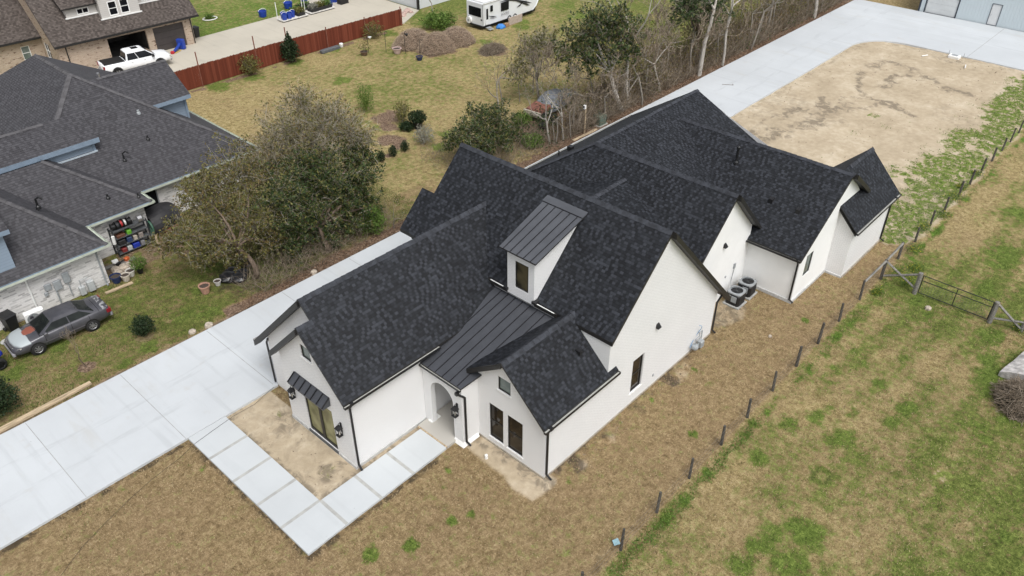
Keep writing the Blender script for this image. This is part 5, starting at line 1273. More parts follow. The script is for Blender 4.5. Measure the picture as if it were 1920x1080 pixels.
# travel trailer -- rear towards -X
V = thing('travel_trailer', 'long white travel trailer with black windows and swoosh graphics, parked on the back lawn', 'camper trailer', (40.0, 42.5, 0))
RVW = mat("white trailer shell", (.72, .74, .75), .35, .04, 1); RVB = mat("black trailer graphics", (.02, .021, .026), .4); RVG = mat("grey trailer graphics", (.25, .24, .25), .4)
L_, Wd, z0, z1 = 8.5, 2.3, .42, 2.72
m = MB(); prof = [(0, z0), (7.5, z0), (8.1, z0 + .4), (8.5, z0 + 1.0), (8.3, z0 + 1.8), (7.6, z1), (.15, z1), (0, z1 - .15)]
m.loft([[(x, .06, z0 + (z - z0) * .985) for x, z in prof], [(x, 0, z) for x, z in prof], [(x, Wd, z) for x, z in prof], [(x, Wd + .02, z) for x, z in prof]])
m.build('body', RVW, V)
m = MB(); m.box(.1, 7.6, .08, Wd - .08, z1 + .003, z1 + .03); m.build('roof', mat("white trailer roof", (.76, .76, .74), .6, .05, 1), V)
m = MB(); m.bevbox(1.7, 2.6, .8, 1.5, z1 + .03, z1 + .32, .08); m.bevbox(4.2, 4.7, .5, 1.0, z1 + .03, z1 + .2, .06); m.each('roof_unit', GREYM, V)
m = MB(); m.tube([(.05, .012, z1 - .1), (7.5, -.01, z1 - .1)], .045, 6); m.build('awning_roll', WHITE, V)
FV = Fr((0, 0), (1, 0)); FVr = Fr((0, Wd), (0, -1))
def rpanel(fr, a, b, c, d, m_, nm, o=.015, r_=.06):
    q = MB(); pts = []
    for cx, cz, a0 in ((b - r_, d - r_, 0), (a + r_, d - r_, 90), (a + r_, c + r_, 180), (b - r_, c + r_, 270)):
        for k in range(4): an = math.radians(a0 + 30 * k); pts.append((cx + r_ * math.cos(an), cz + r_ * math.sin(an)))
    q.loft([[fr.pt(x, z, -.01) for x, z in pts], [fr.pt(x, z, o) for x, z in pts]]); return q.build(nm, m_, V)
rpanel(FVr, .28, 2.0, 1.25, 2.15, GLASSK, 'window'); rpanel(FV, 1.05, 1.4, 1.65, 2.25, GLASSK, 'window'); rpanel(FV, 2.6, 3.75, 1.35, 2.2, GLASSK, 'window'); rpanel(FV, 6.35, 6.7, 1.75, 2.4, GLASSK, 'window')
dr_ = rpanel(FV, .3, .85, .5, 2.3, RVW, 'entry_door', .012); q = MB(); FV.box(q, .42, .7, 1.0, 2.05, .012, .02); q.build('door_window', GLASSK, dr_); q = MB(); FV.box(q, .78, .83, 1.2, 1.35, .012, .04); q.build('handle', PLBLACK, dr_)
def strip(pts, wd, m_, nm):
    q = MB(); n = len(pts)
    for (a, b), (w0, w1) in zip(zip(pts[:-1], pts[1:]), zip(wd[:-1], wd[1:])): q.poly([FV.pt(a[0], a[1] - w0, .006), FV.pt(b[0], b[1] - w1, .006), FV.pt(b[0], b[1] + w1, .006), FV.pt(a[0], a[1] + w0, .006)])
    q.build(nm, m_, V)
strip([(2.4, 2.33), (3.2, 2.32), (4.2, 2.18), (5.2, 1.9), (6.4, 1.5), (7.3, 1.22)], [.01, .05, .09, .08, .10, .01], RVB, 'graphic'); strip([(4.8, 1.95), (5.6, 1.62), (6.6, 1.2), (7.0, 1.05)], [.01, .05, .10, .01], RVB, 'graphic')
strip([(5.0, 1.25), (5.5, 1.38), (5.85, 1.65), (5.9, 1.8)], [.02, .09, .08, .01], RVB, 'graphic'); strip([(.9, 1.25), (1.3, 1.12), (1.9, 1.02)], [.02, .06, .01], RVB, 'graphic'); strip([(.9, 1.05), (1.4, .95), (2.0, .92)], [.01, .04, .01], RVG, 'graphic'); strip([(5.4, 2.45), (6.1, 2.4)], [.05, .03], mat("maroon graphic", (.12, .03, .04)), 'graphic')
text_mesh('lettering', 'ACCESS', .34, RVG, V, Matrix.Translation((3.2, -.012, 1.02)) @ Matrix.Rotation(math.radians(90), 4, 'X'))
m = MB(); m.tube([(-.02, 1.9, .75), (-.22, 1.9, .75)], .34, 20); sp = m.build('spare_wheel', WHITE, V, False); m = MB(); m.tube([(-.221, 1.9, .75), (-.235, 1.9, .75)], .13, 12); m.build('hub', GREYM, sp)
for y in (.25, 2.05): m = MB(); m.box(-.02, .02, y - .1, y + .1, .95, 1.08); m.build('taillight', RVB, V)
m = MB(); m.box(0.2, 8.0, .12, Wd - .12, .22, z0); m.box(-.1, .2, .1, Wd - .1, .3, .45); m.build('chassis', PLBLACK, V)
for x in (3.9, 4.75):
    for y, s_ in ((.15, -1), (Wd - .15, 1)): wheel(V, x, y, .34, .2, s_, WHITE, 5)
m = MB(); m.tube([(8.0, .6, .35), (9.3, Wd / 2, .4)], .05, 6); m.tube([(8.0, Wd - .6, .35), (9.3, Wd / 2, .4)], .05, 6); m.tube([(9.2, Wd / 2, 0), (9.2, Wd / 2, .5)], .05, 6); m.build('hitch', PLBLACK, V)
m = MB()
for a, b, zz in ((2.5, 2.62, .28), (3.2, 3.32, .5)): pass
m.box(.3, .9, -.35, -.02, .2, .26); m.box(.3, .9, -.62, -.3, .1, .14); m.build('entry_step', GREYM, V)
# ================================================================== TREES AND PLANTS
LF_DARK = leafmat("dark evergreen leaves", [(.1, (.014, .030, .009)), (.45, (.040, .070, .021)), (.75, (.082, .118, .038)), (1, (.165, .19, .07))])
LF_OLIVE = leafmat("olive leaves", [(.1, (.042, .046, .011)), (.4, (.112, .114, .030)), (.7, (.20, .188, .058)), (1, (.32, .28, .11))])
LF_RUSSET = leafmat("old yellow brown leaves", [(.1, (.08, .055, .02)), (.5, (.175, .125, .045)), (1, (.29, .215, .09))])
LF_GREEN = leafmat("fresh green leaves", [(.1, (.045, .085, .014)), (.5, (.11, .19, .032)), (1, (.23, .32, .08))])
LF_SHRUB = leafmat("shrub leaves", [(.1, (.010, .020, .008)), (.5, (.026, .048, .018)), (1, (.06, .09, .035))])
LF_GREY = leafmat("grey green leaves", [(.1, (.16, .16, .13)), (.5, (.27, .27, .22)), (1, (.40, .39, .34))])
LF_LITTER = leafmat("fallen leaves", [(.0, (.07, .042, .026)), (.4, (.15, .088, .052)), (.7, (.25, .16, .10)), (1, (.40, .30, .20))], .8, .1)
TW_GREY = islandmat("grey twigs", [(0, (.20, .18, .135)), (.5, (.31, .28, .22)), (1, (.48, .44, .37))])
TW_BROWN = islandmat("brown twigs", [(0, (.13, .10, .07)), (.5, (.23, .185, .135)), (1, (.36, .30, .235))])
TW_HAY = islandmat("dry brush", [(0, (.25, .18, .13)), (.5, (.42, .32, .235)), (1, (.58, .47, .36))])

def bez(a, b, c, n): return [tuple(np.array(a) * (1 - t) ** 2 + 2 * np.array(b) * t * (1 - t) + np.array(c) * t * t) for t in [k / n for k in range(n + 1)]]
def clump_tree(name, label, base, fork, clumps, lm, bark, tr, leaf=.085, dens=620, seed=1, group=None, twig=TW_GREY, ntw=90, tr2=.013, lm2=None):
    """trunk to a fork, a limb to every clump, twigs through the clump and leaves along the twigs"""
    rng = np.random.default_rng(seed); base = np.array(base, float); fork = np.array(fork, float)
    o = thing(name, label, 'tree', tuple(base), 0, group)
    m = MB(); mid = (base + fork) / 2 + rng.normal(size=3) * .2; pts = bez(base - base, mid - base, fork - base, 6)
    m.tube(pts, [tr * (1 - .4 * k / 6) for k in range(7)], 9)
    P0, P1, R0, R1, LP = [], [], [], [], []
    for (x, y, z, r) in clumps:
        c = np.array((x, y, z), float); d = np.linalg.norm(c - fork)
        ctl = fork + (c - fork) * .45 + np.array((0, 0, .25 * d)) + rng.normal(size=3) * .15 * d
        lp = bez(fork - base, ctl - base, c - base, 6); r0 = min(tr * .55, .05 + .02 * d)
        m.tube(lp, [r0 * (1 - .78 * k / 6) for k in range(7)], 6)
        n = int(ntw * r * r / 2.2)
        dirs = rng.normal(size=(n, 3)); dirs[:, 2] = dirs[:, 2] * .75 + .22; dirs /= np.linalg.norm(dirs, axis=1, keepdims=True)
        st = (c - base) + dirs * r * rng.uniform(.0, .75, (n, 1)) + rng.normal(size=(n, 3)) * .10 * r; ln = r * rng.uniform(.3, .75, (n, 1)); d1 = dirs * .6 + rng.normal(size=(n, 3)) * .42 + (0, 0, .12); d1 /= np.linalg.norm(d1, axis=1, keepdims=True); en = st + d1 * ln
        P0.append(st); P1.append(en); R0.append(np.full(n, tr2)); R1.append(np.full(n, tr2 * .4))
        k = 4; f = rng.uniform(.35, .95, (n * k, 1)); bs = np.repeat(st, k, 0) + (np.repeat(en, k, 0) - np.repeat(st, k, 0)) * f
        d2 = np.repeat(dirs, k, 0) + rng.normal(size=(n * k, 3)) * .8; d2 /= np.linalg.norm(d2, axis=1, keepdims=True); e2 = bs + d2 * r * rng.uniform(.12, .36, (n * k, 1))
        P0.append(bs); P1.append(e2); R0.append(np.full(n * k, tr2 * .55)); R1.append(np.full(n * k, tr2 * .25))
        nl = int(dens * r ** 2.2)
        if nl:
            s = rng.integers(0, n * k, nl); t = rng.uniform(.15, 1.15, (nl, 1)); LP.append(bs[s] + (e2[s] - bs[s]) * t + rng.normal(size=(nl, 3)) * .055 * r)
    m.build('trunk', bark, o, True)
    sticks('twigs', np.concatenate(P0), np.concatenate(P1), np.concatenate(R0), np.concatenate(R1), twig, o)
    if LP:
        L = np.concatenate(LP)
        if lm2 is not None:
            pick = rng.random(len(L)) < .3
            leaves('crown', L[~pick], leaf, lm, o, rng); leaves('crown', L[pick], leaf, lm2, o, rng)
        else: leaves('crown', L, leaf, lm, o, rng)
    return o
# big clump of trees between the neighbour's yard and the driveway
clump_tree('oak_tree', 'leaning olive leaved tree nearest the brick neighbour house, behind the driveway', (.1, 21.6, 0), (-.3, 22.2, 1.9),
           [(-.4, 24, 3.4, 1.7), (-2.2, 23.6, 2.9, 1.25), (1.9, 24.5, 4.6, 1.9), (1.2, 22.6, 2.6, 1.5), (-1.2, 22.6, 2.2, 1.1), (.6, 25.6, 4.0, 1.4), (-3.1, 24.3, 2.4, .9), (3.2, 25.2, 4.2, 1.4), (-.6, 25, 4.4, 1.1), (-1.9, 23.2, 1.5, .9), (-.4, 22.3, 1.2, .8), (1.6, 21.9, 1.3, 1.0)], LF_OLIVE, BARKD, .17, .072, 1000, 3, ntw=120, lm2=LF_RUSSET)
clump_tree('oak_tree', 'dark green dense crowned tree in the middle of the clump beside the driveway', (4.6, 20.8, 0), (4.5, 21.3, 1.6),
           [(2.9, 22.4, 3.4, 1.7), (4.4, 21.9, 2.5, 1.6), (6.2, 22.2, 3.5, 1.8), (6.6, 21.3, 2.2, 1.4), (8.4, 22.3, 3.4, 1.5), (5.2, 22.9, 4.4, 1.6), (3.4, 21.5, 1.8, 1.2), (8.1, 21.6, 2.4, 1.1), (9.4, 22.9, 3.9, 1.0), (2.6, 21.4, .9, 1.0), (4.6, 21.2, .9, 1.0), (6.6, 20.9, 1.0, 1.0), (8.2, 21.2, 1.2, .9)], LF_DARK, BARKD, .2, .076, 1250, 4, ntw=85, twig=TW_GREY, lm2=LF_OLIVE)
clump_tree('oak_tree', 'tallest tree of the clump by the driveway, thin grey half bare top', (5.8, 23.6, 0), (5.7, 23.9, 2.6),
           [(5.6, 25, 5.6, 1.9), (7.3, 24, 5.8, 1.8), (7.1, 25.4, 7.0, 1.4), (8.8, 23.2, 5.1, 1.5), (4.2, 24.6, 5.0, 1.6), (6.3, 23.4, 4.7, 1.5), (8.6, 24.4, 6.2, 1.2), (9.2, 23.4, 4.4, 1.2)], LF_OLIVE, BARKG, .19, .064, 640, 5, ntw=190, lm2=LF_RUSSET)
def bare_tree(name, label, base, h, r, seed, lean=(0, 0), lv=4, bark=None, twig=None, spread=.75, group=None, tw=.007, up=.16, nch=(2, 3), first=.42):
    rng = np.random.default_rng(seed); o = thing(name, label, 'tree', base, 0, group)
    segs, tips = [], []
    d = np.array((lean[0], lean[1], 1.0)); d /= np.linalg.norm(d)
    grow(rng, (0, 0, -.1), d, h * first, r, lv, segs, tips, .22, up, nch, spread, .68, 4, .68)
    big = [s for s in segs if s[2] > .022]; small = [s for s in segs if s[2] <= .022]
    seg_mesh('trunk', big, bark or BARKP, o, 7)
    if small: seg_mesh('branches', small, twig or TW_GREY, o, 3, tw)
    o['_tips'] = 0
    return o, np.array(tips) if tips else None
# tree row along the rear driveway
rowg = 'trees in the row along the rear driveway'
clump_tree('evergreen_tree', 'broad dark evergreen with a leaning pale trunk in the row beside the rear driveway', (33.1, 20.3, 0), (32.2, 21.0, 3.2),
           [(32.3, 22, 5.4, 1.9), (30.6, 22.6, 5.9, 1.7), (33.9, 21.2, 5.8, 1.6), (30.0, 23, 4.6, 1.5), (33.6, 20.8, 4.6, 1.4), (31.6, 22, 7.2, 1.4), (33.2, 21.6, 7.0, 1.3), (31.2, 21.8, 3.9, 1.2)], LF_DARK, BARKP, .24, .12, 430, 8, rowg, lm2=LF_OLIVE)
clump_tree('evergreen_tree', 'dark evergreen behind the tall pale trunks farther along the rear driveway', (46.5, 21.5, 0), (46, 21.6, 2.6),
           [(43.2, 21.6, 5.6, 1.6), (45, 21.4, 5.4, 1.7), (47, 21.0, 4.9, 1.5), (45.6, 22, 6.6, 1.5), (47.6, 21.4, 6.2, 1.3), (44.2, 21.8, 7.0, 1.3)], LF_DARK, BARKD, .2, .13, 360, 9, rowg)
clump_tree('evergreen_tree', 'twiggy dark bush of a tree right behind the covered wreck', (30.6, 26.9, 0), (30.4, 27.0, 1.6),
           [(29.4, 26.8, 3.7, 1.4), (31, 26.8, 4.5, 1.5), (28.4, 27.4, 2.7, 1.2), (30.2, 27.8, 4.0, 1.3), (32, 26.4, 3.7, 1.2)], LF_OLIVE, BARKG, .13, .11, 200, 10, rowg, ntw=170)
clump_tree('evergreen_tree', 'low wide dark green tree at the left end of the row, behind the main roof', (19.6, 22.2, 0), (19.5, 22.4, .9),
           [(18.2, 22.6, 2.2, 1.3), (19.8, 23, 2.5, 1.4), (21.2, 22.8, 2.2, 1.3), (20.2, 21.8, 1.5, 1.2), (18.8, 21.7, 1.2, 1.1), (21.8, 22.1, 1.2, 1.1), (17.6, 23.3, 1.7, 1.0)], LF_DARK, BARKD, .13, .085, 950, 12, rowg, lm2=LF_OLIVE)
for nm, lb, b, h, r, sd, ln, lv in [
    ('bare_tree', 'tall pale forked bare tree just right of the leaning evergreen', (34.3, 20.5, 0), 11.5, .15, 21, (-.06, .02), 4),
    ('bare_tree', 'thin dark bare tree with a straight stem right of the tall forked one', (35.2, 19.8, 0), 6.5, .09, 22, (-.04, 0), 3),
    ('bare_tree', 'small crooked bare tree halfway between the forked tree and the tall white trunk', (38.8, 20.5, 0), 6.0, .10, 23, (-.15, .1), 4),
    ('bare_tree', 'tallest pale trunk standing at the driveway edge above the rear gable', (44.1, 19.9, 0), 14, .2, 24, (-.05, 0), 4),
    ('bare_tree', 'white barked slim trunk at the driveway edge right of the tallest pale trunk', (47.7, 19.7, 0), 13, .13, 25, (.02, .02), 4),
    ('bare_tree', 'leaning slim bare tree at the driveway edge, second from the far end', (53.4, 20, 0), 9, .11, 26, (.12, .0), 4),
    ('bare_tree', 'pale thick trunk at the far end of the row near the workshop', (66.6, 19.9, 0), 11, .2, 27, (.03, 0), 4),
    ('bare_tree', 'pale bare sapling left of the camera post, at the drive edge', (25.8, 20.3, 0), 6.4, .075, 28, (.05, .05), 4),
    ('bare_tree', 'crooked pale bare sapling nearest the low dark tree by the drive', (24.7, 20.7, 0), 5.0, .085, 29, (-.12, .1), 4),
    ('bare_tree', 'grey spreading bare tree behind the rusty hood of the wreck', (24.8, 25.8, 0), 5.0, .09, 30, (-.1, .1), 5),
    ('bare_tree', 'wide bare grey tree in front of the wreck cover, with many forks', (32.6, 22.6, 0), 5.6, .09, 31, (-.1, .05), 5),
    ('bare_tree', 'bare brown tree in the brush behind the small crooked tree', (40.8, 22.5, 0), 6.5, .10, 32, (0, 0), 5),
    ('bare_tree', 'bare brown tree behind the white barked slim trunk', (50.6, 21.6, 0), 8, .11, 33, (0, .02), 5),
    ('bare_tree', 'bare forked tree in the brush near the far end of the row', (58.6, 21.2, 0), 8.5, .12, 34, (.02, 0), 5)]:
    pale = 'pale' in lb or 'white' in lb
    bare_tree(nm, lb, b, h, r, sd, ln, lv, BARKP if pale else BARKG, TW_GREY if pale else TW_BROWN, group=rowg, tw=.011 if b[0] > 30 else .008)
# thin saplings that look alike
rs = np.random.default_rng(77); proto = []
for k in range(3):
    o, _ = bare_tree('sapling', 'thin brown leafless sapling in the brush along the rear driveway', (0, 0, 0), 5.2, .05, 50 + k, (0, 0), 5, BARKG, TW_BROWN, group='thin saplings in the brush row', tw=.011, nch=(2, 4), spread=.62, first=.36); proto.append(o)
first = [True] * 3; n_s = 0
for k in range(64):
    u = 24 + 52 * ((k + .5) / 64) + rs.uniform(-.8, .8); v = 20.2 + rs.uniform(0, 3.6)
    if u < 33.5: v = (27.2 + .3 * (v - 20)) if k % 3 == 0 and u > 27 else 20.1 + .15 * (v - 20)
    i = k % 3; s_ = rs.uniform(.75, 1.75); loc = (u, v, 0)
    if first[i]: proto[i].location = loc; proto[i].scale = (s_,) * 3; first[i] = False
    else: dup(proto[i], loc, rs.uniform(0, 6.28), proto[i]['label'], None, (s_,) * 3)
for o in list(bpy.data.objects):
    if '_tips' in o: del o['_tips']
# brush, litter and weeds: uncountable cover
def brush(name, label, n, pos, hmin, hmax, r, mtl, lean=.55, seed=0):
    rng = np.random.default_rng(seed); p = pos(rng, n); d = rng.normal(size=(n, 3)) * lean; d[:, 2] = 1; d /= np.linalg.norm(d, axis=1, keepdims=True)
    h = rng.uniform(hmin, hmax, (n, 1)) ** 1.0; q = p + d * h; m_ = (p + q) / 2 + rng.normal(size=(n, 3)) * .10 * h
    k = 2; t = rng.uniform(.3, .9, (n * k, 1)); bs = np.repeat(p, k, 0) + (np.repeat(q, k, 0) - np.repeat(p, k, 0)) * t; e2 = bs + (np.repeat(d, k, 0) + rng.normal(size=(n * k, 3)) * .9) * np.repeat(h, k, 0) * .3
    o = sticks(name, np.concatenate([p, m_, bs]), np.concatenate([m_, q, e2]), np.concatenate([np.full(n, r), np.full(n, r * .8), np.full(n * k, r * .55)]), np.concatenate([np.full(n, r * .8), np.full(n, r * .4), np.full(n * k, r * .3)]), mtl)
    return stuff(o, label, 'undergrowth')
def band(u0, u1, v0, v1):
    def f(rng, n):
        u = rng.uniform(u0, u1, n); v = v0 + (v1 - v0) * rng.random(n) ** 1.3; near = (u > 25.6) & (u < 33.2) & (v > 21.4); v = np.where(near, 20.2 + (v - 21.4) * .3, v); return np.stack([u, v, np.zeros(n)], 1)
    return f
brush('undergrowth', 'tangled brown brush and dead stems below the tree row along the rear driveway', 5200, band(27, 76, 20.1, 24.2), .4, 2.3, .016, TW_BROWN, .6, 1)
brush('undergrowth', 'thin dry brush around the wreck and behind the main roof', 1500, band(16, 30, 20.1, 26), .3, 1.7, .009, TW_BROWN, .7, 2)
brush('undergrowth', 'dry tangled stems below the big tree clump at the drive edge', 700, band(-1, 10, 20.0, 22.0), .3, 1.6, .008, TW_BROWN, .8, 3)
def leafstuff(name, label, cat, pts, size, mtl, seed): return stuff(leaves(name, pts, size, mtl, None, np.random.default_rng(seed)), label, cat)
rg = np.random.default_rng(5)
n = 16000; P_ = np.stack([rg.uniform(25, 76, n), 20.2 + 4.2 * rg.random(n) ** 1.2, np.abs(rg.normal(0, 1.1, n))], 1)
leafstuff('undergrowth_leaves', 'brown leaves hanging in the brush below the tree row', 'undergrowth', P_[~((P_[:, 0] < 33.2) & (P_[:, 1] > 21.2))], .075, LF_RUSSET, 6)
n = 15000; cl = rg.uniform((24, 20.6, .5), (75, 24, 4.2), (110, 3)); ii = rg.integers(0, 110, n); P_ = cl[ii] + rg.normal(0, .75, (n, 3)); P_ = P_[(P_[:, 2] > 0) & (P_[:, 1] > 19.9) & ((P_[:, 0] > 33.5) | (P_[:, 1] < 21.2))]
leafstuff('vine_leaves', 'olive vine leaves climbing through the brush and thin saplings of the tree row', 'undergrowth', P_, .08, LF_OLIVE, 66)
n = 7000; cl = rg.uniform((23, 20.4), (75, 23.5), (60, 2)); ii = rg.integers(0, 60, n); P_ = np.concatenate([cl[ii] + rg.normal(0, .7, (n, 2)), np.abs(rg.normal(.3, .6, n))[:, None]], 1); P_ = P_[P_[:, 1] > 19.8]
leafstuff('vine_leaves', 'dark green vine and shrub leaves in patches below the tree row', 'undergrowth', P_, .085, LF_DARK, 7)
n = 9000; u = rg.uniform(-2, 74, n); v = 19.42 + np.abs(rg.normal(0, .55, n)); P_ = np.stack([u, v, rg.uniform(.0, .05, n)], 1)
leafstuff('leaf_litter', 'rust brown fallen leaves along the driveway edge', 'leaf litter', P_, .05, LF_LITTER, 8)
# green weed strip along the wire fence and weeds in the sand lot
n = 26000; u = np.where(rg.random(n) < .55, rg.uniform(-4, 9, n), rg.uniform(9, 58, n)); off = fbm(u, u * 0, .5, 5); v = -4.95 - .25 * (off - .5) + rg.normal(0, .18, n)
keep = ((vnoise(u, v, .9, 91) > .26 + .3 * np.abs(v + 4.95)) & ((u < 10) | (vnoise(u, v, .4, 93) > .46)) & (rg.random(n) < .22)) ; P_ = np.stack([u, v, rg.uniform(0, .08, n)], 1)[keep]
leafstuff('weeds', 'bright green weeds growing in a strip along the wire fence', 'weeds', P_, .036, LF_GREEN, 9)
P_ = []
for a, b, r in [(22.5, -4.9, .4), (25.2, -5.0, .8), (26.3, -5.6, .5), (28.3, -4.7, .7), (31.2, -4.3, .6), (33.6, -4.6, .6), (36.4, -4.4, .8), (38.3, -4.2, .5), (41, -4.3, .5), (24.4, -11.6, .5), (25.2, -13.2, .8), (24.2, -12.4, .4), (24.6, -5.8, .5)]:
    k = 700; P_.append(np.stack([a + rg.normal(0, r * .55, k), b + rg.normal(0, r * .35, k), np.abs(rg.normal(.02, .10, k))], 1))
P_ = np.concatenate(P_); leafstuff('weeds', 'taller green weeds around the fence posts and the gate braces', 'weeds', P_, .035, LF_GREEN, 10)
pk = P_[rg.random(len(P_)) < .10] + (0, 0, .08); leafstuff('wildflowers', 'small yellow wildflowers on the weeds by the fence', 'flowers', pk, .03, leafmat("yellow petals", [(0, (.50, .40, .03)), (1, (.70, .60, .08))]), 11)
n = 60000; u = rg.uniform(27, 62, n); v = rg.uniform(-4.2, 5, n); z_ = ground_zones(u, v); keep = (rg.random(n) < (z_[0] - .25) * .7) & (z_[1] > .3); P_ = np.stack([u, v, rg.uniform(0, .08, n)], 1)[keep]
leafstuff('weeds', 'low green weeds spreading over the sand lot', 'weeds', P_, .045, LF_GREEN, 12)
# short turf blades near the camera, coloured like the turf they stand in
def turf(name, label, n, u0, u1, v0, v1, pick, mtl, hgt, seed):
    rng = np.random.default_rng(seed); u = rng.uniform(u0, u1, n); v = rng.uniform(v0, v1, n); z_ = ground_zones(u, v); k = pick(u, v, z_, rng); u, v = u[k], v[k]; m_ = len(u)
    hd = rng.uniform(0, 6.28, m_); L = hgt * rng.uniform(.6, 1.5, m_); w = .011 * rng.uniform(.7, 1.4, m_); lean = rng.uniform(.5, 1.6, m_)
    c, s_ = np.cos(hd), np.sin(hd); z0 = np.full(m_, -.03)
    V_ = np.stack([np.stack([u - s_ * w, v + c * w, z0], 1), np.stack([u + s_ * w, v - c * w, z0], 1), np.stack([u + c * L * lean, v + s_ * L * lean, z0 + L], 1)], 1)
    return stuff(mesh_from(name, V_.reshape(-1, 3), np.arange(m_ * 3).reshape(-1, 3), mtl), label, 'grass')
TURF_T = islandmat("straw blades", [(0, (.14, .095, .048)), (.35, (.25, .18, .098)), (.7, (.36, .27, .155)), (1, (.50, .40, .25))], .9)
TURF_G = islandmat("green blades", [(0, (.020, .034, .007)), (.5, (.070, .108, .020)), (1, (.155, .21, .045))], .9)
free = lambda u, v, z: (z[1] < .35) & ~on_paving(u, v) & ~((u > -.2) & (u < 13.2) & (v > -.15)) & ~((u > -9) & (u < -7) & (v > 4) & (v < 13)) & ~((u > -9) & (u < -1.5) & (v > 4) & (v < 6))
turf('grass', 'short dormant straw coloured grass of the lawn and field', 260000, -15, 24, -15, 13, lambda u, v, z, r: free(u, v, z) & (r.random(len(u)) > z[0] * .9), TURF_T, .045, 20)
turf('grass', 'short green grass growing through the lawn and field', 300000, -15, 34, -16, 13, lambda u, v, z, r: free(u, v, z) & (r.random(len(u)) < (z[0] - .12) * .95), TURF_G, .05, 21)
turf('grass', 'mixed grass of the neighbouring yard beside the driveway', 90000, -15, 12, 19.4, 27, lambda u, v, z, r: (z[2] < .5) & (r.random(len(u)) < .8), TURF_G, .05, 22)

def shrub(name, label, loc, rx, h, n, size, mtl, cat='shrub', squash=1.0, seed=1, stems=8, group=None, shape='ball', twm=TW_BROWN):
    rng = np.random.default_rng(seed); o = thing(name, label, cat, loc, rng.uniform(0, 6), group)
    d = rng.normal(size=(n, 3)); d /= np.linalg.norm(d, axis=1, keepdims=True); r = rng.random((n, 1)) ** .38
    lump = 1 + .22 * np.sin(d[:, 0:1] * 5 + seed) * np.sin(d[:, 1:2] * 4 + 2) + .12 * np.sin(d[:, 2:3] * 9)
    p = d * r * lump * np.array((rx, rx, h * .5)); 
    if shape == 'cone': zz = (p[:, 2:3] / (h * .5) + 1) / 2; p[:, :2] *= np.clip(1.25 - zz, .15, 1.1)
    p[:, 2] += h * .53
    leaves('foliage', p, size, mtl, o, rng)
    k = stems; a = rng.uniform(0, 6.28, k); e = np.stack([np.cos(a) * rx * .6, np.sin(a) * rx * .6, np.full(k, h * .75)], 1)
    sticks('stems', np.zeros((k, 3)), e, .018, .006, twm, o); return o
shrub('shrub', 'round dark green shrub alone on the grass near the grey sedan', (-6.66, 21.4, 0), .55, 1.05, 2600, .045, LF_SHRUB, seed=3)
shrub('shrub', 'dark conifer shrub cut by the left edge of the picture, beside the lumber', (-13.9, 20.9, 0), 1.0, 1.7, 4200, .06, LF_SHRUB, seed=4)
shrub('shrub', 'bright green leafy shrub at the driveway edge right of the tree clump', (7.7, 20.5, 0), .85, 1.7, 2600, .055, LF_GREEN, seed=5)
shrub('shrub', 'feathery lime green shrub on the back lawn', (19.25, 35.4, 0), .75, 2.2, 1500, .05, LF_GREEN, seed=6, stems=60, shape='ball', twm=islandmat("lime stems", [(0, (.14, .20, .04)), (1, (.27, .32, .09))]))
shrub('shrub', 'loose olive shrub between the lime green shrub and the potted plant', (19.6, 31.4, 0), .65, 1.9, 1300, .055, LF_OLIVE, seed=7, stems=30, twm=TW_GREY)
shrub('shrub', 'low dark green mound of leaves left of the potted plant', (19.1, 30.3, 0), .55, .6, 1300, .07, LF_SHRUB, seed=8)
shrub('shrub', 'pale grey leafless looking shrub on the back lawn', (18.3, 27.5, 0), .8, 1.4, 1300, .05, LF_GREY, seed=9, stems=50, twm=TW_GREY)
for k, (x, y, lb) in enumerate([(14.25, 27.6, 'small dark ball shrub, leftmost of three in a row on the back lawn'), (15.4, 27.6, 'small dark ball shrub, middle one of three in a row on the back lawn'), (16.5, 27.6, 'small dark ball shrub, rightmost of three in a row on the back lawn')]):
    shrub('ball_shrub', lb, (x, y, 0), .32, .8, 900, .045, LF_SHRUB, seed=12 + k, group='row of three ball shrubs')
shrub('shrub', 'dark cone shaped evergreen shrub against the red fence', (21.7, 49.2, 0), 1.0, 2.5, 2600, .09, LF_SHRUB, seed=20, shape='cone')
shrub('shrub', 'loose half bare bush against the left part of the red fence', (17.4, 49.2, 0), 1.0, 1.7, 900, .08, LF_OLIVE, seed=21, stems=50)
shrub('shrub', 'spindly bush with dark leaves at the red fence by the brush heaps', (31.0, 48.8, 0), 1.1, 1.6, 700, .08, LF_OLIVE, seed=22, stems=40)
shrub('shrub', 'green mound of leaves behind the brush heaps', (37.6, 46.4, 0), 1.7, 1.5, 2600, .11, LF_GREEN, seed=23, squash=.7)
shrub('shrub', 'bright green low plant clump below the wreck', (23.4, 21.4, 0), .9, .8, 1800, .07, LF_GREEN, seed=24)
shrub('shrub', 'green leafy bush in front of the wreck wheel', (25.6, 24.4, 0), .8, 1.0, 1400, .07, LF_GREEN, seed=25)
bare_tree('young_tree', 'thin leafless young tree in a mulch ring beside the grey sedan', (-9.8, 21.1, 0), 2.6, .035, 61, (-.25, .2), 4, BARKD, TW_BROWN, spread=.45, tw=.006, up=.3)
o, tp = bare_tree('young_tree', 'small sparse leaved young tree beside the bright green shrub', (8.9, 19.95, 0), 2.4, .035, 62, (0, .05), 4, BARKG, TW_GREY, spread=.6, tw=.006)
leaves('crown', np.repeat(tp, 8, 0) + NR.normal(0, .12, (len(tp) * 8, 3)), .05, LF_OLIVE, o)
o, tp = bare_tree('young_tree', 'bare multi stemmed tree behind the green mound near the metal shed', (38.8, 48.2, 0), 4.6, .07, 63, (-.1, .1), 4, BARKG, TW_BROWN, spread=.55, tw=.012)
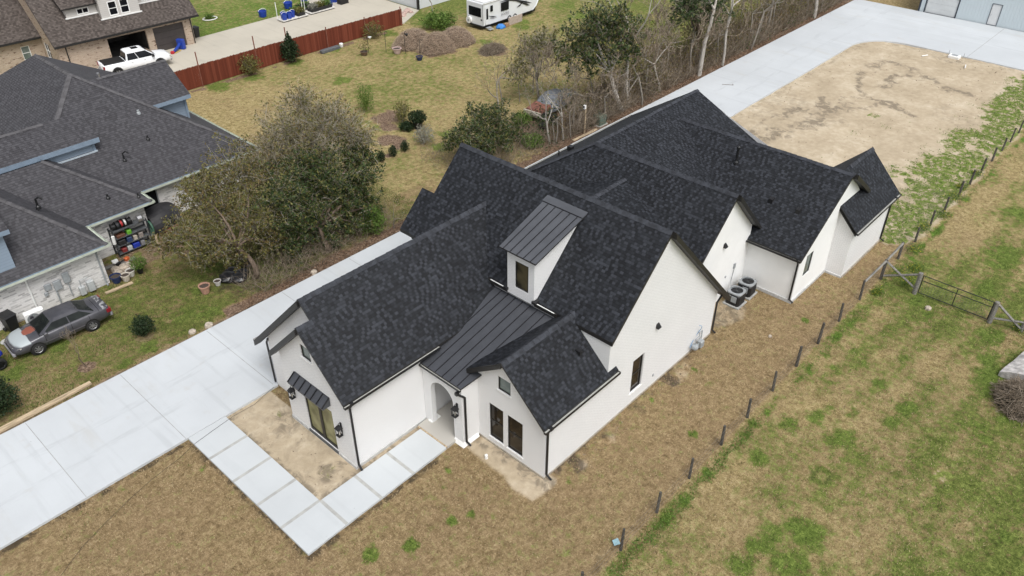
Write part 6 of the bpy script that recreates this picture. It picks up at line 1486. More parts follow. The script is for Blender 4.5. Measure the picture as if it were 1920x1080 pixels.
shrub('shrub', 'tiny green plant in a white ring on the far lawn', (23.4, 66.4, 0), .5, .5, 300, .08, LF_GREEN, seed=26)
for o in list(bpy.data.objects):
    if '_tips' in o: del o['_tips']
def heap(name, label, loc, rx, ry, h, mtl, n, seed, ln=.35, r=.012, core=None):
    rng = np.random.default_rng(seed); o = thing(name, label, 'brush heap', loc, rng.uniform(-.3, .3))
    m = MB(); k = 18; rings = []
    for t in (1, .93, .75, .48, .18): rings.append([(rx * .93 * t * (1 + .10 * math.sin(3 * a + seed) + .06 * math.sin(7 * a)) * math.cos(a), ry * .93 * t * (1 + .1 * math.sin(2 * a + seed)) * math.sin(a), h * .92 * (1 - t ** 2.4) - .03) for a in [2 * math.pi * j / k for j in range(k)]])
    m.loft(rings, True); m.build('core', core or mat("heap core", (.16, .115, .08), .95, .4, 3), o, True)
    a = rng.uniform(0, 6.28, n); t = np.sqrt(rng.random(n)); x = rx * t * np.cos(a) * 1.03; y = ry * t * np.sin(a) * 1.03; z = h * (1 - t ** 2.4) * rng.uniform(.8, 1.02, n)
    p = np.stack([x, y, z], 1); d = rng.normal(size=(n, 3)); d[:, 2] *= .45; d /= np.linalg.norm(d, axis=1, keepdims=True)
    L = rng.uniform(.4, 1.2, (n, 1)) * ln; sticks('stalks', p - d * L * .5, p + d * L * .5, r, r * .5, mtl, o); return o
heap('brush_heap', 'long heap of dry brown stalks nearest the red fence end', (32.4, 44.6, 0), 2.3, 1.5, 1.5, TW_HAY, 2600, 1)
heap('brush_heap', 'tall heap of dry brown stalks in front of the green mound', (32.9, 41.8, 0), 1.9, 1.5, 1.7, TW_HAY, 2600, 2)
heap('brush_heap', 'rounded heap of dry stalks nearest the travel trailer', (35.6, 42.0, 0), 2.0, 1.6, 1.5, TW_HAY, 2600, 3)
heap('twig_heap', 'low dark heap of bare twigs on the back lawn', (36.3, 37.8, 0), 1.5, 1.0, .55, TW_BROWN, 900, 4, .9, .012, mat("dark twig core", (.05, .04, .032), .95, .4, 3))
heap('brush_heap', 'tangled dead brush leaning on the pale cover at the right edge', (18.3, -13.2, 0), 1.3, 1.0, .95, TW_BROWN, 1100, 5, .8, .011, mat("dark brush core", (.05, .042, .028), .95, .4, 3))
m = MB(); rng_ = random.Random(3)
rows = []
for i in range(7): rows.append([(19.7 + i * .45, -11.95 - j * .32 - .08 * i, .12 + .5 * math.sin(j / 6 * 2.2 + .3) + .05 * rng_.uniform(-1, 1)) for j in range(7)])
for i in range(6):
    for j in range(6): m.poly([rows[i][j], rows[i][j + 1], rows[i + 1][j + 1], rows[i + 1][j]])
for i in (0, 6):
    q = [(p[0], p[1], 0) for p in rows[i]]
    for j in range(6): m.poly([q[j], q[j + 1], rows[i][j + 1], rows[i][j]])
for i in range(6): m.poly([(rows[i][0][0], rows[i][0][1], 0), (rows[i + 1][0][0], rows[i + 1][0][1], 0), rows[i + 1][0], rows[i][0]])
tag(m.build('tarp', mat("pale grey tarp", (.46, .44, .42), .85, .35, 4, bump=.4), None, True), 'pale grey weathered cover over a pile at the right edge of the field', 'tarp')
# ================================================================== SMALL THINGS
def pot(name, label, loc, r, h, m_, group=None, plant=None, seed=1, soil=True):
    o = thing(name, label, 'flower pot', loc, 0, group)
    m = MB(); n = 16
    m.lathe((0, 0, 0), [(r * .68, 0), (r * .97, h * .86), (r * 1.06, h * .87), (r * 1.06, h), (r * .92, h), (r * .88, h * .82)], n, 0, True); m.build('pot', m_, o, False)
    if soil: m = MB(); m.cyl((0, 0, h * .78), r * .88, h * .06, n); m.build('soil', SOIL, o)
    if plant:
        rng = np.random.default_rng(seed); rx, ph, k, sz, lm = plant; d = rng.normal(size=(k, 3)); d /= np.linalg.norm(d, axis=1, keepdims=True); p = d * rng.random((k, 1)) ** .4 * (rx, rx, ph * .5); p[:, 2] += h + ph * .45
        leaves('plant', p, sz, lm, o, rng); a = rng.uniform(0, 6.28, 10); sticks('stems', np.zeros((10, 3)) + (0, 0, h * .8), np.stack([np.cos(a) * rx * .5, np.sin(a) * rx * .5, np.full(10, h + ph * .6)], 1), .012, .006, TW_BROWN, o)
    return o
pot('flower_pot', 'large empty terracotta pot on the grass by the tree clump', (-2.6, 22.4, 0), .3, .5, TERRA)
pot('flower_pot', 'small pale grey pot between the terracotta pot and the black bags', (-1.75, 22.55, 0), .2, .3, GREYS)
pot('flower_pot', 'dark blue glazed pot at the corner of the brick wall', (-5.45, 27.0, 0), .3, .42, mat("dark blue glaze", (.02, .035, .10), .25))
pot('flower_pot', 'cream pot beside the blue glazed pot', (-5.0, 26.75, 0), .25, .4, mat("cream glaze", (.55, .50, .42), .4))
pot('flower_pot', 'cream pot with a white rim, right of the other cream pot', (-4.6, 27.0, 0), .25, .38, mat("white glaze", (.62, .60, .55), .4))
pot('flower_pot', 'small black pot with a leafy plant, right of the cream pots', (-4.1, 26.9, 0), .2, .32, PLBLACK, None, (.5, .8, 700, .05, LF_GREEN), 4)
pot('flower_pot', 'black tub with a broad dark leaved plant on the back lawn', (19.85, 29.9, 0), .38, .55, PLBLACK, None, (.75, .9, 1100, .085, LF_SHRUB), 5)
pot('flower_pot', 'pale pink pot between two iron hooks near the brush heaps', (29.8, 43.9, 0), .42, .5, mat("pale pink pot", (.48, .36, .33), .7))
pot('flower_pot', 'dark blue pot below a single iron hook on the back lawn', (30.0, 41.0, 0), .32, .35, mat("dark blue glaze", None))
pot('flower_pot', 'brown pot with a thin bare plant near the red fence', (27.4, 45.8, 0), .35, .35, mat("brown pot", (.13, .08, .055)), None, (.7, 1.2, 160, .06, LF_OLIVE), 6)
def hook(label, x, y, h, basket=None):
    o = thing('plant_hook', label, 'garden hook', (x, y, 0)); m = MB(); m.tube([(0, 0, -.05), (0, 0, h * .85), (.08, .02, h), (.25, .03, h), (.32, .03, h - .15)], .022, 6); m.build('hook', PLBLACK, o)
    if basket: m = MB(); m.lathe((.32, .03, h - .45), [(.05, 0), (.16, .18), (.18, .2)], 10); m.build('feeder', basket, o)
hook('iron garden hook left of the pale pink pot', 29.3, 44.9, 1.9); hook('iron garden hook right of the pale pink pot, with a dark feeder', 30.3, 43.3, 2.0, PLBLACK); hook('single iron garden hook standing in the dark blue pot', 30.15, 41.05, 1.8); hook('iron garden hook nearest the red fence', 28.0, 45.9, 1.7, WHITE)
# wall side of the neighbour: bins, heat pump, lid, quad bike
def bin_(label, loc, rz, m_=None):
    o = thing('wheelie_bin', label, 'rubbish bin', loc, rz); m = MB(); m.loft([[(-.22, -.25, .08), (.22, -.25, .08), (.22, .25, .08), (-.22, .25, .08)], [(-.29, -.33, .98), (.29, -.33, .98), (.29, .33, .98), (-.29, .33, .98)]]); m.build('body', m_ or PLBLACK, o)
    m = MB(); m.loft([[(-.32, -.38, .985), (.32, -.38, .985), (.32, .36, .985), (-.32, .36, .985)], [(-.27, -.33, 1.08), (.27, -.33, 1.08), (.27, .3, 1.08), (-.27, .3, 1.08)]]); m.tube([(-.28, .36, 1.0), (-.28, .46, .98), (.28, .46, .98), (.28, .36, 1.0)], .02, 6); m.build('lid', m_ or PLBLACK, o)
    for s_ in (-1, 1): m = MB(); m.tube([(s_ * .24, .26, .11), (s_ * .31, .26, .11)], .11, 12); m.build('wheel', RUBBER, o)
    return o
bin_('black wheeled bin standing by the whitewashed wall left of the heat pump', (-11.1, 26.75, 0), .2); bin_('black wheeled bin at the right corner of the tan brick garage', (19.35, 61.9, 0), .1)
o = thing('heat_pump', 'white heat pump with a round fan grille, behind the grey sedan', 'heat pump', (-10.0, 26.45, 0), math.radians(-4))
m = MB(); m.bevbox(-.48, .48, -.19, .19, .08, .8, .03); m.build('cabinet', WHITE, o); m = MB()
for r_ in (.08, .14, .2, .26, .3): m.tube([(-.1 + r_ * math.cos(2 * math.pi * k / 20), -.2, .44 + r_ * math.sin(2 * math.pi * k / 20)) for k in range(21)], .009, 5)
m.build('grille', GREYM, o); m = MB(); m.tube([(-.1, -.185, .44), (-.1, -.196, .44)], .31, 20); m.build('fan_recess', mat("grey recess", (.2, .21, .21)), o); m = MB(); m.box(-.45, -.3, -.15, .15, 0, .08); m.box(.3, .45, -.15, .15, 0, .08); m.each('foot', PLBLACK, o)
m = MB(); m.lathe((-11.75, 26.0, 0), [(.2, .0), (.24, .02), (.24, .05), (.19, .06), (.05, .045)], 16); tag(m.build('bucket_lid', mat("pale lid", (.42, .42, .40))), 'round pale bucket lid lying on the grass by the black wheeled bin', 'lid')
Q = thing('quad_bike', 'blue quad bike cut off by the left edge of the picture, before the sedan', 'quad bike', (-13.35, 24.35, 0), math.radians(10))
m = MB(); m.loft([body_ring(*s_) for s_ in [(-.95, .28, .55, .65, .8, .82), (-.7, .36, .5, .62, .86, .88), (-.1, .2, .5, .6, .8, .84), (.35, .24, .5, .6, .9, .95), (.75, .42, .55, .66, .9, .93), (.98, .3, .55, .62, .76, .78)]]); m.build('body', mat("glossy blue plastic", (.012, .035, .38), .25, .1, 6), Q, True)
m = MB(); m.bevbox(-.75, .05, -.17, .17, .86, 1.0, .05); m.build('seat', PLBLACK, Q); m = MB(); m.tube([(.4, -.38, 1.1), (.48, -.1, 1.12), (.48, .1, 1.12), (.4, .38, 1.1)], .02, 6); m.tube([(.5, 0, .8), (.48, 0, 1.12)], .03, 6); m.build('handlebar', PLBLACK, Q)
for x in (-.62, .62):
    for s_ in (-1, 1): wheel(Q, x, s_ * .48, .29, .26, s_, PLBLACK, 5)
# lumber and border boards
m = MB(); m.hexa([(-15.5, 19.42, 0), (-10.2, 19.62, 0), (-10.2, 19.85, 0), (-15.5, 19.72, 0), (-15.5, 19.42, .1), (-10.2, 19.62, .1), (-10.2, 19.85, .1), (-15.5, 19.72, .1)]); tag(m.build('timber_plank', LUMB), 'long pale timber plank lying along the left edge of the driveway', 'timber')
def stone(m, x, y, r, rr): 
    n = 7; m.loft([[(x + r * rr.uniform(.85, 1.15) * math.cos(2 * math.pi * k / n), y + r * rr.uniform(.8, 1.1) * math.sin(2 * math.pi * k / n), -.03) for k in range(n)], [(x + r * rr.uniform(.8, 1) * math.cos(2 * math.pi * k / n), y + r * rr.uniform(.75, 1) * math.sin(2 * math.pi * k / n), r * .45) for k in range(n)], [(x + r * .5 * math.cos(2 * math.pi * k / n), y + r * .5 * math.sin(2 * math.pi * k / n), r * .75) for k in range(n)]])
STONE = mat("pale field stone", (.42, .36, .29), .9, .3, 7); rr = random.Random(9)
for x, y, r, lb in ((-4.9, 19.75, .2, 'pale stone at the driveway edge, left one of two'), (-4.05, 19.6, .24, 'pale flat stone at the driveway edge, right one of two'), (22.9, -7.5, .18, 'pale stone in the straw grass beside the farm gate'), (15.0, -2.4, .1, 'small white stone lying on the brown side lawn'), (2.6, 19.6, .22, 'pale stone among fallen leaves where the drive passes the big roof')):
    m = MB(); stone(m, x, y, r, rr); tag(m.build('stone', STONE, None, False), lb, 'stone')
for i, (x, y, r) in enumerate(((-5.0, 27.75, .3), (-4.55, 28.0, .34), (-4.5, 27.5, .26), (-4.95, 28.2, .28), (-4.15, 27.75, .24), (-4.2, 28.2, .2))):
    m = MB(); stone(m, x, y, r, rr); tag(m.build('stone', STONE), 'pale rough stone in the small pile behind the cream pots', 'stone', 'stones piled behind the cream pots')
for i, (a, b, w_, lb) in enumerate((((-6.4, 26.35), (-4.9, 26.25), .1, 'pale border board on the ground below the cream pots'), ((-5.5, 28.75), (-3.6, 28.55), .16, 'grey board on the ground in front of the shelf rack'))):
    m = MB(); m.hexa([(a[0], a[1] - w_, 0), (b[0], b[1] - w_, 0), (b[0], b[1] + w_, 0), (a[0], a[1] + w_, 0), (a[0], a[1] - w_, .07), (b[0], b[1] - w_, .07), (b[0], b[1] + w_, .07), (a[0], a[1] + w_, .07)]); tag(m.build('border_board', LUMB if i == 0 else RAILW), lb, 'board')
# shelf rack against the brick wall
K = thing('shelf_rack', 'dark four tier shelf rack against the whitewashed brick wall', 'shelf rack', (-3.15, 29.5, 0), world=True)
x0, x1, y0, y1 = -4.15, -2.1, 29.3, 29.82; RK = mat("dark rack metal", (.03, .032, .036), .6, .3, 5)
m = MB()
for x in (x0, x1):
    for y in (y0, y1): m.box(x - .035, x + .035, y - .03, y + .03, 0, 1.75)
m.build('frame', RK, K)
for z in (.12, .62, 1.12, 1.6): m = MB(); m.box(x0 + .036, x1 - .036, y0 + .0, y1 - .0, z, z + .05); m.build('shelf', mat("worn shelf board", (.075, .08, .085), .7, .3, 5), K)
def drum(label, x, z, r, w_, c):
    o = thing('cable_spool', label, 'spool', (x, 29.55, z + r)); n = 14
    m = MB(); m.tube([(-w_ / 2, 0, 0), (w_ / 2, 0, 0)], r * .8, n); m.build('windings', c, o)
    for s_ in (-1, 1): m = MB(); m.tube([(s_ * w_ / 2, 0, 0), (s_ * (w_ / 2 + .02), 0, 0)], r, n); m.build('flange', PLBLACK if c is not WHITE else GREYM, o)
for lb, x, r, w_, c in (('black cable spool at the left end of the top shelf', -3.95, .22, .16, PLBLACK), ('dark cable spool second from the left on the top shelf', -3.7, .24, .14, RK), ('red cable spool on the top shelf', -3.47, .25, .13, mat("red wire", (.40, .03, .03), .5)), ('white cable spool on the top shelf beside the red one', -3.26, .25, .12, mat("white wire", (.6, .6, .57), .5)), ('wide black cable spool in the middle of the top shelf', -2.98, .23, .18, PLBLACK)): drum(lb, x, 1.655, r, w_, c)
m = MB(); m.tube([(-2.55, 29.4, 1.85), (-2.3, 29.4, 1.85)], .2, 16); tag(m.build('metal_drum', CHROME), 'shiny metal drum lying at the right end of the top shelf', 'drum')
m = MB(); m.tube([(-2.15 + .0, 29.2, 1.0)] and [(-1.98, 29.28 + .34 * math.cos(a), 1.05 + .42 * math.sin(a)) for a in [2 * math.pi * k / 18 for k in range(19)]], .06, 6); m.tube([(-1.93, 29.28 + .24 * math.cos(a), 1.05 + .3 * math.sin(a)) for a in [2 * math.pi * k / 18 for k in range(19)]], .05, 6); tag(m.build('hose_coil', mat("green hose", (.05, .12, .08), .5)), 'coiled dark green hose hanging on the right side of the rack', 'hose')
for i, (x, z, w_, h_, c, lb) in enumerate(((-3.2, 1.175, .26, .24, (.12, .35, .03), 'lime green tub on the second shelf from the top'), (-3.7, 1.175, .5, .16, (.12, .05, .03), 'brown tray on the second shelf from the top'), (-3.75, .675, .42, .3, (.02, .02, .022), 'black crate at the left end of the third shelf'), (-3.3, .675, .3, .3, (.03, .05, .12), 'navy box in the middle of the third shelf'), (-2.95, .675, .22, .26, (.42, .38, .32), 'cream jar on the third shelf'), (-2.6, .675, .26, .32, (.25, .22, .2), 'taupe box at the right of the third shelf'), (-3.75, .175, .28, .24, (.20, .03, .03), 'dark red tin at the left of the bottom shelf'), (-3.42, .175, .26, .26, (.45, .47, .46), 'white framed box on the bottom shelf'), (-3.02, .175, .4, .28, (.012, .035, .32), 'blue crate on the bottom shelf'), (-2.62, .175, .24, .26, (.2, .2, .21), 'grey canister on the bottom shelf'))):
    m = MB(); m.bevbox(x - w_ / 2, x + w_ / 2, 29.32, 29.7, z, z + h_, .025); tag(m.build('storage_box', mat("stored item colour %d" % i, c, .5, .15, 6)), lb, 'box')
m = MB(); m.tube([(-4.24, 29.2, 1.0), (-4.22, 29.2, 1.5)], .1, 8); tag(m.build('white_bag', WHITE), 'white rolled bag hanging on the left side of the rack', 'bag')
m = MB(); m.bevbox(-2.0, -1.8, 29.0, 29.1, 0, .62, .02); tag(m.build('standing_board', LUMB), 'pale board standing beside the right end of the rack', 'board')
# curved black cover on a rusty tub
cv = thing('fire_pit_cover', 'big curved black cover propped over a rusty tub beside the shelf rack', 'cover', (-.85, 30.2, 0), math.radians(8))
m = MB(); rows = []
for i in range(9):
    a = math.radians(-22 + 118 * i / 8); x_ = 0; rows.append([(-.95 + 1.9 * j / 8 + .14 * math.sin(i / 8 * 3.1), .45 - 1.0 * math.sin(a) * 1.0 + .05 * math.cos(j), .55 + .95 * math.cos(a) - .06 * (j - 4) ** 2 / 8) for j in range(9)])
for i in range(8):
    for j in range(8): m.poly([rows[i][j], rows[i][j + 1], rows[i + 1][j + 1], rows[i + 1][j]]); m.poly([(a, b, c - .03) for a, b, c in (rows[i + 1][j], rows[i + 1][j + 1], rows[i][j + 1], rows[i][j])])
m.build('cover_sheet', mat("matt black sheet", (.022, .021, .023), .6, .25, 3), cv, True)
m = MB(); m.lathe((.15, -.35, 0), [(.4, 0), (.5, .3), (.52, .34), (.46, .33)], 14); m.build('tub', RUST, cv); m = MB()
for x in (-.85, .85): m.box(x - .03, x + .03, .3, .36, 0, .9)
m.each('leg', PLBLACK, cv)
# little mower and trimmer in front of the rack
g_ = thing('hedge_trimmer', 'orange and black garden trimmer lying in front of the rack', 'garden tool', (-4.0, 28.65, 0), .4)
m = MB(); m.bevbox(-.2, .1, -.12, .12, .05, .25, .04); m.build('engine', mat("orange plastic", (.5, .11, .03), .4), g_); m = MB(); m.tube([(-.2, 0, .2), (-.6, .1, .15)], .03, 6); m.bevbox(-.75, -.5, 0, .2, .05, .25, .03); m.build('handle', PLBLACK, g_); m = MB(); m.bevbox(-.85, -.55, .1, .3, .25, .32, .02); m.build('tank', WHITE, g_)
m = MB(); m.bevbox(-4.75, -4.4, 29.0, 29.2, .02, .1, .02); tag(m.build('white_tray', WHITE), 'small white and black tray on the ground left of the trimmer', 'tray')
# black bags under the trees
for i, (x, y, r) in enumerate(((-1.1, 22.6, .5), (-.7, 22.1, .45), (-.3, 22.4, .4), (-.6, 23.0, .4), (.4, 23.2, .45))):
    m = MB(); n = 12; rr2 = random.Random(40 + i); prof = [(.55, 0), (1, .15), (1.02, .4), (.75, .65), (.3, .8), (.1, .85)]
    m.loft([[(x + r * p * rr2.uniform(.82, 1.12) * math.cos(2 * math.pi * k / n), y + r * p * rr2.uniform(.82, 1.12) * math.sin(2 * math.pi * k / n), z * r * 1.1) for k in range(n)] for p, z in prof]); tag(m.build('rubbish_bag', mat("black bag plastic", (.015, .015, .017), .35, .3, 6)), 'black plastic rubbish bag in the heap under the leaning olive tree', 'rubbish bag', 'black bags heaped under the olive tree')
# covered wreck of an old car
wk = thing('covered_wreck', 'old rusty vehicle under a grey tarp in the brush beside the rear driveway', 'wrecked car', (29.2, 24.6, 0), math.radians(6))
m = MB(); n = 14; st_ = [(-1.1, .75, .95), (-.4, .85, 1.45), (.3, .9, 1.6), (1.0, .9, 1.55), (1.6, .85, 1.2), (2.4, .8, 1.05), (3.1, .7, .85), (3.4, .5, .6)]; rr2 = random.Random(5); rings = []
for x, w_, h_ in st_: rings.append([(x + rr2.uniform(-.06, .06), w_ * math.cos(math.pi * k / (n - 1)) * (1 + .06 * math.sin(5 * k + x * 3)), (.35 + (h_ - .35) * max(0.0, math.sin(math.pi * k / (n - 1))) ** .6) + rr2.uniform(-.04, .04)) for k in range(n)])
m.loft(rings, True, 0, False); m.build('tarp', mat("faded grey tarp", (.15, .16, .175), .75, .35, 5, bump=.6), wk, False)
m = MB(); m.loft([[(-2.3, -.75, .62), (-.9, -.8, .7), (-.9, .8, .7), (-2.3, .75, .62)], [(-2.2, -.68, .86), (-.9, -.72, 1.0), (-.9, .72, 1.0), (-2.2, .68, .86)]]); m.build('hood', mat("rusty pale hood", (.20, .085, .06), .85, .5, 5), wk); m = MB(); m.box(-2.4, 3.2, -.7, .7, .35, .6); m.box(-2.45, -2.3, -.8, .8, .5, .8); m.build('body', mat("faded cream paint", (.42, .38, .30), .7, .3, 4), wk)
for x in (-1.9, 2.2):
    for s_ in (-1, 1): wheel(wk, x, s_ * .78, .36, .24, s_, CHROME, 6)
m = MB(); m.tube([(27.4 - .12, 22.6, .42), (27.4 + .12, 22.6, .42)], .42, 18); m.tube([(27.25, 22.6, .42), (27.55, 22.6, .42)], .2, 14); tag(m.build('old_tyre', RUBBER), 'old black tyre standing in the brush between the bare saplings and the wreck', 'tyre')
m = MB(); m.lathe((26.4, 22.8, 0), [(.12, .0), (.34, .05), (.36, .2), (.34, .35), (.2, .4)], 14); tag(m.build('old_tyre', RUBBER), 'old dark tyre lying in the brush at the drive edge near the camera post', 'tyre')
# post with camera, transformer box, drain basin
o = thing('camera_post', 'thin wooden post carrying a small camera box beside the rear driveway', 'post', (27.8, 19.9, 0)); m = MB(); m.box(-.045, .045, -.045, .045, -.05, 2.25); m.build('post', LUMB, o); m = MB(); m.bevbox(-.22, -.03, -.09, .09, 2.02, 2.3, .02); m.build('camera_box', WHITE, o); m = MB(); m.box(-.24, -.05, -.07, .07, 2.12, 2.26); m.build('lens', PLBLACK, o)
o = thing('transformer_box', 'green metal utility transformer box at the edge of the rear driveway', 'utility box', (29.9, 20.1, 0)); m = MB(); m.bevbox(-.42, .42, -.4, .4, .06, .75, .05); m.build('cabinet', mat("utility green", (.085, .115, .085), .5, .15, 4), o); m = MB(); m.box(-.5, .5, -.48, .48, -.02, .06); m.build('pad', CONCP, o); m = MB(); m.bevbox(-.44, .44, -.43, .43, .752, .80, .05); m.build('lid', mat("utility green", None), o)
m = MB(); m.hexa([(26.2, 19.55, 0), (29.0, 19.5, 0), (29.0, 19.75, 0), (26.2, 19.8, 0), (26.2, 19.55, .05), (29, 19.5, .05), (29, 19.75, .05), (26.2, 19.8, .05)]); tag(m.build('timber_plank', LUMB), 'pale board lying along the rear driveway left of the transformer', 'timber')
o = thing('drain_box', 'small white drain box with two stakes at the edge of the rear slab', 'drain box', (64.1, 4.9, 0)); m = MB(); m.bevbox(-.35, .35, -.5, .5, -.05, .22, .06); m.build('box', WHITE, o); m = MB(); m.box(-.2, .2, -.28, .28, .222, .24); m.build('grate', GREYM, o); m = MB(); m.tube([(.3, .6, 0), (.3, .62, .5)], .02, 5); m.tube([(.3, -.7, 0), (.32, -.7, .45)], .02, 5); m.each('stake', GREYM, o)
for a, b, lb in (((62.3, 7.2), (62.9, 6.9), 'short white pipe offcut on the sand near the slab corner'), ((61.8, 3.2), (62.6, 3.4), 'short white stick on the sand below the drain box')):
    m = MB(); m.tube([(a[0], a[1], .05), (b[0], b[1], .06)], .05, 6); tag(m.build('pipe_offcut', WHITE), lb, 'pipe')
# cable across drive and walk
m = MB(); pts = [(-4.5, 13.0, .1), (-5.71, 12.7, .06), (-6.9, 12.69, .1), (-7.94, 12.57, .1), (-8.85, 12.45, .1), (-9.77, 12.19, .06), (-11.2, 11.95, .06), (-12.35, 11.62, .06), (-13.5, 11.2, .06), (-14.57, 10.78, .06), (-15.64, 10.11, .06), (-16.6, 9.5, .06)]
m.tube(pts, .007, 5); tag(m.build('cable', PLBLACK), 'thin black cable running across the walkway and the front lawn', 'cable')
m = MB(); m.poly([(-.72, -4.18, .05), (-.5, -4.3, .06), (-.4, -4.1, .12), (-.62, -4.0, .1)]); m.poly([(-.72, -4.18, .02), (-.62, -4.0, .07), (-.4, -4.1, .09), (-.5, -4.3, .03)]); tag(m.build('plastic_scrap', mat("pale blue plastic", (.28, .45, .50), .5)), 'pale blue plastic scrap beside the nearest fence post', 'litter')
# below the trailer
m = MB(); rr2 = random.Random(8); n = 10; m.loft([[(41.9 + .55 * p * rr2.uniform(.8, 1.2) * math.cos(2 * math.pi * k / n), 41.9 + .45 * p * rr2.uniform(.8, 1.2) * math.sin(2 * math.pi * k / n), z) for k in range(n)] for p, z in ((1, 0), (.95, .15), (.6, .32), (.15, .38))]); tag(m.build('tarp', mat("bright blue tarp", (.04, .20, .55), .4, .3, 6)), 'crumpled bright blue tarp under the side of the travel trailer', 'tarp')
m = MB(); m.box(43.0, 45.0, 41.75, 41.85, 0, .75); tag(m.build('board_panel', mat("pale pinkish panel", (.42, .34, .29), .8)), 'pale board leaning against the underside of the travel trailer', 'board')
m = MB(); m.bevbox(42.4, 42.9, 41.6, 41.95, 0, .3, .03); tag(m.build('crate', mat("tan crate", (.30, .18, .10))), 'small tan crate between the blue tarp and the leaning board', 'crate')
# far driveway: pallets of plants, tubs, toys
def pallet(label, x0, x1, y0, y1, seed, blue):
    o = thing('plant_pallet', label, 'plant trolley', ((x0 + x1) / 2, (y0 + y1) / 2, .05)); w_, d_ = (x1 - x0) / 2, (y1 - y0) / 2
    m = MB(); m.box(-w_, w_, -d_, d_, .1, .2); m.build('deck', mat("white pallet deck", (.62, .6, .56)), o); m = MB(); m.box(-w_ + .1, w_ - .1, -d_ + .05, d_ - .05, 0, .1); m.build('base', PLBLACK, o)
    for x in (-w_ + .04, w_ - .04): m = MB(); m.tube([(x, d_ - .05, .1), (x, d_ - .05, 1.9)], .035, 6); m.build('post', WHITE, o)
    return o
pallet('white trolley with blue tubs and plants on the far driveway', 27.7, 30.9, 59.3, 60.4, 1, True); pallet('white trolley with dark nursery trays on the far driveway', 31.2, 34.4, 59.4, 60.5, 2, False)
def tub(label, x, y, z, r, h, group=None):
    o = thing('blue_tub', label, 'tub', (x, y, z), 0, group); m = MB(); m.lathe((0, 0, 0), [(r * .8, 0), (r, h), (r * .92, h), (r * .85, h * .75)], 12, 0, True); m.build('tub', PLBLUE, o); m = MB(); m.tube([(r * math.cos(a), 0, h + r * .5 * math.sin(a)) for a in [math.pi * k / 8 for k in range(9)]], .02, 5); m.build('handle', WHITE, o)
for i, (x, y) in enumerate(((28.1, 59.6), (28.7, 59.6), (29.2, 59.8), (28.3, 60.1))): tub('blue tub among four on the white trolley', x, y, .25, .3, .6, 'blue tubs on the white trolley')
tub('blue tub alone on the far lawn, left of the trolleys', 27.6, 62.9, 0, .45, .6); tub('blue tub behind the trolleys on the far lawn', 31.2, 63.5, 0, .5, .6); tub('tall blue tub standing right of the dark trays', 34.7, 60.8, .05, .4, .9); tub('blue tub behind the tall one at the top of the picture', 35.9, 61.5, .05, .4, .9); tub('dark blue tub at the top edge above the trolleys', 34.0, 64.5, 0, .5, .6)
for i, (x, y, lb, pl) in enumerate(((30.1, 59.85, 'black tray of mixed plants at the right end of the blue tub trolley', LF_OLIVE), (31.9, 59.9, 'black tray at the left end of the dark trolley', LF_GREY), (32.8, 59.95, 'black tray in the middle of the dark trolley', LF_OLIVE), (33.7, 60.0, 'black tray with green plants at the right end of the dark trolley', LF_GREEN))):
    o = thing('plant_tray', lb, 'plant tray', (x, y, .25)); m = MB(); m.bevbox(-.45, .45, -.45, .45, 0, .32, .03); m.build('tray', PLBLACK, o); rng = np.random.default_rng(i + 70); p = rng.uniform((-.45, -.45, .3), (.45, .45, .75), (420, 3)); leaves('plants', p, .08, pl, o, rng)
for i, (x, y) in enumerate(((30.6, 61.2), (31.6, 61.6), (32.6, 61.9), (31.0, 62.1), (32.0, 62.5), (33.0, 62.9))):
    o = thing('plant_tray', 'low dark nursery tray on the ground behind the trolleys', 'plant tray', (x, y, .02), .2, 'dark nursery trays on the ground'); m = MB(); m.bevbox(-.5, .5, -.38, .38, 0, .16, .02); m.build('tray', PLBLACK, o); rng = np.random.default_rng(i + 170); p = rng.uniform((-.5, -.38, .12), (.5, .38, .4), (150, 3)); leaves('plants', p, .08, LF_GREEN if i % 2 else LF_SHRUB, o, rng)
m = MB(); m.bevbox(35.6, 36.7, 60.0, 60.7, .05, .6, .04); tag(m.build('black_box', PLBLACK), 'low black box on the far driveway right of the tall blue tub', 'box')
m = MB(); m.bevbox(36.6, 38.0, 61.0, 61.8, .05, .9, .05); m.tube([(38.2, 60.6, .1), (38.4, 60.5, .7)], .05, 6); tag(m.build('black_box', PLBLACK), 'larger black machine box at the top edge behind the low black box', 'box')
o = thing('toy_slide', 'blue and red plastic toy on the drive before the closed garage door', 'toy', (16.3, 59.6, .05), math.radians(25)); m = MB(); m.tube([(-.9, 0, .12), (-.3, 0, .3), (.3, .05, .55)], [.1, .14, .12], 8); m.bevbox(.2, .6, -.35, .4, .05, .95, .06); m.build('slide', PLBLUE, o, False); m = MB(); m.bevbox(-1.2, -.9, -.15, .15, .03, .25, .04); m.build('foot', mat("red plastic", (.45, .02, .03), .4), o); m = MB(); m.box(-.9, -.1, -.25, -.15, .02, .06); m.build('mat', mat("yellow plastic", (.6, .42, .1), .5), o)
m = MB(); m.bevbox(8.9, 9.4, 59.0, 59.5, .05, .5, .05); tag(m.build('blue_bin', PLBLUE), 'small blue bin behind the tail of the white pickup', 'bin')
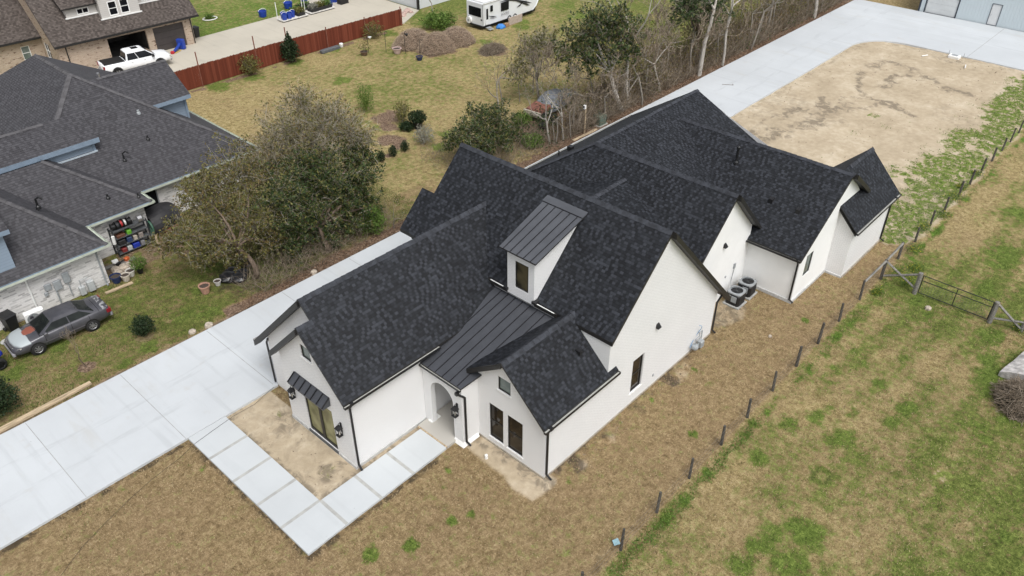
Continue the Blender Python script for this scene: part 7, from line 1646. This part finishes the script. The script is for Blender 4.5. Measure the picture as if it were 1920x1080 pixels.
m = MB(); m.tube([(23.4 + .75 * math.cos(2 * math.pi * k / 20), 66.3 + .6 * math.sin(2 * math.pi * k / 20), .05) for k in range(21)], .05, 6); tag(m.build('edging_ring', WHITE), 'white edging ring round a tiny plant on the far lawn', 'garden edging')
for i, (x, y, r) in enumerate(((37.6, 52.0, .35), (38.1, 52.5, .4), (38.8, 52.8, .4), (39.3, 53.2, .35), (39.0, 52.3, .3))):
    m = MB(); stone(m, x, y, r, rr); tag(m.build('stone', mat("broken brick", (.42, .30, .26), .9, .35, 6)), 'pinkish rubble chunk at the end of the red fence by the shed', 'rubble', 'rubble at the end of the red fence')
m = MB(); m.bevbox(24.9, 27.0, 48.9, 49.35, 0, .28, .06); tag(m.build('long_planter', mat("dark grey planter", (.10, .105, .11), .7)), 'long grey planter lying at the foot of the red fence', 'planter')
m = MB(); m.lathe((27.35, 49.2, 0), [(.15, 0), (.2, .3), (.17, .34)], 10); tag(m.build('white_bucket', WHITE), 'white bucket at the right end of the long grey planter', 'bucket')
m = MB(); m.tube([(9.3, 33.3, .08), (10.6, 34.0, .1)], .05, 6); tag(m.build('black_pipe', PLBLACK), 'short black pipe lying behind the grey roofed house', 'pipe')
m = MB(); m.tube([(43.4, 17.2, .1), (43.9, 16.4, .11), (44.1, 16.6, .1)], .018, 5); tag(m.build('twig', BARKD), 'fallen twig lying on the rear driveway concrete', 'twig')
# clods and crumbs on the sand and mud
rg = np.random.default_rng(15); n = 2600; u = rg.uniform(30, 64, n); v = rg.uniform(-2, 13.1, n); z_ = ground_zones(u, v); edge = np.exp(-(13.2 - v) / .7) + np.exp(-(64.6 - u) / .9); k = (z_[1] > .5) & (rg.random(n) < .12 + .9 * edge)
c_ = np.stack([u, v, np.full(n, .02)], 1)[k]
n2_ = 700; u = rg.uniform(-7.1, 14, n2_); v = np.where(u < -4.9, rg.uniform(6, 13, n2_), rg.uniform(-1.0, -.05, n2_)); c2 = np.stack([u, v, np.full(n2_, .005)], 1); c2 = c2[(u < -4.95) | (u > .1)]
stuff(leaves('soil_clods', np.concatenate([c_, c2[::3]]), .04, mat("dark soil clods", (.20, .155, .105), .95, .4, 4), None, rg, .8, 1.0), 'dark soil clods scattered over the bare sand and mud', 'soil')
